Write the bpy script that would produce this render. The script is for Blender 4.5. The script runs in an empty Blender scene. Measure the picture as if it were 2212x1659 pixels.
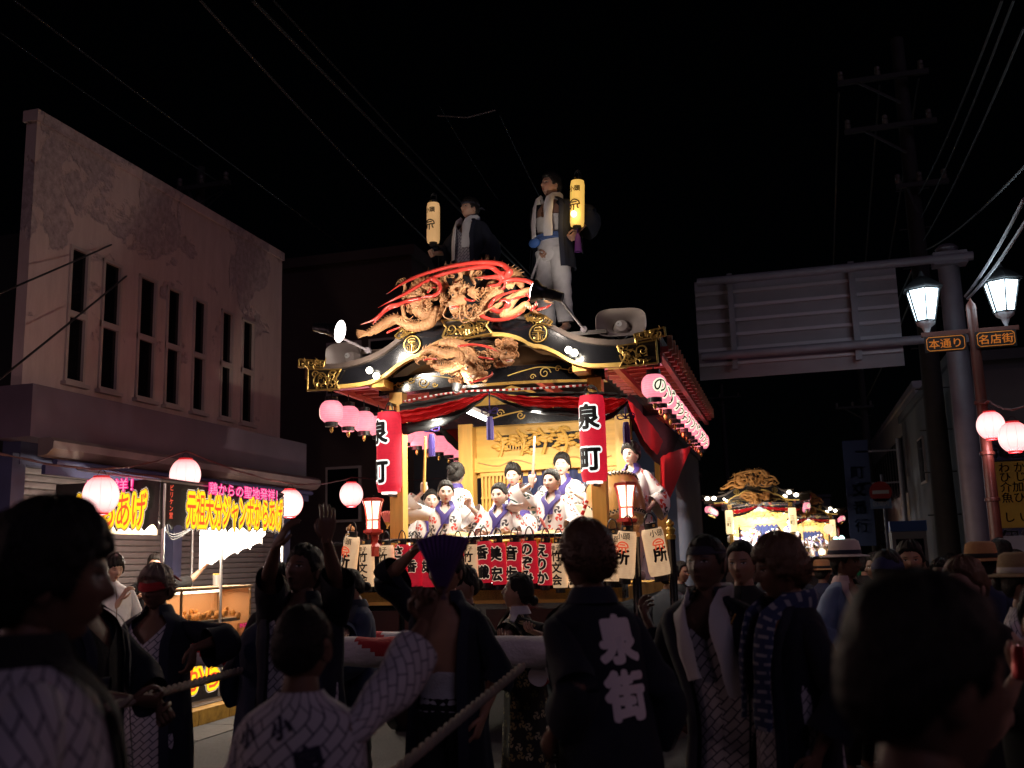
import bpy, bmesh, math, random
from math import sin, cos, pi, radians as R
from mathutils import Vector as V, Matrix, noise as mnoise
from mathutils.bvhtree import BVHTree

sc = bpy.context.scene
# ------------------------------------------------------------------ camera
CAMZ = 1.62
YAW, PITCH, ROLL = R(15.34), R(10.04), R(1.6)
IW, IH = 2212.0, 1659.0
FOC = 35.0 / 36.0 * IW
_d = V((-sin(YAW) * cos(PITCH), cos(YAW) * cos(PITCH), sin(PITCH)))
_r0 = V((cos(YAW), sin(YAW), 0.0))
_u0 = _r0.cross(_d)
_r = _r0 * cos(ROLL) - _u0 * sin(ROLL)
_u = _u0 * cos(ROLL) + _r0 * sin(ROLL)
cam_d = bpy.data.cameras.new('camera')
cam = bpy.data.objects.new('camera', cam_d)
sc.collection.objects.link(cam)
cam.matrix_world = Matrix(((_r.x, _u.x, -_d.x, 0), (_r.y, _u.y, -_d.y, 0), (_r.z, _u.z, -_d.z, CAMZ), (0, 0, 0, 1)))
cam_d.sensor_width = 36.0
cam_d.lens = 35.0
cam_d.clip_start = 0.05
cam_d.clip_end = 600.0
cam_d.dof.use_dof = True
cam_d.dof.focus_distance = 9.6
cam_d.dof.aperture_fstop = 2.5
sc.camera = cam
# ------------------------------------------------------------------ night sky, faint glow, exposure
wd = bpy.data.worlds.new('World')
sc.world = wd
wd.use_nodes = True
wn = wd.node_tree
sky = wn.nodes.new('ShaderNodeTexSky')
sky.sky_type = 'NISHITA'
sky.sun_disc = False
sky.sun_elevation = R(38)
sky.sun_rotation = R(143)
wn.links.new(sky.outputs[0], wn.nodes['Background'].inputs[0])
wn.nodes['Background'].inputs[1].default_value = 0.00008
sun_d = bpy.data.lights.new('night_glow', 'SUN')
sun_d.energy = 0.10
sun_d.angle = R(25)
sun_d.color = (0.84, 0.64, 1.0)
sun = bpy.data.objects.new('night_glow', sun_d)
sc.collection.objects.link(sun)
# the glow of the town comes from behind and to the right of the photographer
sun.rotation_euler = V((-0.47, 0.62, -0.62)).to_track_quat('-Z', 'Y').to_euler()
sun.location = (6, -6, 9)
vs = sc.view_settings
vs.view_transform = 'Standard'
vs.look = 'None'
vs.exposure = 0.0
vs.gamma = 1.0
sc.cycles.max_bounces = 6
sc.cycles.diffuse_bounces = 2
sc.cycles.glossy_bounces = 2
sc.cycles.transmission_bounces = 4
sc.cycles.transparent_max_bounces = 8
sc.cycles.sample_clamp_indirect = 3.0
sc.cycles.use_denoising = True

# ------------------------------------------------------------------ where a direction meets a plane of the street
def ray(u, v):
    return _d + _r * ((u - IW / 2) / FOC) - _u * ((v - IH / 2) / FOC)
def at(u, v, Y):
    q = ray(u, v)
    return V((0, 0, CAMZ)) + q * (Y / q.y)
def atx(u, v, X):
    q = ray(u, v)
    return V((0, 0, CAMZ)) + q * (X / q.x)
def atz(u, v, Z):
    q = ray(u, v)
    return V((0, 0, CAMZ)) + q * ((Z - CAMZ) / q.z)

# ------------------------------------------------------------------ materials
MATS = {}
def mat(name, col=(.5, .5, .5), rough=.6, metal=0., emit=None, es=0., var=0., vscale=8., bump=0., bscale=40., spec=.5, alpha=1., trans=0., coat=0., attr=None, sheen=0., stretch=None):
    if name in MATS:
        return MATS[name]
    m = bpy.data.materials.new(name)
    m.use_nodes = True
    nt = m.node_tree
    b = nt.nodes['Principled BSDF']
    b.inputs['Base Color'].default_value = (*col, 1)
    b.inputs['Roughness'].default_value = rough
    b.inputs['Metallic'].default_value = metal
    b.inputs['Specular IOR Level'].default_value = spec
    b.inputs['Coat Weight'].default_value = coat
    b.inputs['Coat Roughness'].default_value = .06
    b.inputs['Sheen Weight'].default_value = sheen
    b.inputs['Transmission Weight'].default_value = trans
    b.inputs['Alpha'].default_value = alpha
    if emit:
        b.inputs['Emission Color'].default_value = (*emit, 1)
        b.inputs['Emission Strength'].default_value = es
    if var or bump:
        tc = nt.nodes.new('ShaderNodeTexCoord')
        src = tc.outputs['Object']
        if stretch:
            mp = nt.nodes.new('ShaderNodeMapping'); mp.inputs['Scale'].default_value = stretch
            nt.links.new(src, mp.inputs[0]); src = mp.outputs[0]
    if var:
        n = nt.nodes.new('ShaderNodeTexNoise'); n.inputs['Scale'].default_value = vscale; n.inputs['Detail'].default_value = 5
        nt.links.new(src, n.inputs['Vector'])
        rp = nt.nodes.new('ShaderNodeValToRGB')
        rp.color_ramp.elements[0].position = .3; rp.color_ramp.elements[1].position = .7
        rp.color_ramp.elements[0].color = (*[c * (1 - var) for c in col], 1)
        rp.color_ramp.elements[1].color = (*[min(1, c * (1 + var)) for c in col], 1)
        nt.links.new(n.outputs[0], rp.inputs[0]); nt.links.new(rp.outputs[0], b.inputs['Base Color'])
    if bump:
        n2 = nt.nodes.new('ShaderNodeTexNoise'); n2.inputs['Scale'].default_value = bscale; n2.inputs['Detail'].default_value = 4
        nt.links.new(src, n2.inputs['Vector'])
        bp = nt.nodes.new('ShaderNodeBump'); bp.inputs['Strength'].default_value = bump; bp.inputs['Distance'].default_value = .02
        nt.links.new(n2.outputs[0], bp.inputs['Height']); nt.links.new(bp.outputs[0], b.inputs['Normal'])
    if attr:
        a = nt.nodes.new('ShaderNodeAttribute'); a.attribute_name = attr
        nt.links.new(a.outputs['Color'], b.inputs['Base Color'])
    MATS[name] = m
    return m
def nn(nt, kind, **kw):
    n = nt.nodes.new(kind)
    for k, v in kw.items():
        if k.startswith('i_'):
            n.inputs[k[2:]].default_value = v
        else:
            setattr(n, k, v)
    return n
def math_node(nt, op, a, b=None):
    n = nt.nodes.new('ShaderNodeMath'); n.operation = op
    for i, x in enumerate((a, b)):
        if x is None: continue
        if isinstance(x, (int, float)): n.inputs[i].default_value = x
        else: nt.links.new(x, n.inputs[i])
    return n.outputs[0]

# ------------------------------------------------------------------ mesh builder
ORG = {}
class MB:
    def __init__(s): s.v = []; s.f = []; s.c = []; s.mi = []; s.cur = 0; s.col = (1, 1, 1)
    def add(s, vs, fs):
        o = len(s.v); s.v += [V(p) for p in vs]; s.f += [tuple(i + o for i in f) for f in fs]
        s.mi += [s.cur] * len(fs); s.c += [s.col] * len(vs); return o
    def box(s, c, size, rot=None):
        x, y, z = [k / 2 for k in size]; c = V(c)
        p = [V((a * x, b * y, d * z)) for a in (-1, 1) for b in (-1, 1) for d in (-1, 1)]
        if rot is not None: p = [rot @ q for q in p]
        s.add([q + c for q in p], [(0, 1, 3, 2), (4, 6, 7, 5), (0, 4, 5, 1), (2, 3, 7, 6), (0, 2, 6, 4), (1, 5, 7, 3)])
    def bar(s, a, b, w, h, up=V((0, 0, 1))):          # box beam from a to b
        a = V(a); b = V(b); d = (b - a); L = d.length; d.normalize()
        sx = d.cross(up)
        if sx.length < 1e-4: sx = d.cross(V((0, 1, 0)))
        sx.normalize(); sz = sx.cross(d)
        m = Matrix((sx, d, sz)).transposed()
        s.box((a + b) / 2, (w, L, h), m)
    def prism(s, poly, ext):
        n = len(poly); ext = V(ext); p = [V(q) for q in poly]
        s.add(p + [q + ext for q in p], [tuple(range(n))[::-1], tuple(range(n, 2 * n))] + [(i, (i + 1) % n, n + (i + 1) % n, n + i) for i in range(n)])
    def strip(s, A, B, ext):                          # thick band between two matching polylines
        ext = V(ext); n = len(A); A = [V(q) for q in A]; B = [V(q) for q in B]
        vs = A + B + [q + ext for q in A] + [q + ext for q in B]; f = []
        for i in range(n - 1):
            f += [(i, i + 1, n + i + 1, n + i), (2 * n + i, 3 * n + i, 3 * n + i + 1, 2 * n + i + 1), (i, 2 * n + i, 2 * n + i + 1, i + 1), (n + i, n + i + 1, 3 * n + i + 1, 3 * n + i)]
        f += [(0, n, 3 * n, 2 * n), (n - 1, 3 * n - 1, 4 * n - 1, 2 * n - 1)]
        s.add(vs, f)
    def rings(s, rs, cap=True, closed=True):
        n = len(rs[0]); o = len(s.v); vs = [p for r in rs for p in r]; f = []
        for i in range(len(rs) - 1):
            for j in range(n if closed else n - 1):
                k = (j + 1) % n
                f.append((i * n + j, i * n + k, (i + 1) * n + k, (i + 1) * n + j))
        if cap and closed:
            f.append(tuple(range(n))[::-1]); f.append(tuple((len(rs) - 1) * n + j for j in range(n)))
        s.add(vs, f)
    def tube(s, pts, rad, n=8, flat=1., up=None, roundcap=False):
        pts = [V(p) for p in pts]
        if isinstance(rad, (int, float)): rad = [rad] * len(pts)
        rad = list(rad)
        if roundcap:
            for e, sg in ((0, -1), (-1, 1)):
                d = (pts[1] - pts[0]) if e == 0 else (pts[-1] - pts[-2])
                d = d.normalized() * sg; r = rad[e]
                extra = [(pts[e] + d * r * .5, r * .85), (pts[e] + d * r * .85, r * .5), (pts[e] + d * r * .97, r * .15)]
                if e == 0: pts = [q[0] for q in extra[::-1]] + pts; rad = [q[1] for q in extra[::-1]] + rad
                else: pts += [q[0] for q in extra]; rad += [q[1] for q in extra]
        rs = []; prev = None
        for i, p in enumerate(pts):
            d = (pts[min(i + 1, len(pts) - 1)] - pts[max(i - 1, 0)])
            if d.length < 1e-9: d = V((0, 0, 1))
            d.normalize()
            if prev is None:
                a = V(up) if up else V((0, 0, 1))
                if abs(a.dot(d)) > .95: a = V((0, 1, 0))
                sx = d.cross(a).normalized()
            else:
                sx = prev - d * prev.dot(d)
                sx = sx.normalized() if sx.length > 1e-5 else d.orthogonal().normalized()
            prev = sx; sy = sx.cross(d)
            rs.append([p + sx * (rad[i] * cos(2 * pi * j / n)) + sy * (rad[i] * flat * sin(2 * pi * j / n)) for j in range(n)])
        s.rings(rs)
    def lathe(s, prof, c=(0, 0, 0), axis=V((0, 0, 1)), n=20, cap=True):
        axis = V(axis).normalized(); sx = axis.orthogonal().normalized(); sy = axis.cross(sx); c = V(c)
        s.rings([[c + axis * h + (sx * cos(2 * pi * j / n) + sy * sin(2 * pi * j / n)) * r for j in range(n)] for r, h in prof], cap)
    def ell(s, c, r, rot=None, n=12, m=8):
        c = V(c); rs = []
        for i in range(m + 1):
            t = -pi / 2 + pi * i / m; t = max(-pi / 2 + .02, min(pi / 2 - .02, t))
            ring = [V((r[0] * cos(t) * cos(2 * pi * j / n), r[1] * cos(t) * sin(2 * pi * j / n), r[2] * sin(t))) for j in range(n)]
            rs.append([(rot @ p if rot is not None else p) + c for p in ring])
        s.rings(rs)
    def mesh(s, name, mats=None, smooth=40, org=None):
        me = bpy.data.meshes.new(name)
        o = V(org) if org is not None else V((0, 0, 0))
        me.from_pydata([tuple(p - o) for p in s.v], [], s.f)
        if mats is not None:
            for m in (mats if isinstance(mats, (list, tuple)) else [mats]): me.materials.append(m)
        if any(s.mi): me.polygons.foreach_set('material_index', s.mi)
        if any(c != (1, 1, 1) for c in s.c):
            ca = me.color_attributes.new('Col', 'FLOAT_COLOR', 'POINT')
            ca.data.foreach_set('color', [x for c in s.c for x in (*c, 1)])
        if smooth:
            me.polygons.foreach_set('use_smooth', [True] * len(me.polygons))
            me.set_sharp_from_angle(angle=R(smooth))
        me.update()
        return me
    def build(s, name, mats, parent=None, org=None, smooth=40, recalc=True):
        if parent is not None: org = ORG.get(parent.name, V((0, 0, 0)))
        elif org is None: org = V((0, 0, 0))
        me = s.mesh(name, mats, 0, org)
        if recalc:
            bm = bmesh.new(); bm.from_mesh(me); bmesh.ops.recalc_face_normals(bm, faces=bm.faces); bm.to_mesh(me); bm.free()
        if smooth:
            me.polygons.foreach_set('use_smooth', [True] * len(me.polygons)); me.set_sharp_from_angle(angle=R(smooth))
        return link(name, me, parent, org)
def link(name, me, parent=None, org=None):
    o = bpy.data.objects.new(name, me); sc.collection.objects.link(o)
    if parent is not None:
        o.parent = parent; ORG[o.name] = ORG.get(parent.name, V((0, 0, 0)))
    else:
        o.location = org if org is not None else (0, 0, 0); ORG[o.name] = V(o.location)
    return o
def tag(o, label, cat=None, group=None, kind=None):
    if label: o['label'] = label
    if cat: o['category'] = cat
    if group: o['group'] = group
    if kind: o['kind'] = kind
    return o
def thing(name, label, cat, loc=(0, 0, 0), group=None, rotz=0.):
    o = bpy.data.objects.new(name, None); sc.collection.objects.link(o)
    o.location = loc; o.rotation_euler = (0, 0, rotz); o.empty_display_size = .2
    ORG[o.name] = V(loc)
    return tag(o, label, cat, group)
def struct(name, mb, m, **kw):
    o = mb.build(name, m, **kw); o['kind'] = 'structure'; return o
def dup(root, loc, label=None, rotz=None):
    r = root.copy(); sc.collection.objects.link(r); r.location = loc; ORG[r.name] = V(loc)
    if rotz is not None: r.rotation_euler = (0, 0, rotz)
    if label: r['label'] = label
    for ch in list(root.children):
        c = ch.copy(); sc.collection.objects.link(c); c.parent = r
        for g in list(ch.children):
            d = g.copy(); sc.collection.objects.link(d); d.parent = c
    return r
def lamp(name, kind, loc, energy, col=(1, 1, 1), size=.05, aim=None, spot=None, blend=.4, parent=None, sizey=None):
    d = bpy.data.lights.new(name, kind); d.energy = energy; d.color = col
    if kind == 'AREA':
        d.size = size
        if sizey: d.shape = 'RECTANGLE'; d.size_y = sizey
    elif kind != 'SUN': d.shadow_soft_size = size
    if spot: d.spot_size = R(spot); d.spot_blend = blend
    o = bpy.data.objects.new(name, d); sc.collection.objects.link(o)
    o.location = loc
    if aim is not None: o.rotation_euler = (V(aim) - V(loc)).to_track_quat('-Z', 'Y').to_euler()
    if parent is not None:
        o.parent = parent; o.location = V(loc) - ORG[parent.name]
    return o
def spline(pts, n=8, closed=False):
    P = [V(p) for p in pts]; out = []
    for i in range(len(P) - 1):
        p0 = P[max(i - 1, 0)]; p1 = P[i]; p2 = P[i + 1]; p3 = P[min(i + 2, len(P) - 1)]
        for k in range(n):
            t = k / n
            out.append(.5 * ((2 * p1) + (p2 - p0) * t + (2 * p0 - 5 * p1 + 4 * p2 - p3) * t * t + (3 * p1 - p0 - 3 * p2 + p3) * t ** 3))
    out.append(P[-1]); return out
def lerp(a, b, t): return a + (b - a) * t
def interp(tab, x):                                    # piecewise linear table [(x, y...)]
    if x <= tab[0][0]: return tab[0][1:]
    for a, b in zip(tab, tab[1:]):
        if x <= b[0]:
            t = (x - a[0]) / (b[0] - a[0]); return tuple(lerp(p, q, t) for p, q in zip(a[1:], b[1:]))
    return tab[-1][1:]
def smooth01(a, b, x):
    t = max(0., min(1., (x - a) / (b - a))); return t * t * (3 - 2 * t)

# ------------------------------------------------------------------ lettering
_G = {}
def glyph(body, off=0.):
    k = (body, off)
    if k not in _G:
        c = bpy.data.curves.new('t', 'FONT'); c.body = body; c.offset = off; c.resolution_u = 3; c.fill_mode = 'FRONT'
        o = bpy.data.objects.new('t', c); me = bpy.data.meshes.new_from_object(o)
        vs = [V(v.co) for v in me.vertices]; fs = [tuple(p.vertices) for p in me.polygons]
        bpy.data.objects.remove(o); bpy.data.curves.remove(c); bpy.data.meshes.remove(me)
        w = len(body)
        _G[k] = ([(v.x - w / 2, v.y - .38) for v in vs], fs)
    return _G[k]
def text_to(m, body, size, place, off=0., sx=1., sy=1., cuts=0, pitch=1.):
    """one character or line, centred; place(s, t) -> point; off thickens the strokes evenly"""
    vs, fs = glyph(body, 0.)
    if cuts:
        bm = bmesh.new(); bv = [bm.verts.new((x, y, 0)) for x, y in vs]
        for f in fs:
            try: bm.faces.new([bv[i] for i in f])
            except ValueError: pass
        for i in range(1, cuts):
            x = -len(body) * .5 + i * len(body) / cuts
            bmesh.ops.bisect_plane(bm, geom=bm.verts[:] + bm.edges[:] + bm.faces[:], plane_co=(x, 0, 0), plane_no=(1, 0, 0))
        bm.verts.index_update()
        vs = [(v.co.x, v.co.y) for v in bm.verts]; fs = [tuple(v.index for v in f.verts) for f in bm.faces]; bm.free()
    n = 0 if off <= 0 else (4 if off < .02 else (8 if off < .06 else 14))
    for k in range(n + 1):
        dx, dy = (0., 0.) if k == n else (off * cos(2 * pi * k / n), off * sin(2 * pi * k / n))
        m.add([place((x + dx) * size * sx, (y + dy) * size * sy) for x, y in vs], fs)
def flat_place(O, Rt, Up): 
    O = V(O); Rt = V(Rt); Up = V(Up)
    return lambda s, t: O + Rt * s + Up * t
def column_text(m, chars, size, O, Rt, Up, off=0., step=1.05, sx=1., sy=1.):
    n = len(chars)
    for i, ch in enumerate(chars):
        text_to(m, ch, size, flat_place(V(O) + V(Up) * (((n - 1) / 2 - i) * size * step * sy), Rt, Up), off, sx, sy)
rng = random.Random(11)
# ================================================================== SETTING
M_asph = mat('asphalt', (.045, .045, .048), .85, var=.45, vscale=60, bump=.5, bscale=300)
M_pave = mat('paving', (.12, .11, .105), .8, var=.2, vscale=6, bump=.2, bscale=90)
M_kerb = mat('kerb_concrete', (.22, .21, .19), .8, var=.2, vscale=9)
M_yel = mat('kerb_yellow', (.34, .19, .03), .7, var=.35, vscale=12)
M_line = mat('road_paint', (.55, .55, .53), .7, var=.25, vscale=15)
KX = -6.15                                            # left kerb, the street runs along +Y
g = MB(); g.box((0, 60, -.1), (300, 400, .2)); struct('ground', g, mat('dark_ground', (.04, .04, .04), .9))
g = MB(); g.box((-1.75, 60, -.03), (-2 * (KX + 1.75) + .0, 220, .07)); struct('road', g, M_asph)
for nm, x0, x1 in (('pavement_near_stall', KX - .15, -9.5), ('pavement_near_lamps', 2.85, 6.5)):
    g = MB(); g.box(((x0 + x1) / 2, 60, .05), (abs(x1 - x0), 220, .17)); pv = struct(nm, g, mat('pavement_base', (.1, .1, .1), .9))
    if x0 < 0:                                        # paving slabs one can see by the stall
        g0 = MB(); g0.box((0, 0, 0), (.585, .585, .04)); slab = g0.mesh('paving_slab', M_pave)
        for i in range(3):
            for j in range(14):
                o = link('paving_slab', slab, pv); o.location = (x0 - .3 - .6 * i, 7.2 + .6 * j, .145 + rng.uniform(-.002, .003))
k = struct('kerb', (lambda m: (m.box((KX - .075, 60, .03), (.145, 220, .2)), m)[1])(MB()), M_kerb)
g0 = MB(); g0.box((0, 0, 0), (.17, .592, .165)); kb = g0.mesh('kerb_stone', [M_yel])
for j in range(16):
    o = link('kerb_stone', kb, k); o.location = (KX - .075, 6.3 + .6 * j, .075)
k2 = struct('kerb_by_lamps', (lambda m: (m.box((2.77, 60, .03), (.16, 220, .2)), m)[1])(MB()), M_kerb)
g = MB()
for j in range(12): g.box((KX + .3, 4.6 + .92 * j, .008), (.5, .9, .01))
struct('gutter', g, mat('gutter_concrete', (.04, .037, .035), .8, var=.25, vscale=7, bump=.2))
g = MB(); g.box((2.2, 40, .009), (.15, 120, .006)); struct('road_line', g, M_line)

# ------------------------------------------------------------------ peeling plaster building
def plaster_material():
    m = mat('peeling_plaster', (.46, .36, .31), .9)
    nt = m.node_tree; b = nt.nodes['Principled BSDF']
    tc = nn(nt, 'ShaderNodeTexCoord')
    big = nn(nt, 'ShaderNodeTexNoise', i_Scale=.75, i_Detail=6., i_Roughness=.62, i_Distortion=.4)
    nt.links.new(tc.outputs['Object'], big.inputs['Vector'])
    sep = nn(nt, 'ShaderNodeSeparateXYZ'); nt.links.new(tc.outputs['Object'], sep.inputs[0])
    hz = math_node(nt, 'MULTIPLY', math_node(nt, 'SUBTRACT', sep.outputs[2], 5.0), .06)
    s = math_node(nt, 'ADD', big.outputs[0], hz)
    r = nn(nt, 'ShaderNodeValToRGB'); e = r.color_ramp.elements
    e[0].position = .575; e[0].color = (0, 0, 0, 1); e[1].position = .60; e[1].color = (1, 1, 1, 1)
    nt.links.new(s, r.inputs[0])
    st = nn(nt, 'ShaderNodeTexNoise', i_Scale=3., i_Detail=8., i_Roughness=.7)
    mp = nn(nt, 'ShaderNodeMapping'); mp.inputs['Scale'].default_value = (1, 1.6, .35)
    nt.links.new(tc.outputs['Object'], mp.inputs[0]); nt.links.new(mp.outputs[0], st.inputs['Vector'])
    c1 = nn(nt, 'ShaderNodeValToRGB'); e = c1.color_ramp.elements
    e[0].position = .25; e[0].color = (.46, .32, .29, 1); e[1].position = .7; e[1].color = (.62, .46, .43, 1)
    nt.links.new(st.outputs[0], c1.inputs[0])
    fine = nn(nt, 'ShaderNodeTexNoise', i_Scale=9., i_Detail=8., i_Roughness=.75)
    nt.links.new(tc.outputs['Object'], fine.inputs['Vector'])
    c2 = nn(nt, 'ShaderNodeValToRGB'); e = c2.color_ramp.elements
    e[0].position = .35; e[0].color = (.26, .19, .19, 1); e[1].position = .62; e[1].color = (.52, .39, .38, 1)
    nt.links.new(fine.outputs[0], c2.inputs[0])
    mx = nn(nt, 'ShaderNodeMixRGB'); nt.links.new(r.outputs[0], mx.inputs[0]); nt.links.new(c1.outputs[0], mx.inputs[1]); nt.links.new(c2.outputs[0], mx.inputs[2])
    nt.links.new(mx.outputs[0], b.inputs['Base Color'])
    hgt = math_node(nt, 'SUBTRACT', math_node(nt, 'MULTIPLY', fine.outputs[0], .15), r.outputs[0])
    bp = nn(nt, 'ShaderNodeBump', i_Strength=.7, i_Distance=.03); nt.links.new(hgt, bp.inputs['Height']); nt.links.new(bp.outputs[0], b.inputs['Normal'])
    return m
M_plas = plaster_material()
M_frame = mat('window_frame_paint', (.42, .33, .30), .6)
M_dglass = mat('dark_glass', (.006, .006, .007), .12, spec=.4)
M_dark = mat('dark_interior', (.01, .01, .011), .8)
BX = -8.2
yb0, yb1 = 9.12, 15.02
zt, zb = 5.55, 3.86
B = thing('plaster_building', 'pale building with peeling plaster and seven tall slit windows above a shuttered shop', 'building', (BX, 12, 0))
wins = []
for a, b_, vm in ((147, 180, 660), (219, 251, 685), (298, 328, 712), (359, 385, 735), (417, 439, 755), (478, 497, 772), (523, 543, 787)):
    wins.append((atx(a - 3, vm, BX).y, atx(b_ + 7 - 3 * (a > 300), vm, BX).y))
m = MB(); T = .15
m.box((BX - T / 2, (yb0 + yb1) / 2, (zt + 6.86) / 2), (T, yb1 - yb0, 6.86 - zt))
m.box((BX - T / 2, (yb0 + yb1) / 2, (3.1 + zb) / 2), (T, yb1 - yb0, zb - 3.1))
edges = [yb0] + [e for w in wins for e in w] + [yb1]
for i in range(0, len(edges), 2):
    m.box((BX - T / 2, (edges[i] + edges[i + 1]) / 2, (zt + zb) / 2), (T, edges[i + 1] - edges[i], zt - zb))
m.build('wall', M_plas, B)
m = MB(); m.box((BX - T / 2, (yb0 + yb1) / 2, 6.93), (T + .06, yb1 - yb0 + .06, .14)); m.build('parapet', M_plas, B)
m = MB(); m.box((BX - 2.2, (yb0 + yb1) / 2 + .3, 2.9), (3.6, yb1 - yb0 - .8, 5.8)); m.build('rear_block', M_dark, B)
for w in wins:
    m = MB(); yc = (w[0] + w[1]) / 2; hw = (w[1] - w[0]) / 2; fw = .038
    for z in (zb + fw / 2, 4.70, zt - fw / 2): m.box((BX + .0, yc, z), (.055, 2 * hw, fw if z != 4.70 else .075))
    for s in (-1, 1): m.box((BX + .0, yc + s * (hw - fw / 2), (zt + zb) / 2), (.057, fw, zt - zb - .002))
    f = m.build('window', M_frame, B)
    m = MB(); m.box((BX - .02, yc, (zt + zb) / 2), (.012, 2 * hw - .02, zt - zb - .02)); m.build('pane', M_dglass, f)
    m = MB(); m.box((BX + .03, yc, zb - .025), (.10, 2 * hw + .08, .045)); m.build('sill', M_frame, f)
# fascia box, roller awning case and shutters
FXX = -7.72
m = MB(); m.box((FXX - .26, (8.75 + 15.05) / 2, (3.06 + 3.63) / 2), (.52, 15.05 - 8.75, .57)); m.build('fascia', mat('fascia_metal', (.12, .085, .115), .5, var=.15, vscale=2), B)
m = MB(); prof = [(0, 0), (.12, .02), (.19, .08), (.2, .16), (.16, .2), (0, .2)]
m.prism([(FXX + .02 + p[0], 8.85, 2.85 + p[1]) for p in prof], (0, 6.3, 0)); aw = m.build('awning_case', mat('awning_case_metal', (.17, .13, .125), .5, var=.2, vscale=3), B)
m = MB(); m.tube([(FXX + .12, 9.0, 2.80), (FXX + .12, 15.0, 2.80)], .035, 10); m.build('awning_roll', mat('blue_canvas', (.04, .045, .12), .7), B)
m = MB(); m.box((FXX + .02, 12.0, 2.72), (.05, 6.1, .1)); m.build('awning_valance', mat('blue_canvas'), B)
m = MB()
for y in (9.05, 12.05, 15.15): m.box((BX - .04, y, 1.5), (.26, .2, 2.85))
m.box((BX - .02, 12.1, 2.98), (.24, 6.1, .34)); m.build('shopfront_frame', mat('navy_shopfront', (.055, .06, .13), .6, var=.2, vscale=3), B)
g0 = MB(); g0.rings([[(.0, y, -.04), (.014, y, -.03), (.018, y, 0), (.014, y, .03), (.0, y, .036)] for y in (-1.38, 1.38)], cap=False, closed=False)
sl = g0.mesh('shutter_slat', mat('shutter_metal', (.13, .11, .11), .45, var=.15, vscale=4))
for yc in (10.55, 13.6):
    m = MB(); m.box((BX - .1, yc, 1.45), (.02, 2.8, 2.7)); sh = m.build('shutter', M_dark, B)
    for i in range(34):
        o = link('shutter_slat', sl, sh); o.location = V((BX - .075, yc, .24 + i * .079)) - ORG[B.name]

# ------------------------------------------------------------------ other buildings
def block(name, label, x0, x1, y0, y1, h, m, wins=(), wm=None, cat='building', group=None):
    t = thing(name, label, cat, ((x0 + x1) / 2, (y0 + y1) / 2, 0), group)
    b = MB(); b.box(((x0 + x1) / 2, (y0 + y1) / 2, h / 2), (x1 - x0, y1 - y0, h)); b.build('wall', m, t)
    b = MB()
    for yy in (y0, y1): b.box(((x0 + x1) / 2, yy, h + .1), (x1 - x0 + .2, .2, .25))
    for xx in (x0, x1): b.box((xx, (y0 + y1) / 2, h + .1), (.2, y1 - y0 - .2, .246))
    b.build('parapet', m, t)
    for (face, c, w, z0, z1) in wins:                 # face 'y': wall toward the camera; 'x+' / 'x-': wall along the street
        f = MB(); p = MB()
        if face == 'y':
            f.box((c, y0 - .02, (z0 + z1) / 2), (w, .08, z1 - z0)); p.box((c, y0 - .05, (z0 + z1) / 2), (w - .12, .05, z1 - z0 - .12))
        else:
            xx = x1 if face == 'x+' else x0; s = 1 if face == 'x+' else -1
            f.box((xx + s * .02, c, (z0 + z1) / 2), (.08, w, z1 - z0)); p.box((xx + s * .05, c, (z0 + z1) / 2), (.05, w - .12, z1 - z0 - .12))
        fo = f.build('window', wm or M_frame, t); p.build('pane', M_dglass, fo)
    return t
M_brn = mat('brown_render', (.06, .035, .03), .9, var=.15, vscale=.6)
M_grey = mat('grey_render', (.26, .26, .28), .9, var=.15, vscale=.5)
M_white = mat('white_render', (.26, .27, .32), .85, var=.15, vscale=.6)
M_dgrey = mat('dark_render', (.10, .10, .11), .9, var=.15, vscale=.6)
block('brown_building', 'plain dark brown block standing behind the peeling plaster building', -13.5, -8.3, 21.5, 31, 8.9, M_brn,
      [('y', -10.05, .9, 5.6, 6.9), ('y', -8.95, .9, 5.6, 6.9), ('y', -10.05, .9, 2.6, 3.9), ('x+', 24, 1.1, 5.4, 6.8), ('x+', 27, 1.1, 5.4, 6.8)])
block('pale_townhouse', 'pale grey townhouse wall beside the smaller float', -9.5, -3.9, 36, 46, 5.9, mat('dim_render', (.10, .10, .125), .9, var=.15, vscale=.6), [('y', -5.2, 1.1, 3.2, 4.6), ('y', -7.2, 1.1, 3.2, 4.6)])
block('grey_shop', 'grey flat roofed shop behind the double street lamp', 4.05, 14, 26, 38, 6.1, M_dgrey, [('y', 7.3, 1.6, 3.9, 5.2), ('x-', 29, 1.2, 3.6, 5.0), ('x-', 33, 1.2, 3.6, 5.0)])
bw = []
for i in range(21):
    for z0, z1 in ((4.1, 6.6), (1.9, 2.7)): bw.append(('x-', 42.2 + i * 1.35, .75, z0, z1))
block('white_hall', 'long whitish hall with a row of tall narrow windows down the street', 5.05, 12, 41.5, 71, 7.9, mat('hall_render', (.5, .5, .55), .85, var=.12, vscale=.6), bw + [('y', 7, 1.2, 4, 6.4), ('y', 9, 1.2, 4, 6.4)], mat('hall_frame', (.09, .09, .1), .7))
block('far_house', 'dark house at the far end of the street', -3.6, 3.5, 95, 105, 6.5, M_dgrey, [('y', -2, 1.2, 3.5, 5), ('y', 1.5, 1.2, 3.5, 5)])
block('street_house', 'dark two storey house on the far pavement behind the main float', -11, -5.2, 49, 62, 6.3, M_brn, [('y', -6.5, 1, 3.6, 5), ('x+', 53, 1, 3.6, 5)])

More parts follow.
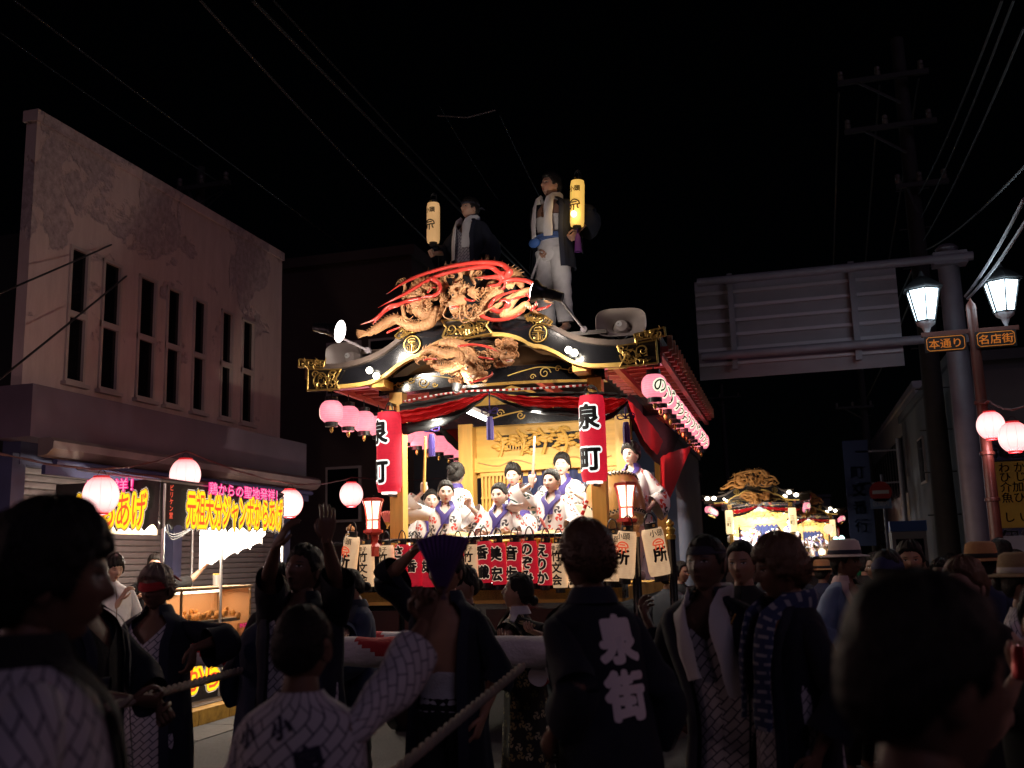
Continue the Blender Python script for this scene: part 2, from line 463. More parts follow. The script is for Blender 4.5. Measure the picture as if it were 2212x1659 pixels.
# ------------------------------------------------------------------ utility poles, cross-arms, wires
M_conc = mat('pole_concrete', (.03, .027, .027), .85, var=.15, vscale=5)
M_steel = mat('galvanised_steel', (.17, .15, .175), .55, metal=.2, var=.12, vscale=5)
M_wire = mat('wire_rubber', (.012, .011, .011), .6)
M_armst = mat('dark_arm_steel', (.03, .027, .028), .7)
M_ins = mat('insulator', (.14, .12, .11), .3)
def upole(u, v, Y, h, r, label, arms, group='concrete utility poles'):
    p = at(u, v, Y); t = thing('utility_pole', label, 'utility pole', (p.x, Y, 0), group)
    m = MB(); m.tube([(p.x, Y, 0), (p.x, Y, h)], [r, r * .55], 14); m.build('pole', M_conc, t)
    for z, w, off in arms:
        m = MB(); m.box((p.x + off, Y - r - .03, z), (w, .08, .09)); m.bar((p.x + off * .2, Y - r - .02, z - .55), (p.x + off - w * .3, Y - r - .02, z), .04, .04)
        a = m.build('cross_arm', M_armst, t)
        for k in (-.46, -.05, .42):
            m = MB(); c = V((p.x + off + k * w, Y - r - .03, z + .045)); m.lathe([(.03, 0), (.055, .03), (.055, .08), (.03, .09), (.05, .11), (.05, .17), (.02, .19)], c, n=10); m.build('insulator', M_ins, a)
    m = MB()
    for i in range(9): m.bar((p.x - r - .08, Y, 2.2 + i * .75), (p.x + r + .08, Y, 2.2 + i * .75), .02, .02)
    m.build('step_bolts', M_armst, t)
    return p
def zat(u, v, Y): return at(u, v, Y).z
PY = 19.
upole(1990, 600, PY, zat(1925, 87, PY), .21, 'tall concrete utility pole with two cross arms behind the road sign gantry',
      [(zat(1900, 180, PY), 1.62, -.35), (zat(1910, 285, PY), 1.62, -.3), (zat(1960, 410, PY), .9, .15)])
p2 = upole(1868, 900, 46, zat(1860, 700, 46), .2, 'distant concrete utility pole standing before the whitish hall', [(zat(1860, 770, 46), 2.2, 0), (zat(1860, 880, 46), 1.6, -.4)])
upole(1562, 900, 62, zat(1560, 830, 62), .2, 'far utility pole rising above the smaller float', [(zat(1560, 860, 62), 2.4, 0)])
upole(430, 500, 17, zat(478, 395, 17) + .4, .16, 'utility pole hidden behind the peeling plaster building with insulators at its top', [(zat(478, 405, 17), 1.2, .2)])
def wire(label, pts, r=.012, sag=0., mm=None, n=14, group=None):
    P = []
    for (a, b) in zip(pts, pts[1:]):
        for i in range(n):
            t = i / n; q = V(a).lerp(V(b), t); q.z -= sag * 4 * t * (1 - t); P.append(q)
    P.append(V(pts[-1]))
    m = MB(); m.tube(P, r, 6); o = m.build('overhead_wire', mm or M_wire, org=P[0])
    return tag(o, label, 'wire', group)
GW = 'overhead wires'
M_wl = mat('wire_pale', (.03, .026, .026), .5)
for i, (a, b, r, lab) in enumerate((
    ((432, 0, 8), (925, 522, 19), .016, 'pale overhead wire running from above the plaster building toward the lantern bearers'),
    ((545, 0, 8), (1200, 655, 24), .02, 'thick dark overhead wire passing behind the crouching lantern bearer'),
    ((590, 0, 9), (1240, 690, 27), .014, 'thin dark overhead wire beside the thick one above the float'),
    ((30, 0, 9), (850, 610, 26), .016, 'overhead wire descending above the plaster building parapet'),
    ((0, 70, 9), (500, 410, 17), .012, 'slack overhead wire reaching the insulators at the plaster building'),
    ((1080, 250, 14), (1190, 470, 21), .009, 'short overhead wire above the standing lantern bearer'),
    ((950, 230, 15), (1075, 430, 22), .009, 'short overhead wire above the crouching lantern bearer'))):
    wire(lab, [at(*a), at(*b)], r, .05, M_wl if i in (0, 3) else M_wire, group=GW)
wire('bright jumper wire spanning two overhead lines', [at(945, 250, 14.5), at(1010, 254, 14.5), at(1070, 238, 14.5)], .012, 0, M_ins)
wire('thin service wire drawn across the plaster building windows', [at(-40, 650, 7.2), at(480, 412, 16.8)], .011, .05)
wire('thin service wire drawn steeply across the plaster building windows', [at(-40, 850, 7.0), at(482, 415, 16.8)], .012, .05)
for i, (a, b) in enumerate((((2165, 0, 9), (1985, 420, 18.7)), ((2190, 0, 9), (1990, 470, 18.7)), ((2212, 60, 9), (1995, 520, 18.7)), ((2240, 330, 9), (2000, 540, 18.7)), ((1812, 200, 19), (1795, 700, 44)), ((1900, 185, 19), (1850, 790, 45)), ((1985, 170, 19), (1880, 790, 46)), ((1990, 540, 19), (1862, 800, 46)), ((2000, 570, 19), (1872, 860, 46)))):
    wire(['overhead wire rising from the tall utility pole to beyond the gantry', 'overhead wire strung between the tall pole and the distant pole'][i > 3], [at(*a), at(*b)], .014 if i < 4 else .02, .1, group='wires at the tall utility pole' if i < 4 else 'wires between the poles')
for i, (a, b) in enumerate((((2212, 430, 9), (2085, 640, 13.2)), ((2220, 470, 9), (2090, 645, 13.2)))):
    wire('thick bundled cable lit pale by the street lamps', [at(*a), at(*b)], .018, .05, M_steel, group='lit cables by the street lamps')

# ------------------------------------------------------------------ road sign gantry seen from behind
GY = 14.
gp = at(2062, 700, GY)
G = thing('road_sign_gantry', 'steel gantry pole holding a wide road sign seen from behind', 'road sign', (gp.x, GY, 0))
ztop = zat(2055, 540, GY)
m = MB(); m.tube([(gp.x, GY, .1), (gp.x, GY, ztop)], [.15, .135], 20); m.lathe([(.14, 0), (.15, .02), (.1, .07), (.02, .08)], (gp.x, GY, ztop), n=20); m.build('pole', M_steel, G)
z1 = zat(1780, 592, GY); z2 = zat(1760, 758, GY); xl = at(1508, 610, GY).x
for z, x1 in ((z1, gp.x + .28), (z2, gp.x + .1)):
    m = MB(); m.tube([(xl, GY - .2, z), (x1, GY - .2, z)], .06, 14); m.build('arm', M_steel, G)
    m = MB(); m.box((gp.x, GY - .12, z), (.42, .24, .17)); m.build('clamp', M_steel, G)
sx0, sx1 = at(1505, 700, GY).x, at(1945, 690, GY).x
sz1, sz0 = zat(1700, 590, GY), zat(1700, 808, GY)
M_alu = mat('sign_aluminium', (.17, .14, .16), .6, metal=.1, var=.12, vscale=2)
m = MB(); m.box(((sx0 + sx1) / 2, GY + .02, (sz0 + sz1) / 2), (sx1 - sx0, .03, sz1 - sz0)); pn = m.build('sign_panel', M_alu, G)
nr = 7
for i in range(1, nr):
    z = lerp(sz0, sz1, i / nr); m = MB(); m.box(((sx0 + sx1) / 2, GY - .015, z), (sx1 - sx0 - .02, .07, .045)); m.build('panel_rib', mat('rib_aluminium', (.30, .25, .28), .5, metal=.1), pn)
for u_, w in ((1583, .07), (1848, .08)):
    x = at(u_, 700, GY).x; m = MB(); m.box((x, GY - .09, (z1 + z2) / 2 - .04), (w, .06, z1 - z2 + .3)); m.build('upright', M_steel, G)

# ------------------------------------------------------------------ double street lamp with two name plates
LY = 12.
lp = at(2108, 760, LY)
L = thing('street_lamp', 'brown street lamp post with two lit lantern heads and name plates', 'street lamp', (lp.x, LY, 0))
M_brp = mat('brown_paint', (.09, .03, .022), .4, var=.15, vscale=6)
M_blk = mat('black_paint', (.012, .012, .013), .4)
M_lglow = mat('lamp_glass', (.8, .85, .9), .4, emit=(.66, .88, 1.0), es=7.5)
M_stem = mat('lamp_stem', (.5, .5, .52), .5)
zl = zat(2090, 670, LY)
m = MB(); m.tube([(lp.x, LY, .1), (lp.x, LY, zl)], [.075, .055], 14); m.lathe([(.06, 0), (.05, .06), (.02, .1), (.004, .14)], (lp.x, LY, zl), n=12)
for z in (zat(2112, 870, LY), zat(2118, 980, LY), zat(2128, 1080, LY)): m.lathe([(.075, -.02), (.08, -.015), (.08, .015), (.075, .02)], (lp.x, LY, z), n=14)
m.build('post', M_brp, L)
xa, xb = at(1990, 725, LY).x, at(2200, 708, LY).x; zbar = zat(2095, 716, LY)
m = MB(); m.box(((xa + xb) / 2, LY, zbar), (xb - xa, .05, .05)); m.build('crossbar', M_brp, L)
for u_, vt, vb, vs in ((1997, 628, 705, 722), (2167, 610, 685, 712)):
    c = at(u_, (vt + vb) / 2, LY); zt_, zb_ = zat(u_, vt, LY), zat(u_, vb - 10, LY)
    def hexr(r, z): return [V((c.x + r * cos(pi / 6 + k * pi / 3), LY + r * sin(pi / 6 + k * pi / 3), z)) for k in range(6)]
    rt, rb = .185, .105
    m = MB(); m.rings([hexr(rb, zb_), hexr(rt, zt_)]); hd = m.build('lantern_head', M_lglow, L, smooth=0)
    m = MB()
    for k in range(6): m.bar(hexr(rb + .004, zb_)[k], hexr(rt + .004, zt_)[k], .016, .016)
    for r_, z_ in ((rb + .004, zb_), (rt + .004, zt_)):
        h = hexr(r_, z_)
        for k in range(6): m.bar(h[k], h[(k + 1) % 6], .018, .018)
    m.build('lantern_cage', M_blk, hd)
    m = MB(); m.rings([hexr(rt + .05, zt_ + .012), hexr(rt + .045, zt_ + .03), hexr(.12, zt_ + .12), hexr(.04, zt_ + .17), hexr(.012, zt_ + .24)]); m.build('lantern_roof', M_blk, hd, smooth=0)
    m = MB(); m.lathe([(rb, 0), (rb * .9, -.03), (.05, -.06), (.035, -.1), (.02, -.13), (.02, zbar - zb_)], (c.x, LY, zb_ - .01), n=14); m.build('lantern_stem', M_stem, hd)
    lamp('street_lamp_light', 'POINT', (c.x - .05, LY - .42, (zt_ + zb_) / 2 + .1), 11, (.70, .87, 1.0), .12, parent=L)
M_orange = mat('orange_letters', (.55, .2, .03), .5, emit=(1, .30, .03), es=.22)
for u0, u1, v0, v1, tx in ((1999, 2086, 727, 757, '本通り'), (2108, 2194, 717, 747, '名店街')):
    a = at(u0, v1, LY - .05); b_ = at(u1, v0, LY - .05); cx, cz = (a.x + b_.x) / 2, at((u0 + u1) / 2, (v0 + v1) / 2, LY - .05).z; w = b_.x - a.x; h = .185
    m = MB(); m.box((cx, LY - .05, cz), (w, .03, h)); sg = m.build('name_plate', M_blk, L)
    m = MB()
    y = LY - .068; n_ = .025
    pts = [(-w / 2 + .02 + n_, h / 2 - .015), (w / 2 - .02 - n_, h / 2 - .015), (w / 2 - .02, h / 2 - .015 - n_), (w / 2 - .02, -h / 2 + .015 + n_), (w / 2 - .02 - n_, -h / 2 + .015), (-w / 2 + .02 + n_, -h / 2 + .015), (-w / 2 + .02, -h / 2 + .015 + n_), (-w / 2 + .02, h / 2 - .015 - n_)]
    for p, q in zip(pts, pts[1:] + pts[:1]): m.bar((cx + p[0], y, cz + p[1]), (cx + q[0], y, cz + q[1]), .006, .007)
    m.build('plate_border', M_orange, sg)
    m = MB(); text_to(m, tx, .115, flat_place((cx, y, cz), (1, 0, 0), (0, 0, 1)), .012, 1.05); m.build('lettering', M_orange, sg)

L2 = dup(L, (-5.75, 31., 0), 'added brown street lamp post hidden behind the main float to light the far buildings'); L2['group'] = 'double street lamps'; L['group'] = 'double street lamps'  # hidden copy added to light the hall and wires
lamp('street_lamp_light', 'POINT', (-5.2, 30.6, 4.1), 90, (.66, .80, 1.0), .15)  # extra lamp added at the hidden post, brightens the far walls
# ------------------------------------------------------------------ signs further down the right pavement
def plate(name, label, cat, u0, u1, v0, v1, Y, m_, post=True):
    a = at(u0, v1, Y); b_ = at(u1, v0, Y); t = thing(name, label, cat, ((a.x + b_.x) / 2, Y, 0))
    m = MB(); m.box(((a.x + b_.x) / 2, Y, (a.z + b_.z) / 2), (b_.x - a.x, .06, b_.z - a.z)); p = m.build('panel', m_, t)
    return t, p, (a.x + b_.x) / 2, (a.z + b_.z) / 2, b_.x - a.x, b_.z - a.z
M_sblue = mat('sign_blue', (.012, .02, .06), .6); M_syel = mat('sign_yellow', (.42, .27, .03), .6, var=.15, vscale=3)
M_ink = mat('black_ink', (.012, .011, .012), .6); M_wink = mat('white_ink', (.7, .7, .72), .6)
t, p, cx, cz, w, h = plate('hanging_signboard', 'tall narrow blue signboard with vertical lettering down the street', 'sign', 1838, 1873, 950, 1180, 36, M_sblue)
m = MB(); column_text(m, '町交番行', .48, (cx, 35.95, cz - .2), (1, 0, 0), (0, 0, 1), .03, 1.25); m.build('lettering', mat('sign_letters_blue', (.06, .09, .2), .6), p)
m = MB(); m.bar((cx, 36, cz + h / 2 - .4), (cx + 1.4, 36, cz + h / 2 - .4), .06, .06); m.bar((cx, 36, cz + .3), (cx + 1.4, 36, cz + .3), .06, .06); m.build('bracket', M_steel, t)
m = MB(); m.tube([(cx + 1.4, 36, 0), (cx + 1.4, 36, cz + h / 2)], .09, 12); m.build('post', M_steel, t)
c = at(1902, 1063, 30); N = thing('traffic_sign', 'round red traffic sign with a blue plate on a grey post', 'traffic sign', (c.x, 30, 0))
m = MB(); m.lathe([(.0, -.01), (.30, -.01), (.30, .01), (0, .01)], (c.x, 30, c.z), (0, 1, 0), 28, False); d = m.build('disc', mat('sign_red', (.45, .03, .03), .5), N)
m = MB(); m.box((c.x, 29.97, c.z), (.44, .02, .1)); m.build('bar', M_wink, d)
c2 = at(1903, 1088, 30); m = MB(); m.box((c2.x, 30, c2.z), (.56, .02, .28)); d = m.build('plate', mat('plate_blue', (.2, .3, .5), .5), N)
m = MB(); text_to(m, '区間内', .15, flat_place((c2.x, 29.98, c2.z), (1, 0, 0), (0, 0, 1)), .0); m.build('lettering', M_wink, d)
m = MB(); m.tube([(c.x + .08, 30.06, 0), (c.x + .08, 30.06, c.z + .5)], .045, 10); m.build('post', M_steel, N)
SY = 17.
t, p, cx, cz, w, h = plate('yellow_signboard', 'yellow shop signboard listing goods in black characters', 'sign', 2142, 2330, 990, 1150, SY, M_syel)
m = MB(); x0 = at(2150, 1050, SY).x; y = SY - .035
for (v_, s) in ((1010, 'わ か め'), (1030, 'ひ じ き'), (1052, '介加工品'), (1075, '魚ひもの'), (1117, 'し い 魚')):
    z = zat(2180, v_, SY); text_to(m, s, .17, flat_place((x0 + .085 * len(s) + .06, y, z), (1, 0, 0), (0, 0, 1)), .01)
m.build('lettering', M_ink, p)
m = MB(); m.box((cx, SY, cz + h / 2 + .16), (w, .07, .28)); hb = m.build('header', mat('sign_navy', (.02, .025, .07), .5), t)
m = MB(); text_to(m, '海産物店', .24, flat_place((x0 + .5, SY - .04, cz + h / 2 + .16), (1, 0, 0), (0, 0, 1)), .02); m.build('lettering', mat('sign_pale', (.3, .29, .29), .6), hb)
z = zat(2180, 1162, SY); m = MB(); m.box((cx, SY - .02, z), (w, .07, .3)); hb = m.build('footer', mat('sign_navy'), t)
m = MB(); text_to(m, '伊勢屋', .27, flat_place((x0 + .42, SY - .06, z), (1, 0, 0), (0, 0, 1)), .02, 1.1); m.build('lettering', M_wink, hb)
m = MB(); m.box((cx + .3, SY + 2.1, 2.2), (w + .8, 4, 4.4)); m.build('shop_wall', M_dgrey, t)
m = MB(); m.prism([(cx - w / 2 - .1, SY - .1, 1.78), (cx - w / 2 - .1, SY - .8, 1.55), (cx - w / 2 - .1, SY - .8, 1.50), (cx - w / 2 - .1, SY - .1, 1.70)], (w + .3, 0, 0)); m.build('shop_awning', mat('awning_white', (.5, .5, .52), .6), t)
m = MB()
for i in range(14): m.box((cx - w / 2 + .1 + i * .1, SY - .81, 1.42 + .02 * sin(i * 2.)), (.06, .012, .12))
m.build('shop_bunting', mat('bunting_blue', (.1, .18, .4), .6), t)
# grey telephone cabinet on the pavement by the tall pole
c = at(1960, 1150, 27); t = thing('phone_booth', 'small pale booth with a blue top light under the hall', 'booth', (c.x + .3, 30, 0))
m = MB(); m.box((c.x + .3, 30, 1.05), (.9, .9, 2.1)); m.build('cabin', mat('booth_grey', (.3, .28, .31), .5), t)
m = MB(); m.box((c.x + .3, 29.53, 1.15), (.7, .03, 1.5)); m.build('pane', M_dglass, t)
m = MB(); m.box((c.x + .3, 30, 2.25), (.95, .95, .28)); m.build('top_box', mat('booth_blue', (.06, .14, .45), .5), t)

# ------------------------------------------------------------------ round paper lanterns strung along the pavements
def pink_paper():
    m = mat('pink_lantern_paper', (.8, .6, .58), .7, emit=(1.0, .80, .78), es=1.55)
    nt = m.node_tree; b = nt.nodes['Principled BSDF']
    tc = nn(nt, 'ShaderNodeTexCoord'); sep = nn(nt, 'ShaderNodeSeparateXYZ'); nt.links.new(tc.outputs['Object'], sep.inputs[0])
    r = nn(nt, 'ShaderNodeValToRGB'); e = r.color_ramp.elements
    nt.links.new(math_node(nt, 'ADD', math_node(nt, 'MULTIPLY', sep.outputs[2], 2.6), .5), r.inputs[0])
    e[0].position = .02; e[0].color = (1, .12, .14, 1); e[1].position = .98; e[1].color = (1, .14, .15, 1)
    for pos, c in ((.16, (1, .50, .48, 1)), (.45, (1, .72, .68, 1)), (.84, (1, .46, .45, 1))):
        q = r.color_ramp.elements.new(pos); q.color = c
    nt.links.new(r.outputs[0], b.inputs['Emission Color'])
    return m
M_pink = pink_paper()
M_redplastic = mat('red_plastic', (.5, .02, .03), .4, emit=(1, .03, .04), es=.35)
def make_pink():
    t = thing('paper_lantern', '', 'lantern', (0, 0, 0))
    m = MB(); n = 30; rs = []
    for i in range(13):
        th = -1.16 + 2.32 * i / 12; z = .185 * sin(th) / sin(1.16); rad = .185 * cos(th * .98)
        rs.append([V(((rad * (1 - .018 * (k % 3 == 0))) * cos(2 * pi * k / n), (rad * (1 - .018 * (k % 3 == 0))) * sin(2 * pi * k / n), z)) for k in range(n)])
    m.rings(rs); sh = m.build('shade', M_pink, t, smooth=60)
    for z in (-.19, .19):
        m = MB(); m.lathe([(.075, -.012), (.082, -.01), (.082, .012), (.075, .014)], (0, 0, z), n=18); m.build('rim', M_redplastic, t)
    m = MB(); m.tube([(-.06, 0, .2), (-.03, 0, .255), (0, 0, .27), (.03, 0, .255), (.06, 0, .2)], .004, 5); m.build('hook', M_wire, t)
    m = MB()
    for k in range(10):
        a = 2 * pi * (k + .5) / 10; P = []
        for i in range(11):
            th = -1.12 + 2.24 * i / 10; P.append((.1865 * cos(th * .98) * cos(a), .1865 * cos(th * .98) * sin(a), .185 * sin(th) / sin(1.16)))
        m.tube(P, .0022, 4)
    m.build('ribs', mat('rib_pink', (.6, .25, .25), .6, emit=(1, .38, .38), es=.9), sh)
    return t
PL = make_pink()
pls = [(atx(218, 1070, -6.9), 'glowing pink paper lantern in front of the stall awning corner'),
       (atx(400, 1026, -7.0), 'glowing pink paper lantern above the stall roof edge'),
       (atx(626, 1087, -6.8), 'glowing pink paper lantern at the far end of the stall awning'),
       (atx(759, 1068, -6.8), 'glowing pink paper lantern between the stall and the float'),
       (at(2140, 919, 11.8), 'glowing pink paper lantern beside the brown lamp post'),
       (at(2190, 944, 10.9), 'glowing pink paper lantern hanging next to the one beside the lamp post')]
for i, (p, lab) in enumerate(pls):
    o = PL if i == 0 else dup(PL, p)
    o.scale = (1, 1, 1) if i < 4 else (.78, .78, .78)
    o.location = p; o['label'] = lab; o['group'] = 'paper lanterns strung along the street'
    lamp('lantern_light', 'POINT', p + V((0, 0, -.24)), 7.0 if i < 4 else 5., (1, .50, .52), .06)
# unseen lanterns added along both pavements, filling crowd and plaster building with light
for i, (x, y, z, lab) in enumerate(((2.55, 8.2, 2.75, 'unseen pink paper lantern added opposite the float front'), (2.55, 5.6, 2.7, 'unseen pink paper lantern added opposite the wrapped bar'), (2.55, 3.0, 2.75, 'unseen pink paper lantern added beside the woman with the can'), (2.55, .4, 2.7, 'unseen pink paper lantern added at the near end of the lamp post side'), (-6.8, 6.2, 2.6, 'unseen pink paper lantern added before the shop corner'), (-6.8, 3.6, 2.7, 'unseen pink paper lantern added beside the next shop'), (-6.8, 1.0, 2.7, 'unseen pink paper lantern added at the near end of the stall side'))):
    o = dup(PL, (x, y, z)); o['label'] = lab; o['group'] = 'paper lanterns strung along the street'
    lamp('lantern_light', 'POINT', (x, y, z - .24), 4.0 if x > 0 else 30., (1, .56, .60) if x > 0 else (1, .60, .60), .06)
def garland(label, pts, sag): 
    P = []
    for a, b in zip(pts, pts[1:]):
        for k in range(10):
            t_ = k / 10; q = V(a).lerp(V(b), t_); q.z -= sag * 4 * t_ * (1 - t_); q.x += .008 * sin(k * 2.3); P.append(q)
    P.append(V(pts[-1])); m = MB(); m.tube(P, .008, 5); Q = [p + V((.01 * sin(i * 1.7), 0, .012 * cos(i * 1.7))) for i, p in enumerate(P)]; m.tube(Q, .006, 5)
    return tag(m.build('lantern_cable', mat('cable_red', (.14, .05, .05), .6), org=P[0]), label, 'cable')
top = V((0, 0, .275))
garland('twisted red cable carrying the lanterns along the plaster building', [atx(-60, 960, -6.7), pls[0][0] + top, pls[1][0] + top + V((0, 0, .02)), pls[2][0] + top, pls[3][0] + top, V((-6.5, 19, 3.3))], .05)
garland('twisted cable carrying the lanterns from the brown lamp post', [V((lp.x, LY, zat(2112, 870, LY))), pls[4][0] + top, pls[5][0] + top, pls[5][0] + V((.7, -1.2, .4))], .02)
# ================================================================== PEOPLE
def uvmesh(m, uvs, me):
    lay = me.uv_layers.new(name='UVMap'); d = lay.data
    for l in me.loops: d[l.index].uv = uvs[l.vertex_index]
def skin_mat(name, rough=.5):
    m = mat(name, (.5, .3, .2), rough, attr='Col', spec=.35)
    b = m.node_tree.nodes['Principled BSDF']; b.inputs['Subsurface Weight'].default_value = .12; b.inputs['Subsurface Radius'].default_value = (.012, .005, .003)
    return m
M_skin = skin_mat('skin')
M_hair = mat('black_hair', (.012, .010, .009), .55, spec=.22, bump=.5, bscale=180, stretch=(1, 1, .15))
M_hairb = mat('brown_hair', (.10, .05, .025), .45, bump=.5, bscale=180, stretch=(1, 1, .15))
M_hairg = mat('bleached_hair', (.22, .16, .12), .5, bump=.5, bscale=180, stretch=(1, 1, .15))

def brick_cloth(name, base, line, sc_=1., rot=45, mort=.09):
    m = mat(name, base, .85)
    nt = m.node_tree; b = nt.nodes['Principled BSDF']
    tc = nn(nt, 'ShaderNodeTexCoord'); mp = nn(nt, 'ShaderNodeMapping'); mp.inputs['Rotation'].default_value = (0, 0, R(rot)); mp.inputs['Scale'].default_value = (sc_, sc_, 1)
    nt.links.new(tc.outputs['UV'], mp.inputs[0])
    dist = nn(nt, 'ShaderNodeTexNoise', i_Scale=9., i_Detail=1.); nt.links.new(tc.outputs['UV'], dist.inputs['Vector'])
    va = nn(nt, 'ShaderNodeVectorMath', operation='MULTIPLY_ADD'); nt.links.new(dist.outputs['Color'], va.inputs[0]); va.inputs[1].default_value = (.012 * sc_, .012 * sc_, 0); nt.links.new(mp.outputs[0], va.inputs[2])
    br = nn(nt, 'ShaderNodeTexBrick'); br.inputs['Scale'].default_value = 1.; br.inputs['Color1'].default_value = (*base, 1); br.inputs['Color2'].default_value = (*[c * .92 for c in base], 1)
    br.inputs['Mortar'].default_value = (*line, 1); br.inputs['Mortar Size'].default_value = mort * .03; br.inputs['Mortar Smooth'].default_value = .1
    br.inputs['Brick Width'].default_value = .062; br.inputs['Row Height'].default_value = .031; br.offset = .5
    nt.links.new(va.outputs[0], br.inputs['Vector']); nt.links.new(br.outputs['Color'], b.inputs['Base Color'])
    return m
def motif_cloth(name, base, cols, scale=7., rad=.33, thr=.55):
    """white cotton printed with swirling roundels, one per cell"""
    m = mat(name, base, .8)
    nt = m.node_tree; b = nt.nodes['Principled BSDF']
    tc = nn(nt, 'ShaderNodeTexCoord')
    vo = nn(nt, 'ShaderNodeTexVoronoi', i_Scale=scale, i_Randomness=.55, voronoi_dimensions='2D'); nt.links.new(tc.outputs['UV'], vo.inputs['Vector'])
    sub = nn(nt, 'ShaderNodeVectorMath', operation='SUBTRACT'); nt.links.new(tc.outputs['UV'], sub.inputs[0]); nt.links.new(vo.outputs['Position'], sub.inputs[1])
    sp = nn(nt, 'ShaderNodeSeparateXYZ'); nt.links.new(sub.outputs[0], sp.inputs[0])
    ang = math_node(nt, 'ARCTAN2', sp.outputs[1], sp.outputs[0])
    swirl = math_node(nt, 'SINE', math_node(nt, 'ADD', math_node(nt, 'MULTIPLY', ang, 3.), math_node(nt, 'MULTIPLY', vo.outputs['Distance'], 9.)))
    inside = math_node(nt, 'LESS_THAN', vo.outputs['Distance'], rad)
    s2 = math_node(nt, 'GREATER_THAN', swirl, -.35)
    mk = math_node(nt, 'MULTIPLY', inside, s2)
    sc2 = nn(nt, 'ShaderNodeSeparateColor'); nt.links.new(vo.outputs['Color'], sc2.inputs[0])
    keep = math_node(nt, 'GREATER_THAN', sc2.outputs[1], thr); mk = math_node(nt, 'MULTIPLY', mk, keep)
    rp = nn(nt, 'ShaderNodeValToRGB'); rp.color_ramp.interpolation = 'CONSTANT'; e = rp.color_ramp.elements
    e[0].position = 0; e[0].color = (*cols[0], 1); e[1].position = 1 / len(cols); e[1].color = (*cols[1 % len(cols)], 1)
    for i in range(2, len(cols)): q = e.new(i / len(cols)); q.color = (*cols[i], 1)
    nt.links.new(sc2.outputs[0], rp.inputs[0])
    mx = nn(nt, 'ShaderNodeMixRGB'); mx.inputs[1].default_value = (*base, 1); nt.links.new(rp.outputs[0], mx.inputs[2]); nt.links.new(mk, mx.inputs[0]); nt.links.new(mx.outputs[0], b.inputs['Base Color'])
    return m
M_navy = mat('navy_cotton', (.007, .0095, .022), .9, var=.3, vscale=14, bump=.25, bscale=260)
M_navyb = mat('navy_collar', (.013, .017, .037), .85)
M_yuk = brick_cloth('lattice_yukata', (.58, .55, .60), (.035, .035, .08), 1., 45, .085)
M_yukn = brick_cloth('lattice_yukata_large', (.56, .53, .59), (.03, .03, .07), .80, 42, .07)
M_stagek = motif_cloth('stage_kimono', (.78, .75, .74), [(.02, .05, .04), (.60, .05, .03), (.62, .06, .04), (.04, .04, .05)], 9.5, .40, .45)
M_floral = motif_cloth('floral_black_kimono', (.015, .014, .013), [(.35, .28, .12), (.25, .2, .08), (.4, .35, .2), (.1, .1, .04)], 14., .4, .4)
M_purple = mat('purple_satin', (.026, .011, .13), .7)
M_wcot = mat('white_cotton', (.62, .60, .62), .9, var=.08, vscale=20, bump=.3, bscale=120)
M_towel = mat('white_towel', (.80, .78, .80), .95, bump=.6, bscale=300)
M_dkcloth = mat('black_cloth', (.012, .012, .014), .9, bump=.2, bscale=120)
M_tblue = mat('pale_blue_cotton', (.16, .22, .36), .9, var=.15, vscale=12)
M_red = mat('red_cotton', (.42, .02, .025), .85, var=.12, vscale=10, bump=.2, bscale=150)

HTAB_T = [(.117 * sin(-pi / 2 + pi * i / 46)) for i in range(47)]
def head_point(a, th):
    ca = cos(th); x = .0765 * sin(a) * ca; y = -.097 * cos(a) * ca; z = .117 * sin(th); t = z / .117
    x *= 1 + .10 * (abs(sin(2 * a)) * ca) * .5
    if t < 0:
        s = smooth01(.05, -1., t); x *= 1 - .30 * s * (1 if y < 0 else .7)
        if y > 0: y *= 1 - .42 * smooth01(-.1, -1., t)
        else: y *= 1 + .05 * s
    if y > 0: y *= 1.08
    if y < -.02:
        y = min(y, -.02) if False else y
        y *= 1 - .06 * smooth01(.0, .06, abs(x))
    return x, y, z
def gz(x, m, s): return math.exp(-((x - m) / s) ** 2)
def face_point(a, th, fem):
    x, y, z = head_point(a, th); fr = y < -.03
    if y < 0:
        n = 0.
        if z <= .022: n = smooth01(.022, -.026, z) if z > -.028 else max(0., 1 - (-.028 - z) / .012)
        y -= (.017 if fem else .021) * n * gz(x, 0, .010 + .004 * n)
        y += .0075 * (gz(x, .031, .015) + gz(x, -.031, .015)) * gz(z, .008, .011)
        y -= .0035 * gz(z, .026, .009) * gz(abs(x), .03, .025) * (.4 if fem else 1)
        y -= .005 * gz(x, 0, .021) * (gz(z, -.053, .006) + gz(z, -.065, .006))
        y += .003 * gz(x, 0, .02) * gz(z, -.0595, .0025)
        y -= .007 * gz(x, 0, .022) * gz(z, -.098, .014)
        y += .004 * gz(z, -.078, .008) * gz(x, 0, .03)
        y -= .003 * gz(abs(x), .042, .016) * gz(z, -.022, .02)
    return V((x, y, z))
NA, NT = 60, 46
def avals():
    out = []
    for k in range(NA):
        t = -1 + 2 * k / NA; out.append(pi * t * (.52 + .48 * abs(t) ** 1.5))
    return out
AV = avals()
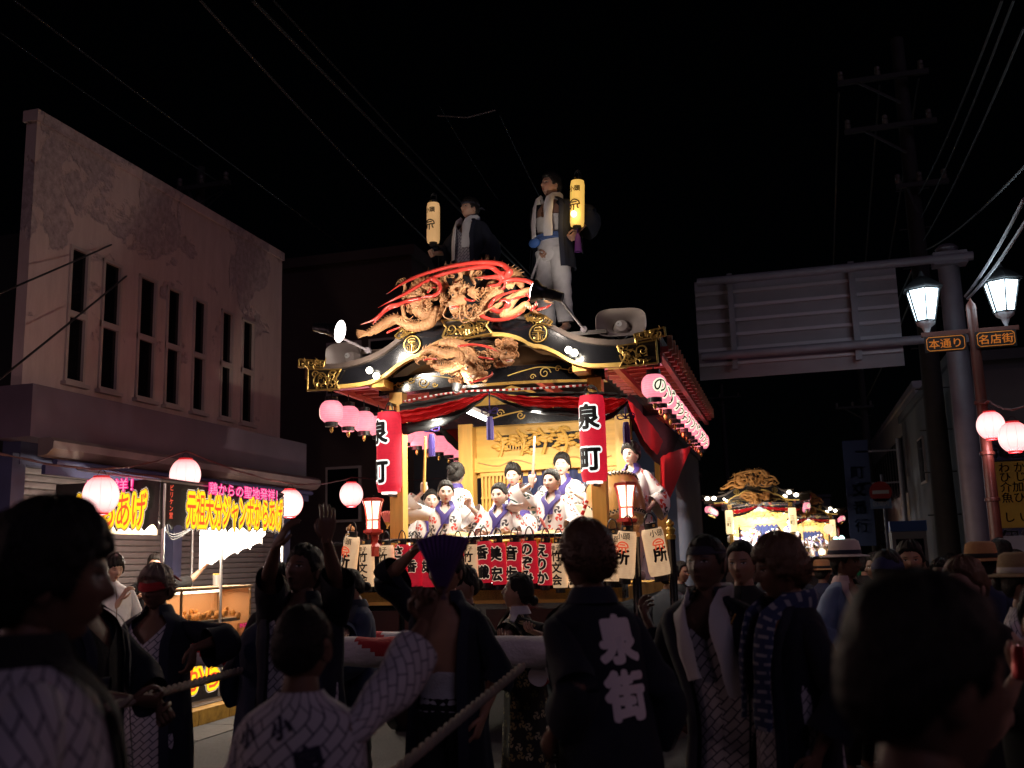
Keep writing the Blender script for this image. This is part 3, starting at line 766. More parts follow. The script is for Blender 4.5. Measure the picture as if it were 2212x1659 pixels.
def head_mesh(m, Mx, skin, fem=False, lips=None, eyeopen=1., mouth=0., brow=(.02, .016, .014), mk=1.):
    """skull, face and ears added to m, transformed by Mx"""
    lips = lips or tuple(c * f for c, f in zip(skin, (.78, .52, .5)))
    rs = []; cols = []
    for i in range(NT + 1):
        th = max(-pi / 2 + .01, min(pi / 2 - .01, -pi / 2 + pi * i / NT)); ring = []
        for a in AV:
            p = face_point(a, th, fem); x, y, z = p; c = list(skin)
            if y < -.02:
                def mixc(col, w):
                    for q in range(3): c[q] = c[q] * (1 - w) + col[q] * w
                ax = abs(x)
                bl = gz(ax, .04, .018) * gz(z, -.022, .018); mixc((skin[0], skin[1] * .72, skin[2] * .72), .45 * bl)
                mixc((skin[0] * .55, skin[1] * .4, skin[2] * .38), .5 * gz(ax, .007, .004) * gz(z, -.0365, .004))
            ring.append(Mx @ p); cols.append(tuple(c))
        rs.append(ring)
    o = len(m.v); m.rings(rs); m.c[o:o + len(cols)] = cols
    def surf(x, z, l):
        th = math.asin(max(-.99, min(.99, z / .117))); a = 0.
        for _ in range(8):
            q = face_point(a, th, fem); a += (x - q.x) / (.0765 * max(.2, cos(th)) * max(.3, cos(a)))
        q = face_point(a, th, fem); return Mx @ (q + V((0, -l, 0)))
    def patch(cx, cz, rx, rz, l, col, n=12, lo=1., sk=0.):
        m.col = col; ps = [surf(cx, cz, l)] + [surf(cx + rx * cos(2 * pi * k / n), cz + sk * rx * cos(2 * pi * k / n) + rz * (sin(2 * pi * k / n) if sin(2 * pi * k / n) > 0 else lo * sin(2 * pi * k / n)), l) for k in range(n)]
        m.add(ps, [(0, 1 + k, 1 + (k + 1) % n) for k in range(n)])
    for s in (-1, 1):
        if eyeopen > .3:
            patch(s * .0315, .0065, .0135, .0052 * eyeopen, .0012, (.55, .50, .47), lo=.7, sk=.10 * s)
            patch(s * .0312, .0070, .0058 * (.6 + .4 * mk), .0052 * eyeopen * (.6 + .4 * mk), .0020, (.012, .008, .007), 10)
        patch(s * .0318, .0118 if eyeopen > .3 else .006, .0155 * (1 + .1 * (mk - 1)), .0022 * mk, .0022, (.012, .008, .008), sk=.10 * s)
        patch(s * .0335, .0270, .0175 * (1 + .1 * (mk - 1)), .0026 * mk, .0014, brow, sk=.06 * s)
    patch(0, -.0545, .0185, .0042, .0012, lips, 14, .6); patch(0, -.0640, .0165, .0055, .0012, tuple(min(1, c * 1.08) for c in lips), 14)
    patch(0, -.0590, .0150 - .003 * (mouth > 0), .0010 + .011 * mouth, .0022, (.06, .012, .012), 12)
    for s in (-1, 1):
        o = len(m.v); m.col = tuple(x * .95 for x in skin)
        rot = Matrix.Rotation(R(-12 * 1), 3, 'X') @ Matrix.Rotation(R(18 * s), 3, 'Z')
        t = MB(); t.ell((0, 0, 0), (.010, .019, .032), rot, 10, 8); t.ell((s * .007, -.002, .001), (.008, .023, .036), rot, 10, 8)
        t.v = [Mx @ (p + V((s * .074, .012, -.006))) for p in t.v]; m.add(t.v, t.f)
    m.col = (1, 1, 1)
def hair_mesh(Mx, style='short', seed=0, T=.016, spikes=0, slen=1.):
    r = random.Random(seed); m = MB(); rs = []
    for i in range(NT + 1):
        th = max(-pi / 2 + .01, min(pi / 2 - .01, -pi / 2 + pi * i / NT)); ring = []
        for k, a in enumerate(AV):
            x, y, z = head_point(a, th); t = z / .117; aa = abs(a)
            if style in ('up', 'bun', 'low'):
                hl = interp([(0, .60), (.45, .58), (.8, .42), (1.05, .15), (1.35, .05), (1.7, -.15), (2.2, -.52), (3.15, -.62)], aa)[0]
            elif style == 'fringe':
                hl = interp([(0, .34), (.6, .30), (.95, .05), (1.15, -.3), (1.4, -.2), (1.7, -.35), (2.2, -.6), (3.15, -.72)], aa)[0] + .16 * mnoise.noise(V((a * 7, seed * 3.1, 0)))
            elif style == 'crew':
                hl = interp([(0, .58), (.5, .60), (.85, .48), (1.1, .1), (1.25, -.12), (1.45, .1), (1.75, -.15), (2.2, -.5), (3.15, -.62)], aa)[0]
            elif style == 'long':
                hl = interp([(0, .5), (.5, .4), (.8, .1), (1.05, -.4), (1.4, -.9), (3.15, -1.)], aa)[0] + .05 * mnoise.noise(V((a * 6, seed, 0)))
            else:
                hl = interp([(0, .50), (.5, .50), (.85, .36), (1.1, .05), (1.25, -.18), (1.45, .02), (1.75, -.25), (2.2, -.55), (3.15, -.66)], aa)[0] + .07 * mnoise.noise(V((a * 8, seed * 1.7, 0)))
            w = smooth01(hl - .03, hl + .12, t)
            th_ = T * (1 + .8 * smooth01(.2, 1., t))
            if style == 'up': th_ = T * (1.1 + 1.3 * smooth01(.3, 1, t) + .5 * smooth01(0, 1, math.sin(max(0, min(pi, aa)))))
            n = mnoise.noise(V((a * 5 + seed, t * 3, seed))) * .35 + mnoise.noise(V((a * 22 + seed, t * 5, seed))) * (.22 if style not in ('up', 'bun') else .10)
            d = w * th_ * (1 + n) - (1 - w) * .007
            nrm = V((x / .0765 ** 2, y / .097 ** 2, z / .117 ** 2)); nrm.normalize()
            ring.append(Mx @ (V((x, y, z)) + nrm * d))
        rs.append(ring)
    m.rings(rs)
    def blob(c, rr, rot=None):
        t = MB(); t.ell((0, 0, 0), rr, rot, 16, 12)
        t.v = [Mx @ (p * (1 + .10 * mnoise.noise(p * 40 + V((seed, 0, 0)))) + V(c)) for p in t.v]; m.add(t.v, t.f)
    if style == 'up':
        blob((0, .045, .105), (.066, .062, .045)); blob((.0, .105, .05), (.05, .045, .05))
        for s in (-1, 1): blob((s * .035, .085, .085), (.04, .045, .035))
    if style == 'bun': blob((0, .03, .10), (.064, .07, .035)); blob((0, .13, .01), (.042, .036, .042))
    if style == 'low': blob((.0, .125, -.03), (.036, .034, .036))
    if style == 'long': blob((0, .06, -.10), (.075, .05, .10))
    for _ in range(spikes):
        a = r.uniform(-pi, pi); t = r.uniform(-.5, 1.); th = math.asin(t)
        hl = interp([(0, .52), (.8, .4), (1.2, -.1), (3.15, -.6)], abs(a))[0]
        if t < hl + .04: continue
        x, y, z = head_point(a, th); nrm = V((x / .0765 ** 2, y / .097 ** 2, z / .117 ** 2)).normalized()
        dirn = (nrm + V((r.uniform(-.5, .5), r.uniform(-.7, .2), r.uniform(-.2, .5)))).normalized(); p = V((x, y, z)) + nrm * T * .8
        L = r.uniform(.008, .022) * slen; sd = dirn.orthogonal().normalized() * (.0018 + .0008 * (slen > 1))
        m.add([Mx @ (p - sd), Mx @ (p + sd), Mx @ (p + dirn * L + V((0, 0, -L * .2)))], [(0, 1, 2)])
    return m
def hand_mesh(m, W, d, side_up, skin, s=1., curl=.5, grip=None, sgn=1):
    """W wrist, d pointing along the hand, side_up = direction toward the thumb"""
    d = V(d).normalized(); tu = V(side_up); tu = (tu - d * tu.dot(d)).normalized(); pn = d.cross(tu) * sgn; m.col = skin
    # palm normal pn: fingers curl toward pn
    def P(a, b, c): return W + d * a * s + tu * b * s + pn * c * s
    rs = []
    for a, w, t in ((-.02, .023, .019), (.01, .028, .018), (.04, .038, .016), (.075, .041, .014), (.092, .039, .012), (.098, .03, .007)):
        rs.append([P(a, w * cos(2 * pi * k / 12), t * sin(2 * pi * k / 12)) for k in range(12)])
    m.rings(rs)
    for j, (b, L) in enumerate(((.029, .072), (.010, .080), (-.010, .074), (-.028, .058))):
        ang = 0.; p = V((.088, b, 0.)); pts = [P(p.x - .015, p.y, 0), P(p.x, p.y, p.z)]; rad = [.0095 * s, .0095 * s]
        for kk, f in enumerate((.45, .30, .25)):
            ang += curl * (1.15 if kk else .9) * (1 + .06 * j); p = p + V((cos(ang) * L * f, b * .04, sin(ang) * L * f)); pts.append(P(p.x, p.y, p.z)); rad.append((.0088, .008, .0062)[kk] * s)
        m.tube(pts, rad, 7, roundcap=True)
    p0 = P(.012, .022, .004)
    m.tube([p0, P(.035, .043, .008 + .012 * curl), P(.062, .050 - .012 * curl, .012 + .03 * curl), P(.082, .047 - .03 * curl, .014 + .042 * curl)], [.014 * s, .012 * s, .010 * s, .0075 * s], 7, roundcap=True)
    m.col = (1, 1, 1)
def ik(S, Hd, hint, l1=.285, l2=.255):
    S = V(S); Hd = V(Hd); d = Hd - S; L = d.length
    if L > (l1 + l2) * .995: Hd = S + d * ((l1 + l2) * .995 / L); d = Hd - S; L = d.length
    d.normalize(); a = (l1 * l1 - l2 * l2 + L * L) / (2 * L); h = math.sqrt(max(0, l1 * l1 - a * a))
    hv = V(hint); hv = hv - d * hv.dot(d); hv = hv.normalized() if hv.length > 1e-4 else d.orthogonal().normalized()
    return S + d * a + hv * h, Hd

TORSO = [(.80, .150, .100, 0), (.90, .165, .115, .005), (1.02, .142, .100, 0), (1.15, .155, .108, -.005), (1.27, .172, .115, -.005), (1.36, .165, .100, .0), (1.42, .110, .075, .008), (1.455, .064, .058, .012), (1.52, .054, .056, .010)]
ROBE = [(1.485, .072, .070, .015), (1.465, .088, .078, .012), (1.44, .135, .095, .008), (1.41, .186, .108, .004), (1.36, .213, .128, 0), (1.25, .216, .147, -.003), (1.10, .206, .152, -.003), (.95, .214, .160, 0), (.75, .232, .175, 0), (.5, .248, .19, 0), (.2, .262, .205, 0), (0, .27, .21, 0)]
class Fig:
    def __init__(s, label, pos, face=0., H=1.70, floor=0., fem=False, lean=(0, 0), headrot=(0, 0, 0), skin=None, group=None, drop=0., L=None, Rr=None, width=1., hint=None, legs=None, cat='person', bend=0., handdir=None, thumb=None):
        s.hd_, s.tb_ = handdir, thumb
        s.label = label; s.H = H; s.k = H / 1.75; s.D = drop; s.fem = fem; s.w = width * (.92 if fem else 1.)
        s.skin = skin or ((.56, .37, .28) if fem else (.40, .24, .165))
        s.root = thing('person', label, cat, (pos[0], pos[1], floor), group, R(face))
        s.lean = V((lean[0], lean[1], 0)); s.hr = headrot
        s.sh = {}
        for g_, tgt in (('L', L), ('R', Rr)):
            sg = 1 if g_ == 'L' else -1
            S = V((sg * .172 * s.w, .005, 1.362)) + s.off(1.385)
            if tgt is None: tgt = (sg * .27 * s.w, -.06, .88)
            tg = V(tgt); hn = (hint or {}).get(g_, (sg * .6, .6, -.3)); E, W = ik(S, tg, hn); s.sh[g_] = (S, E, W)
        s.legs = legs
        nk = V((0, .012, 1.50)) + s.off(1.5)
        yw, pt, rl = [R(q) for q in headrot]
        Rm = Matrix.Rotation(yw, 4, 'Z') @ Matrix.Rotation(-pt, 4, 'X') @ Matrix.Rotation(rl, 4, 'Y')
        s.HM = Matrix.Translation(nk) @ Rm @ Matrix.Translation((0, -.022, .108)) @ Matrix.Scale(1.07, 4); s.neck = nk
    def off(s, z):
        t = smooth01(.85, 1.5, z); return s.lean * t
    def fin(s, m):                                     # from modelling height to the floor of the thing
        m.v = [(p - V((0, 0, s.D))) * s.k for p in m.v]; return m
    def part(s, m, name, mats, parent=None, uvs=None, smooth=50, recalc=False):
        s.fin(m); me = m.mesh(name, mats, 0)
        if recalc:
            bm = bmesh.new(); bm.from_mesh(me); bmesh.ops.recalc_face_normals(bm, faces=bm.faces); bm.to_mesh(me); bm.free()
        if uvs: uvmesh(m, uvs, me)
        me.polygons.foreach_set('use_smooth', [True] * len(me.polygons)); me.set_sharp_from_angle(angle=R(smooth))
        o = bpy.data.objects.new(name, me); sc.collection.objects.link(o); o.parent = parent or s.root; ORG[o.name] = V((0, 0, 0)); return o
    def leg_pts(s, sg):
        if s.legs: return [V(p) for p in s.legs['L' if sg > 0 else 'R']]
        if s.D > .15: return [V((sg * .09, 0, .88)), V((sg * .13, -.36, s.D + .10)), V((sg * .11, .05, s.D + .06)), V((sg * .11, .12, s.D + .05))]
        return [V((sg * .09, 0, .88)), V((sg * .105, -.015, .48)), V((sg * .11, .02, .09)), V((sg * .115, -.10, .03))]
    def body(s, remesh=True, hands=(.5, .5), thumb=None, mouth=0., eyeopen=1., lips=None, handdir=None, mk=1.):
        m = MB(); w = s.w; handdir = handdir or s.hd_; thumb = thumb or s.tb_
        m.rings([[V((hw * w * sin(2 * pi * k / 20), yc - hd * cos(2 * pi * k / 20), z)) + s.off(z) for k in range(20)] for z, hw, hd, yc in TORSO])
        for sg, g_ in ((1, 'L'), (-1, 'R')):
            S, E, W = s.sh[g_]; C = V((sg * .08 * w, .005, 1.362)) + s.off(1.385)
            f = w if s.fem else 1.
            m.tube([C, S, S.lerp(E, .35), S.lerp(E, .8), E, E.lerp(W, .3), E.lerp(W, .75), W], [.045 * f, .049 * f, .048 * f, .040 * f, .038 * f, .040 * f, .029 * f, .024 * f], 12, roundcap=True)
            a, b, c, d = s.leg_pts(sg)
            m.tube([a + V((0, 0, .05)), a, a.lerp(b, .5), b, b.lerp(c, .3), b.lerp(c, .7), c], [.07, .085, .075, .055, .056, .043, .036], 12, roundcap=True)
            m.tube([c + (c - d).normalized() * .04, c.lerp(d, .5), d], [.036, .038, .026], 10, flat=1.0, roundcap=True)
        m.tube([V((0, .012, 1.42)) + s.off(1.42), s.neck, s.HM @ V((0, .015, -.06))], [.056 * w, .053 * w, .050 * w], 14, roundcap=True)
        if remesh:
            me = m.mesh('tmp', None, 0); o = bpy.data.objects.new('tmp', me); sc.collection.objects.link(o)
            md = o.modifiers.new('r', 'REMESH'); md.mode = 'VOXEL'; md.voxel_size = .013
            sm = o.modifiers.new('s', 'SMOOTH'); sm.iterations = 3; sm.factor = .5
            dg = bpy.context.evaluated_depsgraph_get(); e = bpy.data.meshes.new_from_object(o.evaluated_get(dg))
            m = MB(); m.col = s.skin; m.add([v.co for v in e.vertices], [tuple(p.vertices) for p in e.polygons]); m.col = (1, 1, 1)
            bpy.data.objects.remove(o); bpy.data.meshes.remove(me); bpy.data.meshes.remove(e)
        else: m.c = [s.skin] * len(m.v)
        for i, (sg, g_) in enumerate(((1, 'L'), (-1, 'R'))):
            S, E, W = s.sh[g_]; d = (W - E).normalized()
            if handdir and g_ in handdir: d = V(handdir[g_]).normalized()
            tu = V((thumb or {}).get(g_, (0, -1, .2)))
            if abs(tu.normalized().dot(d)) > .97: tu = V((0, 0, 1))
            pd = d.cross((tu - d * tu.dot(d)).normalized()); inward = V((-sg, 0, 0))
            sgn = 1 if pd.dot(inward) >= 0 else -1
            hand_mesh(m, W, d, tu, s.skin, .95 if s.fem else 1.05, hands[i], sgn=sgn)
        head_mesh(m, s.HM, s.skin, s.fem, lips, eyeopen, mouth, mk=mk)
        s.bodyo = s.part(m, 'body', M_skin); return s
    def hair(s, style='short', m_=None, T=.016, spikes=0, seed=None, slen=1.):
        s.part(hair_mesh(s.HM, style, seed if seed is not None else rng.randint(0, 99), T, spikes, slen), 'hair', m_ or M_hair, smooth=70); return s
    def robe(s, m_, hem, gap, name='robe', collar=None, cw=.26, fat=1., sleeve=(.75, .085, .10), folds=1., collar_name='collar', sleeves=True, top=1.485, seed=1., collar_end=0.):
        zs = []; z = top
        while z > hem: zs.append(z); z -= .012 if z > 1.40 else .035
        zs.append(hem); n = 56; m = MB(); uvs = []; cols = []
        for z in zs:
            hw, hd, yc = interp([(-q[0],) + q[1:] for q in ROBE], -z); hw *= s.w * fat; hd *= fat; hd *= (1 if not s.fem else .95)
            gp = interp([(-a, b) for a, b in sorted(gap, reverse=True)], -z)[0]
            c = V((0, yc, z)) + s.off(z); ring = []
            for k in range(n + 1):
                ph = gp + (2 * pi - 2 * gp) * k / n
                am = folds * smooth01(1.38, .4, z) * .040; r = 1 + am * (sin(ph * 6 + z * 1.5 + seed * 2) + .6 * sin(ph * 11 - z * 2 + seed)) + .02 * folds * mnoise.noise(V((ph * 2, z * 6, seed))) + .022 * folds * smooth01(1.46, 1.3, z) * mnoise.noise(V((ph * 4.5 + z * 3, z * 9, seed + 4)))
                r += .035 * (k / n - .5) * (gp < .1) * smooth01(.12, .0, gp + .0); ring.append(c + V((-hw * r * sin(ph), -hd * r * cos(ph), 0))); uvs.append((ph * .19, z))
            cols.append(ring)
        m.rings(cols, cap=False, closed=False)
        if sleeves:
            for sg, g_ in ((1, 'L'), (-1, 'R')):
                S, E, W = s.sh[g_]; fr, r0, dr = sleeve
                C = V((sg * .08 * s.w, .0, 1.352)) + s.off(1.375); path = spline([C, S, S.lerp(E, .6), E, E.lerp(W, fr)] if fr > .12 else [C, S, S.lerp(E, .5), E.lerp(W, fr)], 6); NP = len(path); rs = []
                tot = 0
                for i, p in enumerate(path):
                    d = (path[min(i + 1, NP - 1)] - path[max(i - 1, 0)]).normalized(); t = i / (NP - 1)
                    dn = V((0, 0, -1)); dn = dn - d * dn.dot(d); sl = dn.length
                    dn = V((sg * .15, .5, -1)); dn = dn - d * dn.dot(d); dn.normalize(); sd = d.cross(dn); dd = dr * smooth01(.15, 1, t) * max(.25, sl); ra = r0 * (.72 + .38 * smooth01(.1, .8, t))
                    cc = p + dn * dd * .5
                    if i: tot += (p - path[i - 1]).length
                    ring = []
                    for k in range(25):
                        an = 2 * pi * k / 24; f = 1 + folds * (.06 * mnoise.noise(V((an * 1.3, tot * 9, seed + sg))) + .035 * sin(tot * 34 + an * 2 + seed * 3))
                        ring.append(cc + dn * ((ra + dd * .5) * cos(an) * f) + sd * (ra * .92 * sin(an) * f)); uvs.append((an * .1 + 3 * sg, tot))
                    rs.append(ring)
                m.rings(rs, cap=False, closed=False)
        o = s.part(m, name, m_, uvs=uvs, smooth=80)
        s.last = o; s.zs = zs
        if collar:
            m = MB(); uvs = []
            def edge(sg):
                A = []; B = []
                for z in zs:
                    if z < max(hem + .002, collar_end) or z > top - .012: continue
                    hw, hd, yc = interp([(-q[0],) + q[1:] for q in ROBE], -z); hw *= s.w * fat; hd *= fat * (1 if not s.fem else .95)
                    gp = interp([(-a, b) for a, b in sorted(gap, reverse=True)], -z)[0]; c = V((0, yc, z)) + s.off(z)
                    for lst, ph in ((A, gp - .02), (B, gp + cw * .19 / max(hw, .09))):
                        lst.append(c + V((-sg * (hw * 1.05 + .012) * sin(ph), -(hd * 1.05 + .014) * cos(ph), 0)))
                return A, B
            for sg in (1, -1):
                A, B = edge(sg); o_ = len(m.v); m.rings([[a, (a + b) / 2 + V((0, -.006, 0)), b] for a, b in zip(A, B)], cap=False, closed=False)
                for j, (a, b) in enumerate(zip(A, B)): uvs += [(0, a.z), (.025, a.z), (.05, a.z)]
            rs = []
            hw, hd, yc = ROBE[0][1:]; gp = interp([(-a, b) for a, b in sorted(gap, reverse=True)], -top)[0]
            for dz, ex in ((.028, .0), (.012, .012), (-.03, .03)):
                c = V((0, yc, top + dz)) + s.off(top)
                rs.append([c + V((-(hw * s.w + ex + .004) * sin(ph), -(hd + ex + .004) * cos(ph), 0)) for ph in [gp * .8 + (2 * pi - 1.6 * gp) * k / 24 for k in range(25)]])
                uvs += [(k * .02, dz) for k in range(25)]
            m.rings(rs, cap=False, closed=False)
            s.part(m, collar_name, collar, parent=o, uvs=uvs, smooth=80)
        return s
    def wrap(s, m_, z0, z1, name='sash', ex=.02, fat=1., wob=0.):
        m = MB(); rs = []; n = 40; uvs = []
        for i in range(9):
            z = lerp(z0, z1, i / 8); hw, hd, yc = interp([(-q[0],) + q[1:] for q in ROBE], -z); c = V((0, yc, z)) + s.off(z)
            e = ex + .004 * sin(i * 2.1) + .006 * wob * (i % 2); rs.append([c + V(((hw * s.w * fat + e) * sin(2 * pi * k / n), -(hd * fat + e) * cos(2 * pi * k / n), .004 * wob * sin(k * .8))) for k in range(n)]); uvs += [(k * .03, z) for k in range(n)]
        m.rings(rs); s.part(m, name, m_, uvs=uvs); return s
    def chest_wrap(s, m_, z0, z1):
        m = MB(); rs = []; n = 32
        for i in range(15):
            z = lerp(z0, z1, i / 14); hw, hd, yc = interp(TORSO, z); c = V((0, yc, z)) + s.off(z); e = .012 + .004 * (i % 2)
            rs.append([c + V(((hw * s.w + e) * sin(2 * pi * k / n), -(hd + e) * cos(2 * pi * k / n), .006 * sin(k * .5 + i))) for k in range(n)])
        m.rings(rs); s.part(m, 'chest_wrap', m_); return s
    def sash(s, m_, a=(-.10, 1.43), b=(.14, 1.05), w=.045, name='sash', fat=1.07):
        m = MB(); A = []; B = []
        for i in range(13):
            t = i / 12; x = lerp(a[0], b[0], t); z = lerp(a[1], b[1], t)
            for lst, dx in ((A, -w * .6), (B, w * .6)):
                zz = z + dx * .8; xx = x + dx; hw, hd, yc = interp([(-q[0],) + q[1:] for q in ROBE], -zz); hw *= s.w
                q = max(-.98, min(.98, xx / hw)); lst.append(V((xx, yc - (hd * fat + .012) * math.sqrt(1 - q * q) , zz)) + s.off(zz))
        m.strip(A, B, (0, .006, 0)); s.part(m, name, m_); return s
    def pants(s, m_, name='trousers', fat=1.25, to=.1, waist=.98):
        m = MB()
        m.rings([[V((hw * s.w * 1.07 * sin(2 * pi * k / 20), yc - hd * 1.1 * cos(2 * pi * k / 20), z)) + s.off(z) for k in range(20)] for z, hw, hd, yc in [(waist, .150, .106, 0), (.92, .166, .118, .004), (.84, .17, .118, .005), (.78, .15, .105, .005)]])
        for sg in (1, -1):
            a, b, c, d = s.leg_pts(sg); P = [a + V((0, 0, .02)), a.lerp(b, .4), b, b.lerp(c, .5), c + V((0, 0, to - .05))]
            P = spline(P, 5); rad = [lerp(.094, .066, min(1, i / (len(P) - 1))) * fat / 1.1 * (1 + .05 * sin(i * 1.9)) for i in range(len(P))]
            m.tube(P, rad, 16)
        s.part(m, name, m_); return s
    def tshirt(s, m_, name='shirt', hem=.86, fr=-.0):
        return s.robe(m_, hem, [(1.49, .02), (.1, .02)], name, None, fat=.93, sleeve=(0.02, .075, .0), folds=.6)
    def towel(s, m_, l=.36, r_=.30, name='towel', w=.045):
        for sg, L_ in ((1, l), (-1, r_)): pass
        path = []
        for i in range(9): t = i / 8; z = 1.42 - l * (1 - t); path.append(V((.085, interp([(-q[0], q[2]) for q in ROBE], -z)[0] * -1.03 - .022, z)))
        for ph in (50, 90, 130, 180, 230, 270, 310): path.append(V((.092 * sin(R(ph)), .012 - .092 * cos(R(ph)), 1.462 + .02 * (1 - cos(R(ph))) / 2)))
        for i in range(9): t = i / 8; z = 1.42 - r_ * t; path.append(V((-.085, interp([(-q[0], q[2]) for q in ROBE], -z)[0] * -1.03 - .022, z)))
        path = [p + s.off(p.z) for p in path]; m = MB(); A = []; N = len(path)
        rs = []
        for i, p in enumerate(path):
            d = (path[min(i + 1, N - 1)] - path[max(i - 1, 0)]).normalized(); cx = V((0, 0, p.z)) + s.off(p.z); out = p - cx; out.z = 0; out.normalize()
            sd = d.cross(out).normalized(); ring = []
            for k in range(12): 
                an = 2 * pi * k / 12; ring.append(p + sd * (w * cos(an) * (1 + .1 * sin(i * 1.3))) + out * (.014 + .012 * sin(an) + .004 * sin(i * .9 + k)))
            rs.append(ring)
        uvs = [(k * .012, i * .03) for i in range(N) for k in range(12)]
        m.rings(rs); s.part(m, name, m_, uvs=uvs); return s
    def band(s, m_, t0=.28, t1=.52, name='headband', ex=.02, knot=False):
        m = MB(); rs = []
        for i in range(7):
            t = lerp(t0, t1, i / 6); th = math.asin(t); ring = []
            for k in range(40):
                a = -pi + 2 * pi * k / 40; x, y, z = head_point(a, th); tt = V((x, y, z)); nr = V((x, y, 0)).normalized()
                ring.append(s.HM @ (tt + nr * (ex + .003 * sin(i * 2 + k * .7)) + V((0, 0, .018 * (y / .1)))))
            rs.append(ring)
        m.rings(rs)
        if knot: m.tube([s.HM @ V((0, .115, .05)), s.HM @ V((.03, .15, .06)), s.HM @ V((.07, .16, .03))], [.014, .02, .008], 8, flat=.5); m.tube([s.HM @ V((0, .115, .05)), s.HM @ V((-.03, .15, .05)), s.HM @ V((-.07, .15, .02))], [.014, .02, .008], 8, flat=.5)
        s.part(m, name, m_); return s
    def hat(s, m_, band, brim=.16, crown=.10, name='hat'):
        m = MB(); z0 = .055
        prof = [(.08, z0 - .004), (brim - .01, z0 - .014), (brim, z0 - .010), (brim - .008, z0 - .004), (.108, z0 + .006), (.106, z0 + .05), (.096, z0 + crown), (.07, z0 + crown + .016), (.03, z0 + crown + .006), (.005, z0 + crown)]
        m.lathe(prof, (0, .008, 0), n=32); m.v = [s.HM @ V((p.x * .92, p.y * 1.12, p.z + .02 * (p.y / .16) ** 2 * 0)) for p in m.v]
        o = s.part(m, name, m_); m = MB(); m.lathe([(.1095, z0 + .008), (.1105, z0 + .01), (.1085, z0 + .036), (.106, z0 + .038)], (0, .008, 0), n=32, cap=False); m.v = [s.HM @ V((p.x * .92, p.y * 1.12, p.z)) for p in m.v]
        s.part(m, 'hat_band', band, parent=o); return s
    def decal(s, target, chars, size, O, d, up, m_, off=.02, step=1.05, name='lettering', lift=.004, cuts=5, tilt=0.):
        """lettering printed on a garment: each point is carried onto the cloth along d (garment space before scaling)"""
        me = target.data; inv = 1 / s.k; vs = [V(v.co) * inv + V((0, 0, s.D)) for v in me.vertices]
        bv = BVHTree.FromPolygons(vs, [tuple(p.vertices) for p in me.polygons]); d = V(d).normalized(); up = V(up).normalized(); rt = d.cross(up).normalized(); m = MB(); n = len(chars)
        for i, ch in enumerate(chars):
            c = V(O) + up * (((n - 1) / 2 - i) * size * step)
            def place(a, b, c=c):
                p = c + rt * (a * cos(tilt) - b * sin(tilt)) + up * (a * sin(tilt) + b * cos(tilt)); h = bv.ray_cast(p - d * .8, d, 1.6)[0]
                return (h if h is not None else p) - d * lift
            text_to(m, ch, size, place, off, cuts=cuts)
        s.part(m, name, m_, parent=target, smooth=80); return s
# ================================================================== THE FLOAT
FY, CX = 8.9, -2.80
M_lacq = mat('black_lacquer', (.010, .010, .013), .16, spec=.6, coat=.5, bump=.04, bscale=6)
M_gold = mat('gilt_metal', (.62, .40, .12), .32, metal=.85, var=.25, vscale=30)
M_goldp = mat('gold_paint', (.62, .40, .10), .5, var=.1, vscale=20)
M_wood = mat('hinoki_wood', (.68, .39, .09), .5, var=.14, vscale=3.5, bump=.08, bscale=30, stretch=(6, 6, .6))
M_woodh = mat('hinoki_wood_level', (.68, .39, .075), .5, var=.14, vscale=3.5, bump=.08, bscale=30, stretch=(.6, 6, 6))
M_carve = mat('carved_keyaki', (.40, .19, .08), .55, var=.22, vscale=14, bump=.45, bscale=95)
M_carve2 = mat('carved_pale', (.46, .235, .105), .55, var=.18, vscale=14, bump=.5, bscale=110)
M_vermil = mat('vermilion_lacquer', (.50, .04, .03), .3, coat=.6, var=.08, vscale=8)
M_redw = mat('red_stained_wood', (.33, .05, .035), .5, var=.15, vscale=9)
M_rbrown = mat('weathered_roof_edge', (.09, .065, .055), .6, var=.2, vscale=8)
def sheer(m, f):
    nt = m.node_tree; b = nt.nodes['Principled BSDF']; o = nt.nodes['Material Output']; tr = nn(nt, 'ShaderNodeBsdfTranslucent'); tr.inputs[0].default_value = b.inputs['Base Color'].default_value
    mx = nn(nt, 'ShaderNodeMixShader'); mx.inputs[0].default_value = f; nt.links.new(b.outputs[0], mx.inputs[1]); nt.links.new(tr.outputs[0], mx.inputs[2]); nt.links.new(mx.outputs[0], o.inputs[0]); return m
M_blkcl = mat('black_curtain', (.010, .010, .011), .85)
M_redcl = mat('red_curtain', (.50, .015, .02), .75, var=.1, vscale=8, bump=.15, bscale=80)
sheer(M_redcl, .5)
M_bulb = mat('bulb_glow', (1, 1, 1), .3, emit=(1, .90, .72), es=14.)
M_tube = mat('fluorescent_glow', (1, 1, 1), .3, emit=(.93, 1, .95), es=9.)

FL = thing('festival_float', 'tall wooden festival float with curved black gable, dragon carvings and red lanterns', 'float', (CX, FY, 0))
def c1(x, y, Y): return at(604.9 + .4297 * x, 553 + .4297 * y, Y)
def mir(p): return V((2 * CX - p.x, p.y, p.z))
def fp(name, m, mt, parent=None, **kw): return m.build(name, mt, parent or FL, **kw)
lowR = [(945, 408), (1000, 400), (1130, 405), (1220, 430), (1262, 462), (1320, 465), (1400, 500), (1470, 540), (1560, 560), (1690, 556)]
topR = [(945, 318), (1070, 318), (1240, 322), (1330, 350), (1450, 412), (1560, 442), (1700, 452), (1790, 440), (1905, 415)]
def curve(pts, Y, n=6): return spline([c1(a, b, Y) for a, b in pts], n)
def xz(P, k):                                          # resample a right half curve by |x| from the centre
    xs = sorted([(abs(p.x - CX), p.z) for p in P]); return [(k_, interp(xs, k_)[0]) for k_ in k]
half = at(1425, 735, FY).x - CX
ks = [half * i / 30 for i in range(31)]
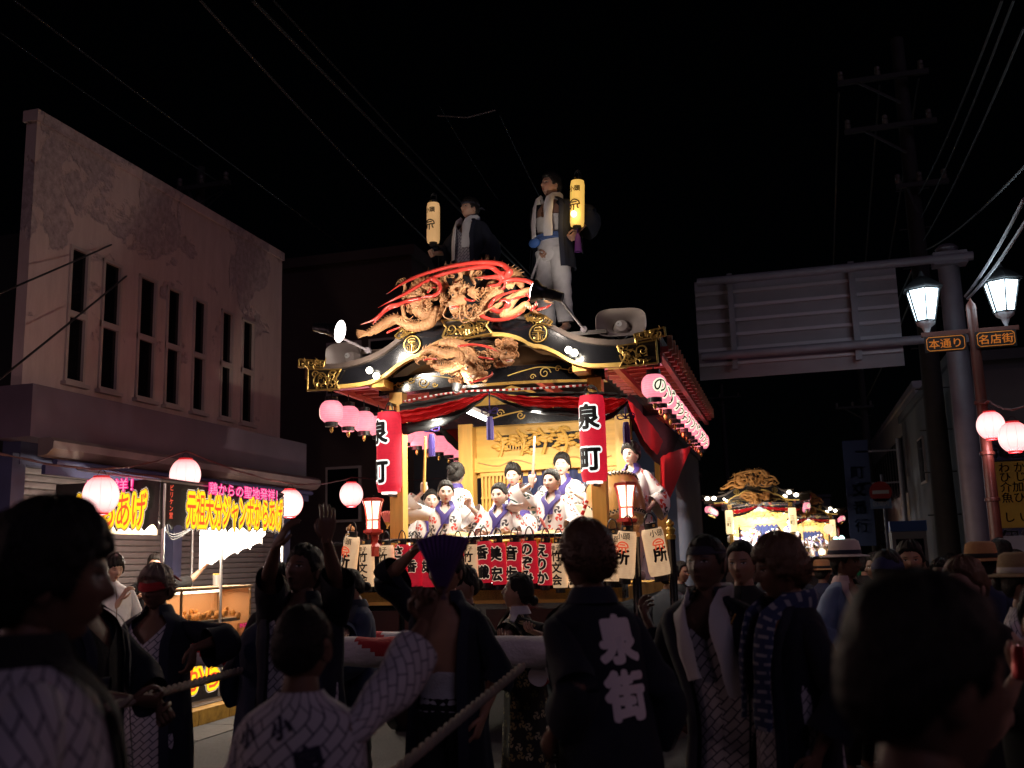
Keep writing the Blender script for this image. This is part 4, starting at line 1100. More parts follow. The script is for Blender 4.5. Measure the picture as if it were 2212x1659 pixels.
lo = xz(curve(lowR[:5], FY) + curve(lowR[4:], FY), ks); tp = xz(curve(topR, FY), ks)
def sym(tab, Y, dz=0., kmin=0, kmax=99): 
    t = [q for q in tab if kmin <= q[0] <= kmax]
    return [V((CX - k, Y, z + dz)) for k, z in t[::-1]] + [V((CX + k, Y, z + dz)) for k, z in t[(1 if t[0][0] == 0 else 0):]]
m = MB(); m.strip(sym(lo, FY), sym(tp, FY), (0, .13, 0)); board = fp('gable_board', m, M_lacq)
m = MB(); m.strip(sym(lo, FY - .02, -.004, 0, half * .86), sym(lo, FY - .02, .034, 0, half * .86), (0, .06, 0)); fp('gold_edging', m, M_goldp, board)
ZE = tp[-1][1]
m = MB(); m.strip(sym(tp, FY - .05, .0), sym(tp, FY - .05, .05), (0, .10, 0)); fp('roof_edge', m, M_rbrown, board)
m = MB(); m.strip(sym(tp, FY + .05, -.02), sym(tp, FY + .05, .06), (0, 5.25, 0)); roof = fp('roof', m, mat('roof_dark', (.025, .022, .022), .6))
m = MB(); m.tube([(CX, FY + .5, tp[0][1] + .12), (CX, FY + 5.2, tp[0][1] + .12)], .1, 12); fp('ridge', m, M_lacq, roof)
# rafters under the eaves
g0 = MB(); a = V((half + .06, 0, ZE - .075)); b = V((half * .60, 0, interp(tp, half * .60)[0] - .10)); g0.bar(a, b, .05, .055); rafm = {}
for sg in (1, -1):
    g0 = MB(); g0.bar(V((sg * a.x, 0, a.z)), V((sg * b.x, 0, b.z)), .05, .055); me = g0.mesh('rafter', M_redw)
    g1 = MB(); g1.box((sg * (half + .075), 0, ZE - .01), (.05, .035, .13)); me1 = g1.mesh('rafter_end', mat('rafter_end_wood', (.22, .10, .05), .6))
    for i in range(22):
        o = link('rafter', me, FL); o.location = (0, .16 + i * .235, 0)
        o2 = link('rafter_end', me1, FL); o2.location = (0, .16 + i * .235, 0)
    m = MB(); m.bar((CX + sg * (half - .02), FY + .1, ZE - .115), (CX + sg * (half - .02), FY + 5.3, ZE - .115), .05, .05); m.bar((CX + sg * half * .72, FY + .1, ZE - .13), (CX + sg * half * .72, FY + 5.3, ZE - .13), .06, .06); fp('eave_beam', m, M_redw)
def scroll(m, c, r, turns, d, w, Y=0., ph=0., U=V((1, 0, 0)), W=V((0, 0, 1)), n=16, taper=True, relief=0.):
    P = []; rad = []
    for i in range(n + 1):
        t = i / n; an = ph + d * turns * 2 * pi * t; rr = r * (1 - .86 * t); P.append(V(c) + U * rr * cos(an) + W * rr * sin(an) + V((0, -relief * t, 0))); rad.append(w * (1 - .55 * t if taper else 1))
    m.tube(P, rad, 6)
def crest(parent, c, r):
    m = MB(); c = V(c)
    ring = [c + V((r * cos(2 * pi * k / 28), 0, r * sin(2 * pi * k / 28))) for k in range(29)]; m.tube(ring, r * .085, 6)
    def st(pts, w=.07): m.tube([c + V((x * r, -.004, z * r)) for x, z in pts], r * w, 6)
    st([(-.42, .30), (-.42, .56), (-.25, .68), (.25, .68), (.42, .56), (.42, .30), (-.42, .30)]); st([(-.25, .47), (.25, .47)]); st([(-.7, .10), (-.35, .12), (.35, .12), (.7, .10)]); st([(0, .12), (0, -.85)], .1)
    st([(-.72, -.12), (-.24, -.12), (-.24, -.78), (-.40, -.72)]); st([(.72, -.12), (.24, -.12), (.24, -.78), (.40, -.72)]); st([(-.62, -.32), (-.5, -.36), (-.48, -.66)]); st([(.62, -.32), (.5, -.36), (.48, -.66)])
    fp('crest', m, M_gold, parent); m = MB(); m.lathe([(0, 0), (r, 0), (r, .008), (0, .008)], c + V((0, .004, 0)), (0, 1, 0), 28, False); fp('crest_disc', m, M_lacq, parent)
for s in (1, -1):
    p = c1(1298, 388, FY - .02); p = p if s > 0 else mir(p); crest(board, p, .083)
# gilded fittings
def fitting(poly, Y, name, curls, parent):
    m = MB(); P = [V((p.x, Y, p.z)) for p in poly]; m.prism(P, (0, .015, 0)); base = fp(name, m, mat('fitting_ground', (.03, .02, .012), .4, metal=.6), parent)
    m = MB(); n = len(P)
    for i in range(n): m.tube([P[i] + V((0, -.006, 0)), P[(i + 1) % n] + V((0, -.006, 0))], .010, 6)
    cx = sum((p for p in P), V()) / n; r = random.Random(len(curls) + int(cx.x * 100))
    for x, z, rr, t, d in curls: scroll(m, V((cx.x + x, Y - .008, cx.z + z)), rr, t, d, .0085, ph=r.uniform(0, 6), relief=.008)
    for i in range(26):
        k = r.uniform(.2, .9); q = P[r.randrange(n)].lerp(P[r.randrange(n)], r.random()).lerp(cx, r.uniform(.1, .7)); an = r.uniform(0, 6.28)
        m.tube([q + V((0, -.008, 0)), q + V((.03 * cos(an), -.014, .03 * sin(an))), q + V((.05 * cos(an + .8), -.008, .05 * sin(an + .8)))], [.003, .009, .002], 6)
    fp('gilt_scrolls', m, M_gold, base); return base
tipR = [c1(*p, FY) for p in ((1698, 458), (1893, 425), (1902, 542), (1712, 562), (1738, 512))]
tip2 = [c1(*p, FY) for p in ((1785, 402), (1937, 366), (1942, 408), (1795, 430))]
for s in (1, -1):
    P = tipR if s > 0 else [mir(p) for p in tipR]; fitting(P, FY - .035, 'tip_fitting', [(-.05, .0, .09, 1.4, s), (.07, .03, .06, 1.3, -s), (.05, -.07, .055, 1.3, s), (-.12, .06, .04, 1.2, -s)], board)
    P = tip2 if s > 0 else [mir(p) for p in tip2]; fitting(P, FY - .06, 'upper_tip_plate', [(0, 0, .03, 1, s), (.08, 0, .025, 1, s), (-.08, 0, .025, 1, -s)], board)
    P = [c1(*p, FY) for p in ((1240, 312), (1275, 290), (1345, 312), (1380, 340), (1362, 356), (1275, 330))]; P = P if s > 0 else [mir(p) for p in P]
    fitting(P, FY - .07, 'roof_edge_plate', [(-.06, .01, .022, 1, 1), (0, 0, .024, 1, -1), (.06, -.015, .022, 1, 1)], board)
P = [V((2 * CX * 0 + p.x, FY, p.z)) for p in (c1(822, 330, FY), c1(1062, 326, FY), c1(1045, 352, FY), c1(1075, 395, FY), c1(948, 418, FY), c1(825, 412, FY), c1(845, 366, FY))]
cf = fitting(P, FY - .045, 'centre_fitting', [(-.15, .01, .055, 1.4, 1), (.15, .01, .055, 1.4, -1), (-.09, -.03, .035, 1.2, -1), (.09, -.03, .035, 1.2, 1)], board); crest(cf, c1(943, 366, FY - .06), .068)
# beam ends, tie beam, pediment
for s in (1, -1):
    p = c1(1503, 558, FY); p = p if s > 0 else mir(p); m = MB(); m.box((p.x, FY + .13, p.z), (.13, .24, .075)); fp('beam_end', m, M_woodh)
zb1, zb0 = c1(945, 585, FY + .25).z, c1(945, 672, FY + .25).z
A = []; Bq = []
for i in range(25):
    x = -1.15 + 2.3 * i / 24; A.append(V((CX + .05 + x, FY + .25, zb1 + .03 * (1 - (x / 1.15) ** 2)))); Bq.append(V((CX + .05 + x, FY + .25, zb0 + .05 * (1 - (x / 1.15) ** 2))))
m = MB(); m.strip(Bq, A, (0, .16, 0)); tie = fp('tie_beam', m, M_lacq)
for s in (1, -1):
    m = MB()
    for x, z, r, t in ((.62, .0, .06, 1.5), (.75, .03, .035, 1.2), (.5, -.03, .03, 1.2), (.88, .0, .04, 1.3)): scroll(m, (CX + s * x, FY + .245, (zb0 + zb1) / 2 + z + .02), r, t, s, .006, relief=.004)
    m.tube(spline([(CX + s * .25, FY + .245, (zb0 + zb1) / 2 + .02), (CX + s * .42, FY + .245, (zb0 + zb1) / 2 + .06), (CX + s * .62, FY + .245, (zb0 + zb1) / 2 + .08), (CX + s * .95, FY + .245, (zb0 + zb1) / 2 + .01)], 6), .005, 5)
    fp('gold_scrollwork', m, M_goldp, tie)
Pd = [V((CX - 1.05, FY + .34, zb1)), V((CX + 1.05, FY + .34, zb1))] + [V((CX + k, FY + .34, z)) for k, z in lo[::-1] if k < 1.05 and True] + [V((CX - k, FY + .34, z)) for k, z in lo if 0 < k < 1.05]
m = MB(); m.prism(Pd, (0, .03, 0)); fp('pediment_panel', m, mat('amber_panel', (.09, .04, .015), .45, var=.2, vscale=5))
# red and white cord along the tie beam
P = [c1(620, 732, FY + .2), c1(780, 700, FY + .2), c1(945, 680, FY + .2), c1(1150, 672, FY + .2), c1(1350, 662, FY + .2), c1(1550, 648, FY + .2)]
P = spline(P, 26); m = MB()
for i in range(len(P) - 1): m.cur = (i // 2) % 2; m.tube([P[i], P[i + 1]], .011, 6)
fp('twisted_cord', m, [M_redcl, M_wcot])

# ------------------------------------------------------------------ curtains, tassels
def cloth(name, A, Bc, mt, pleats=4, amp=.03, rows=8, parent=None, n=10, Ybase=None):
    A = spline(A, n); Bc = spline(Bc, n); rs = []
    for j in range(rows + 1):
        t = j / rows; ring = []
        for i, (p, q) in enumerate(zip(A, Bc)):
            w = p.lerp(q, t); w = w + V((0, -amp * sin(t * pi * pleats) * (.35 + .65 * sin(pi * min(1, i / max(1, len(A) - 1)))) - amp * .5 * sin(i * .9 + t * 3) * .4, -.006 * sin(i * 1.3 + t * 9))); ring.append(w)
        rs.append(ring)
    m = MB(); m.rings(rs, cap=False, closed=False); return fp(name, m, mt, parent, smooth=80)
Yc = FY + .22
def C(pts, Y): return [c1(a, b, Y) for a, b in pts]
Ya = Yc - .03
RA1 = [(1046, 686), (900, 722), (740, 758), (600, 780)]; RB1 = [(1046, 696), (900, 772), (740, 822), (600, 842)]
RA2 = [(1058, 686), (1250, 706), (1490, 708), (1640, 712), (1744, 716)]; RB2 = [(1058, 696), (1250, 756), (1490, 764), (1640, 796), (1748, 724)]
cloth('red_swag', C(RA1, Ya), C(RB1, Ya), M_redcl, 5, .030); cloth('red_swag', C(RA2, Ya), C(RB2, Ya), M_redcl, 5, .030)
cloth('black_swag', C([(1046, 672), (900, 695), (740, 722), (600, 745)], Yc), C(RA1, Yc), M_blkcl, 2, .015); cloth('black_swag', C([(1058, 672), (1250, 684), (1490, 682), (1640, 684), (1750, 696)], Yc), C(RA2, Yc), M_blkcl, 2, .015)
cloth('black_swag', C(RB1, Yc), C([(1046, 704), (930, 792), (800, 858), (620, 900)], Yc), M_blkcl, 3, .015); cloth('black_swag', C(RB2, Yc), C([(1058, 704), (1250, 786), (1490, 806), (1640, 830), (1752, 736)], Yc), M_blkcl, 3, .015)
XR = CX + 1.20
def CX_(pts, X): return [atx(604.9 + .4297 * a, 553 + .4297 * b, X) for a, b in pts]
cloth('side_curtain', CX_([(1752, 724), (1820, 790), (1885, 870), (1925, 930)], XR + .12), CX_([(1746, 726), (1790, 840), (1840, 940), (1898, 1000)], XR + .12), M_redcl, 3, .02)
cloth('side_curtain', CX_([(1760, 690), (1840, 770), (1940, 850), (2010, 900)], XR + .06), CX_([(1735, 730), (1790, 900), (1850, 1000), (1940, 1080)], XR + .06), M_blkcl, 3, .02)
XL = CX - 1.15
cloth('side_curtain', CX_([(785, 826), (850, 845), (935, 905)], XL), CX_([(785, 832), (860, 900), (935, 975)], XL), M_redcl, 3, .02)
cloth('side_curtain', CX_([(770, 815), (850, 835), (935, 890)], XL - .04), CX_([(775, 835), (850, 940), (935, 1005)], XL - .04), M_blkcl, 2, .02)
# flank drapes further back on the right side
a0 = atx(1440, 985, CX + 1.5); 
cloth('flank_drape', CX_([(1915, 1010), (1970, 985), (2070, 955)], CX + 1.5), CX_([(1925, 1320), (1930, 1310), (1940, 1270)], CX + 1.5), M_redcl, 3, .03)
cloth('flank_lining', CX_([(1912, 1015), (1950, 1012), (2035, 1010)], CX + 1.46), CX_([(1912, 1310), (1930, 1300), (1950, 1240)], CX + 1.46), mat('pale_red_cloth', (.42, .20, .19), .8), 2, .02)
def tassel(u, v0, v1, Y):
    a = at(u, v0, Y); b = at(u, v1, Y); h = a.z - b.z; r = .032
    m = MB(); m.tube([a + V((0, 0, .24)), a + V((0, 0, .03))], .008, 6); m.ell(a + V((0, 0, .045)), (.016, .016, .016), n=8, m=6)
    for s in (-1, 1):
        for k in (0, .02): m.tube(spline([a + V((0, 0, .045)), a + V((s * .05, 0, .065 + k)), a + V((s * .085, 0, .05 + k)), a + V((s * .06, 0, .03)), a + V((0, 0, .04))], 5), .005, 5)
    t = fp('tassel', m, M_purple); m = MB(); rs = []
    for i in range(8):
        z = a.z - h * i / 7; rr = r * (.75 + .25 * min(1, i / 2)); rs.append([V((a.x + rr * (1 + .12 * (k % 2)) * cos(2 * pi * k / 16), Y + rr * (1 + .12 * (k % 2)) * sin(2 * pi * k / 16), z)) for k in range(16)])
    m.rings(rs); fp('tassel_skirt', m, M_purple, t, smooth=20)
tassel(1058, 900, 950, FY + .3); tassel(932, 938, 986, FY + .5); tassel(1352, 912, 957, FY + .45)

# ------------------------------------------------------------------ posts, stage house behind the players
pl_x, pr_x = at(862, 1100, FY + .3).x, at(1297, 1080, FY + .3).x
m = MB(); m.box((pl_x, FY + .3, 2.3), (.135, .135, 2.0)); fp('post', m, M_wood)
m = MB(); m.box((pr_x, FY + .3, 2.3), (.135, .135, 2.0)); fp('post', m, M_wood)
for x in (CX - 1.1, CX + 1.1):
    for y in (FY + 4.9,): m = MB(); m.box((x, y, 2.3), (.13, .13, 2.0)); fp('post', m, M_wood)
BY = 11.3
bx0, bx1 = at(1012, 1000, BY).x, at(1350, 1000, BY).x
zz = lambda v, u=1150: at(u, v, BY).z
m = MB()
for u_ in (1014, 1352): m = MB(); m.box((at(u_, 1000, BY).x, BY - .06, 2.25), (.17, .17, 1.95)); fp('wall_post', m, M_wood)
m = MB(); m.box(((bx0 + bx1) / 2, BY, (zz(945) + zz(915)) / 2 + .16), (bx1 - bx0, .12, .07)); fp('lintel', m, M_woodh)
zt0, zt1 = zz(985), zz(922)
m = MB(); m.box(((bx0 + bx1) / 2, BY + .05, (zt0 + zt1) / 2 - .05), (bx1 - bx0, .04, zt1 - zt0 + .35)); fp('transom_panel', m, M_woodh)
m = MB(); m.box(((bx0 + bx1) / 2, BY + .0, zz(1000)), (bx1 - bx0, .12, .17)); fp('carved_rail', m, M_woodh)
m = MB()
for s in (-1, 1): m.tube(spline([((bx0 + bx1) / 2 + s * .1, BY - .063, zz(1000) - .03), ((bx0 + bx1) / 2 + s * .35, BY - .063, zz(1000) + .04), ((bx0 + bx1) / 2 + s * .55, BY - .063, zz(1000) - .02), ((bx0 + bx1) / 2 + s * .8, BY - .063, zz(1000) + .03)], 6), .008, 5)
fp('rail_relief', m, mat('carve_line', (.36, .22, .07), .6))
# pierced pine carving in the transom
m = MB(); m.box(((bx0 + bx1) / 2 + .02, BY + .028, (zt0 + zt1) / 2 + .01), (1.15, .012, .17)); pi0 = fp('transom_recess', m, M_dark)
rr = random.Random(4); m = MB()
for i in range(150):
    x = (bx0 + bx1) / 2 + .02 + rr.uniform(-.62, .62); z = (zt0 + zt1) / 2 + .01 + rr.gauss(0, .055); w = rr.uniform(.02, .06)
    m.ell((x, BY + .012 - rr.uniform(0, .03), z), (w, .014, w * rr.uniform(.28, .5)), Matrix.Rotation(rr.uniform(-.4, .4), 3, 'Y'), 8, 5)
for i in range(5):
    x = (bx0 + bx1) / 2 - .55 + i * .26; m.tube(spline([(x, BY, zt0), (x + .05, BY - .01, (zt0 + zt1) / 2), (x - .04, BY, zt1 - .02)], 5), [.02] * 11, 6)
for i in range(7): m.box(((bx0 + bx1) / 2 - .45 + i * .035, BY, (zt0 + zt1) / 2 - .05), (.014, .02, .07))
fp('pine_carving', m, M_woodh, pi0)
# lattices with slats, navy curtain between
for u0, u1 in ((1040, 1128), (1285, 1335)):
    xa_, xb_ = at(u0, 1060, BY).x, at(u1, 1060, BY).x; n = int((xb_ - xa_) / .042)
    m = MB(); m.box(((xa_ + xb_) / 2, BY, zz(1020)), (xb_ - xa_, .07, .05)); m.box(((xa_ + xb_) / 2, BY, 1.5), (xb_ - xa_, .07, .3)); m.box(((xa_ + xb_) / 2, BY + .03, 2.1), (xb_ - xa_, .012, 1.2)); lt = fp('lattice_door', m, M_wood)
    g0 = MB(); g0.box((0, 0, 0), (.022, .03, 1.15)); me = g0.mesh('slat', M_wood)
    for i in range(n): o = link('slat', me, lt); o.location = V((xa_ + (i + .5) * (xb_ - xa_) / n, BY - .02, 2.05)) - ORG[FL.name]
    for z in (2.0, 2.35): m = MB(); m.box(((xa_ + xb_) / 2, BY - .012, z), (xb_ - xa_, .03, .02)); fp('lattice_rail', m, M_wood, lt)
xa_, xb_ = at(1128, 1060, BY).x, at(1285, 1060, BY).x
m = MB(); rs = [[V((lerp(xa_, xb_, i / 30), BY + .02 + .03 * sin(i * 1.1), z)) for i in range(31)] for z in (zz(1018), 2.2, 1.8, 1.4)]; m.rings(rs, cap=False, closed=False); nv = fp('navy_curtain', m, mat('navy_curtain', (.03, .04, .12), .8), smooth=80)
m = MB()
for i in range(9):
    x, z = lerp(xa_, xb_, .08 + .21 * (i % 5)), 2.45 - .26 * (i // 5) - .04 * (i % 2)
    c_ = V((x, BY - .03, z)); ring = [c_ + V((.05 * cos(2 * pi * k / 20), 0, .05 * sin(2 * pi * k / 20))) for k in range(21)]; m.tube(ring, .007, 5); scroll(m, c_, .035, 1.3, 1, .008)
fp('curtain_crests', m, mat('pale_blue_ink', (.4, .43, .55), .7), nv)
# inner gable above the wall: black beam with gold waves, gilt pine gable
zk1, zk0 = zz(872), zz(917)
m = MB(); m.box(((bx0 + bx1) / 2, BY - .02, (zk0 + zk1) / 2), (bx1 - bx0 + .9, .16, zk1 - zk0)); ib = fp('inner_beam', m, M_lacq)
m = MB()
for i, x in enumerate((-.5, -.25, .1, .45)): scroll(m, ((bx0 + bx1) / 2 + x, BY - .105, (zk0 + zk1) / 2 + .02 * (-1) ** i), .05, 1.4, (-1) ** i, .008, relief=.004)
m.tube(spline([((bx0 + bx1) / 2 - .62, BY - .105, (zk0 + zk1) / 2 - .04), ((bx0 + bx1) / 2 - .2, BY - .105, (zk0 + zk1) / 2 + .03), ((bx0 + bx1) / 2 + .2, BY - .105, (zk0 + zk1) / 2 - .02), ((bx0 + bx1) / 2 + .65, BY - .105, (zk0 + zk1) / 2 + .03)], 8), .008, 5); fp('gold_waves', m, M_goldp, ib)
m = MB(); gx = at(1105, 870, BY).x; m.prism([V((gx - .55, BY, zk1)), V((gx + .6, BY, zk1)), V((gx + .25, BY, zk1 + .16)), V((gx, BY, zk1 + .24)), V((gx - .25, BY, zk1 + .16))], (0, .05, 0)); ig = fp('inner_gable', m, M_woodh)
m = MB()
for i in range(34): m.ell((gx + rr.gauss(0, .2), BY - .01, zk1 + abs(rr.gauss(.05, .05))), (rr.uniform(.02, .045), .016, rr.uniform(.008, .018)), None, 8, 5)
fp('gable_pine', m, M_goldp, ig)
m = MB(); m.box((CX, FY + 2.6, 3.72), (2.5, 4.9, .04)); fp('ceiling', m, mat('ceiling_lacquer', (.05, .03, .02), .4))
m = MB(); m.bar((CX, FY + .35, zk1 + .35), (gx - .75, BY - .1, zk1 - .05), .07, .09); m.bar((CX, FY + .35, zk1 + .35), (gx + .75, BY - .1, zk1 - .05), .07, .09); fp('ceiling_brace', m, M_redw)
# fluorescent tubes
for (u_, v_, Y0, Y1) in ((1003, 886, 9.75, 10.5), (1262, 905, 9.75, 10.6)):
    p = at(u_, v_, Y0); m = MB(); m.tube([(p.x, Y0, p.z), (p.x, Y1, p.z)], .02, 10, roundcap=True); tb = fp('fluorescent_tube', m, M_tube)
    m = MB(); m.box((p.x, (Y0 + Y1) / 2, p.z + .045), (.07, Y1 - Y0 + .06, .04)); fp('tube_fitting', m, mat('white_enamel', (.7, .7, .7), .4), tb)
    lamp('stage_tube_light', 'AREA', (p.x, (Y0 + Y1) / 2, p.z - .035), 38, (1, .90, .72), .08, sizey=.8, parent=FL).rotation_euler = (0, 0, 0)
for x, y in ((CX - .45, 9.3), (CX + .5, 9.3)):
    lamp('stage_front_fill', 'AREA', (x, y, 3.14), 36, (1, .92, .78), .1, aim=(CX + (x - CX) * .8, 10.1, 2.0), sizey=.7, parent=FL)  # added lamps without fittings, brightening the front row of players

# ------------------------------------------------------------------ stage, balustrade, running gear
STZ = 1.36
m = MB(); m.box((CX, FY + 2.35, STZ - .06), (2.66, 4.9, .12)); fp('stage_floor', m, M_woodh)
m = MB(); m.box((CX, FY + 2.4, .92), (2.4, 4.6, .75)); chs = fp('chassis', m, M_lacq)
for i in range(6):
    x = CX - 1.0 + i * .4; m = MB(); m.box((x, FY + .085, .93), (.34, .03, .5)); fp('chassis_panel', m, mat('dark_red_lacquer', (.06, .012, .01), .3), chs)
m = MB(); m.box((CX, FY - .02, STZ - .02), (2.72, .16, .14)); fp('stage_sill', m, M_lacq)
for x in (CX - 1.05, CX + 1.05):
    for y in (FY + .7, FY + 4.0):
        m = MB(); m.lathe([(.06, -.07), (.40, -.06), (.42, -.05), (.42, .05), (.40, .06), (.06, .07)], (x, y, .43), (1, 0, 0), 30); w = fp('wheel', m, mat('wheel_wood', (.07, .04, .025), .6))
        m = MB(); m.lathe([(.43, -.055), (.445, -.05), (.445, .05), (.43, .055)], (x, y, .446), (1, 0, 0), 30); fp('tyre', m, M_blk, w)
RZ = at(1100, 1160, FY - .12).z
m = MB(); m.tube([(CX - 1.42, FY - .1, RZ), (CX + 1.2, FY - .1, RZ)], .022, 10); m.tube([(CX - 1.42, FY - .1, RZ - .42), (CX + 1.2, FY - .1, RZ - .42)], .02, 10); rail_ = fp('balustrade', m, M_lacq)
def giboshi(u, v0, v1, Y, mt, hp=.9):
    a = at(u, v0, Y); h = a.z - at(u, v1, Y).z; k = h / .20
    m = MB(); m.lathe([(.045 * k, 0), (.05 * k, .01 * k), (.05 * k, .04 * k), (.035 * k, .05 * k), (.045 * k, .075 * k), (.05 * k, .10 * k), (.035 * k, .12 * k), (.025 * k, .13 * k), (.042 * k, .15 * k), (.04 * k, .17 * k), (.015 * k, .19 * k), (.003, .205 * k)], (a.x, Y, a.z - h), n=18); f = fp('finial', m, mt, rail_)
    m = MB(); m.tube([(a.x, Y, a.z - h - hp), (a.x, Y, a.z - h)], .042 * k, 16); fp('newel_post', m, M_lacq, f)
giboshi(757, 1133, 1178, FY - .12, M_carve2); giboshi(1369, 1112, 1160, FY - .12, M_carve2); giboshi(1447, 1122, 1165, FY - .05, mat('brass', (.5, .33, .08), .35, metal=.7))

# ------------------------------------------------------------------ lanterns of the float
def weave(name, col, emit, es, scale=220.):
    m = mat(name, col, .8, emit=emit, es=es); nt = m.node_tree; b = nt.nodes['Principled BSDF']
    tc = nn(nt, 'ShaderNodeTexCoord'); sp = nn(nt, 'ShaderNodeSeparateXYZ'); nt.links.new(tc.outputs['Object'], sp.inputs[0])
    w = math_node(nt, 'ABSOLUTE', math_node(nt, 'SINE', math_node(nt, 'MULTIPLY', sp.outputs[2], scale)))
    n = nn(nt, 'ShaderNodeTexNoise', i_Scale=26., i_Detail=3.); nt.links.new(tc.outputs['Object'], n.inputs['Vector'])
    f = math_node(nt, 'ADD', math_node(nt, 'MULTIPLY', w, .30), math_node(nt, 'ADD', math_node(nt, 'MULTIPLY', n.outputs[0], .6), .42))
    nt.links.new(math_node(nt, 'MULTIPLY', f, es), b.inputs['Emission Strength']); return m
M_lred = weave('red_lantern_cloth', (.5, .02, .05), (1., .015, .045), .52)
M_lrow = weave('dim_red_lantern_cloth', (.5, .02, .04), (1., .02, .05), .30)
M_lwht = weave('cream_lantern_paper', (.7, .55, .4), (1., .62, .33), .48)
M_leave = weave('eave_lantern_cloth', (.6, .22, .25), (1., .27, .35), 1.25, 150)
M_lol = mat('letter_outline_glow', (.8, .8, .8), .7, emit=(.92, 1., .97), es=.95)
M_lol2 = mat('letter_outline_cream', (.8, .7, .6), .7, emit=(1., .72, .50), es=.42)
M_lol3 = mat('letter_outline_lime', (.8, .8, .7), .7, emit=(1., 1., .72), es=1.1)
M_lredink = mat('red_ink_glow', (.6, .1, .05), .7, emit=(1., .12, .04), es=.45)
GLN = {}
def cyl_lantern(name, label, group, c, r, h, body_m, chars, size, out_m, rot=0., tilt=0., cap=.05, rows=None, small=None, bottom_glow=False, step=1.05, handle=True, emblem=None, ol=.075, oi=.022):
    t = thing(name, label, 'lantern', c, group); t.rotation_euler = (0, tilt, rot)
    m = MB(); prof = []; n = max(8, int(h / .012))
    for i in range(n + 1):
        q = i / n; rr_ = r * (1 - .10 * smooth01(.10, 0, q) - .10 * smooth01(.90, 1, q)); rr_ *= 1 - .008 * (i % 2); prof.append((rr_, -h / 2 + h * q))
    m.lathe(prof, (0, 0, 0), n=32)
    def loc(m_, nm, mt, par, smooth=40):
        me = m_.mesh(nm, mt, smooth); o = bpy.data.objects.new(nm, me); sc.collection.objects.link(o); o.parent = par; ORG[o.name] = V((0, 0, 0)); return o
    sh = loc(m, 'shade', body_m, t, 70)
    for s in (1, -1):
        m = MB(); rc = r * .62; m.lathe([(rc, 0), (rc, s * cap), (rc * .9, s * cap)], (0, 0, s * h / 2), n=20); 
        loc(m, 'cap', M_blk if not (bottom_glow and s < 0) else mat('lantern_opening', (1, .9, .85), .5, emit=(1, .85, .78), es=1.4), t)
    m = MB(); m.lathe([(.012, -.004), (.012, .004)], (0, -r * .62 - .002, h / 2 + cap * .5), (0, 1, 0), 12); loc(m, 'gilt_boss', M_gold, t)
    if handle: m = MB(); m.tube(spline([(-r * .6, 0, h / 2 + cap * .4), (-r * .45, 0, h / 2 + cap + .05), (0, 0, h / 2 + cap + .085), (r * .45, 0, h / 2 + cap + .05), (r * .6, 0, h / 2 + cap * .4)], 4), .006, 6); loc(m, 'handle', M_blk, t)
    for nm, mt, off, lift in (('lettering_outline', out_m, ol, .0025), ('lettering', M_ink, oi, .005)):
        if mt is None: continue
        m = MB(); nch = len(chars)
        for i, ch in enumerate(chars):
            zc = ((nch - 1) / 2 - i) * size * step - (.02 if small else 0)
            def place(a, b, zc=zc): q = a / r; return V(((r + lift) * sin(q), -(r + lift) * cos(q), zc + b))
            text_to(m, ch, size, place, off, cuts=8)
        if small and nm == 'lettering':
            def place(a, b): q = a / r; return V(((r + lift) * sin(q), -(r + lift) * cos(q), h * .40 + b))
            text_to(m, small, size * .48, place, .012, cuts=8)
        if m.v: loc(m, nm, mt, t, 80)
    if emblem:
        m = MB(); k = emblem
        def ep(x, z): q = x * k / r; return V(((r + .004) * sin(q), -(r + .004) * cos(q), h * .14 + z * k))
        for pts in ([(-1, .1), (-.8, .7), (0, 1.05), (.8, .7), (1, .1)], [(-.9, .1), (.9, .1)], [(0, .1), (0, -1)], [(-.6, .1), (-.6, -.4), (-.8, -.7)], [(.6, .1), (.6, -.4), (.8, -.7)], [(-.5, .55), (.5, .55)]):
            m.tube([ep(x, z) for x, z in spline([V((a_, b_, 0)) for a_, b_ in pts], 3) for x, z in ((x, z),)] if False else [ep(q.x, q.y) for q in spline([V((a_, b_, 0)) for a_, b_ in pts], 3)], k * .12, 5)
        loc(m, 'emblem', M_lredink, t)
    return t
for nm, u_, v0, v1, rot, lab in (('post_lantern', 840, 892, 1063, R(-38), 'large red cylinder lantern with two characters, on the float post nearest the plaster building'), ('post_lantern', 1277, 856, 1040, R(-12), 'large red cylinder lantern with two characters, hung beside the big drum')):
    a, b = at(u_, v0, FY + .1), at(u_, v1, FY + .1); h = a.z - b.z
    cyl_lantern(nm, lab, 'large red post lanterns', (a.x, FY + .1, (a.z + b.z) / 2), .122, h, M_lred, '泉町', .235, M_lol, rot, 0, .02, bottom_glow=True, step=1.62, ol=.11, oi=.04)
    for z in (a.z + .09, b.z - .03): m = MB(); m.bar((a.x, FY + .1, z), (a.x + .02, FY + .3, z), .03, .025); fp('lantern_bracket', m, M_blk)
row = [(793, 'w', '竹文会', 'two white lanterns from the finial'), (836, 'w', '竹文会', ''), (868, 'r', 'さゆり', ''), (897, 'r', '香', ''), (928, 'r', '友', ''), (958, 'r', '美', ''), (988, 'r', '子', ''), (1019, 'w', '竹文会', ''), (1049, 'r', '香織', ''), (1078, 'r', '美宏', ''), (1111, 'r', '音歩', ''), (1145, 'r', 'のぞみ', ''), (1178, 'r', 'えりか', ''), (1209, 'w', '竹文会', ''), (1243, 'w', '竹文会', '')]
lastw = []
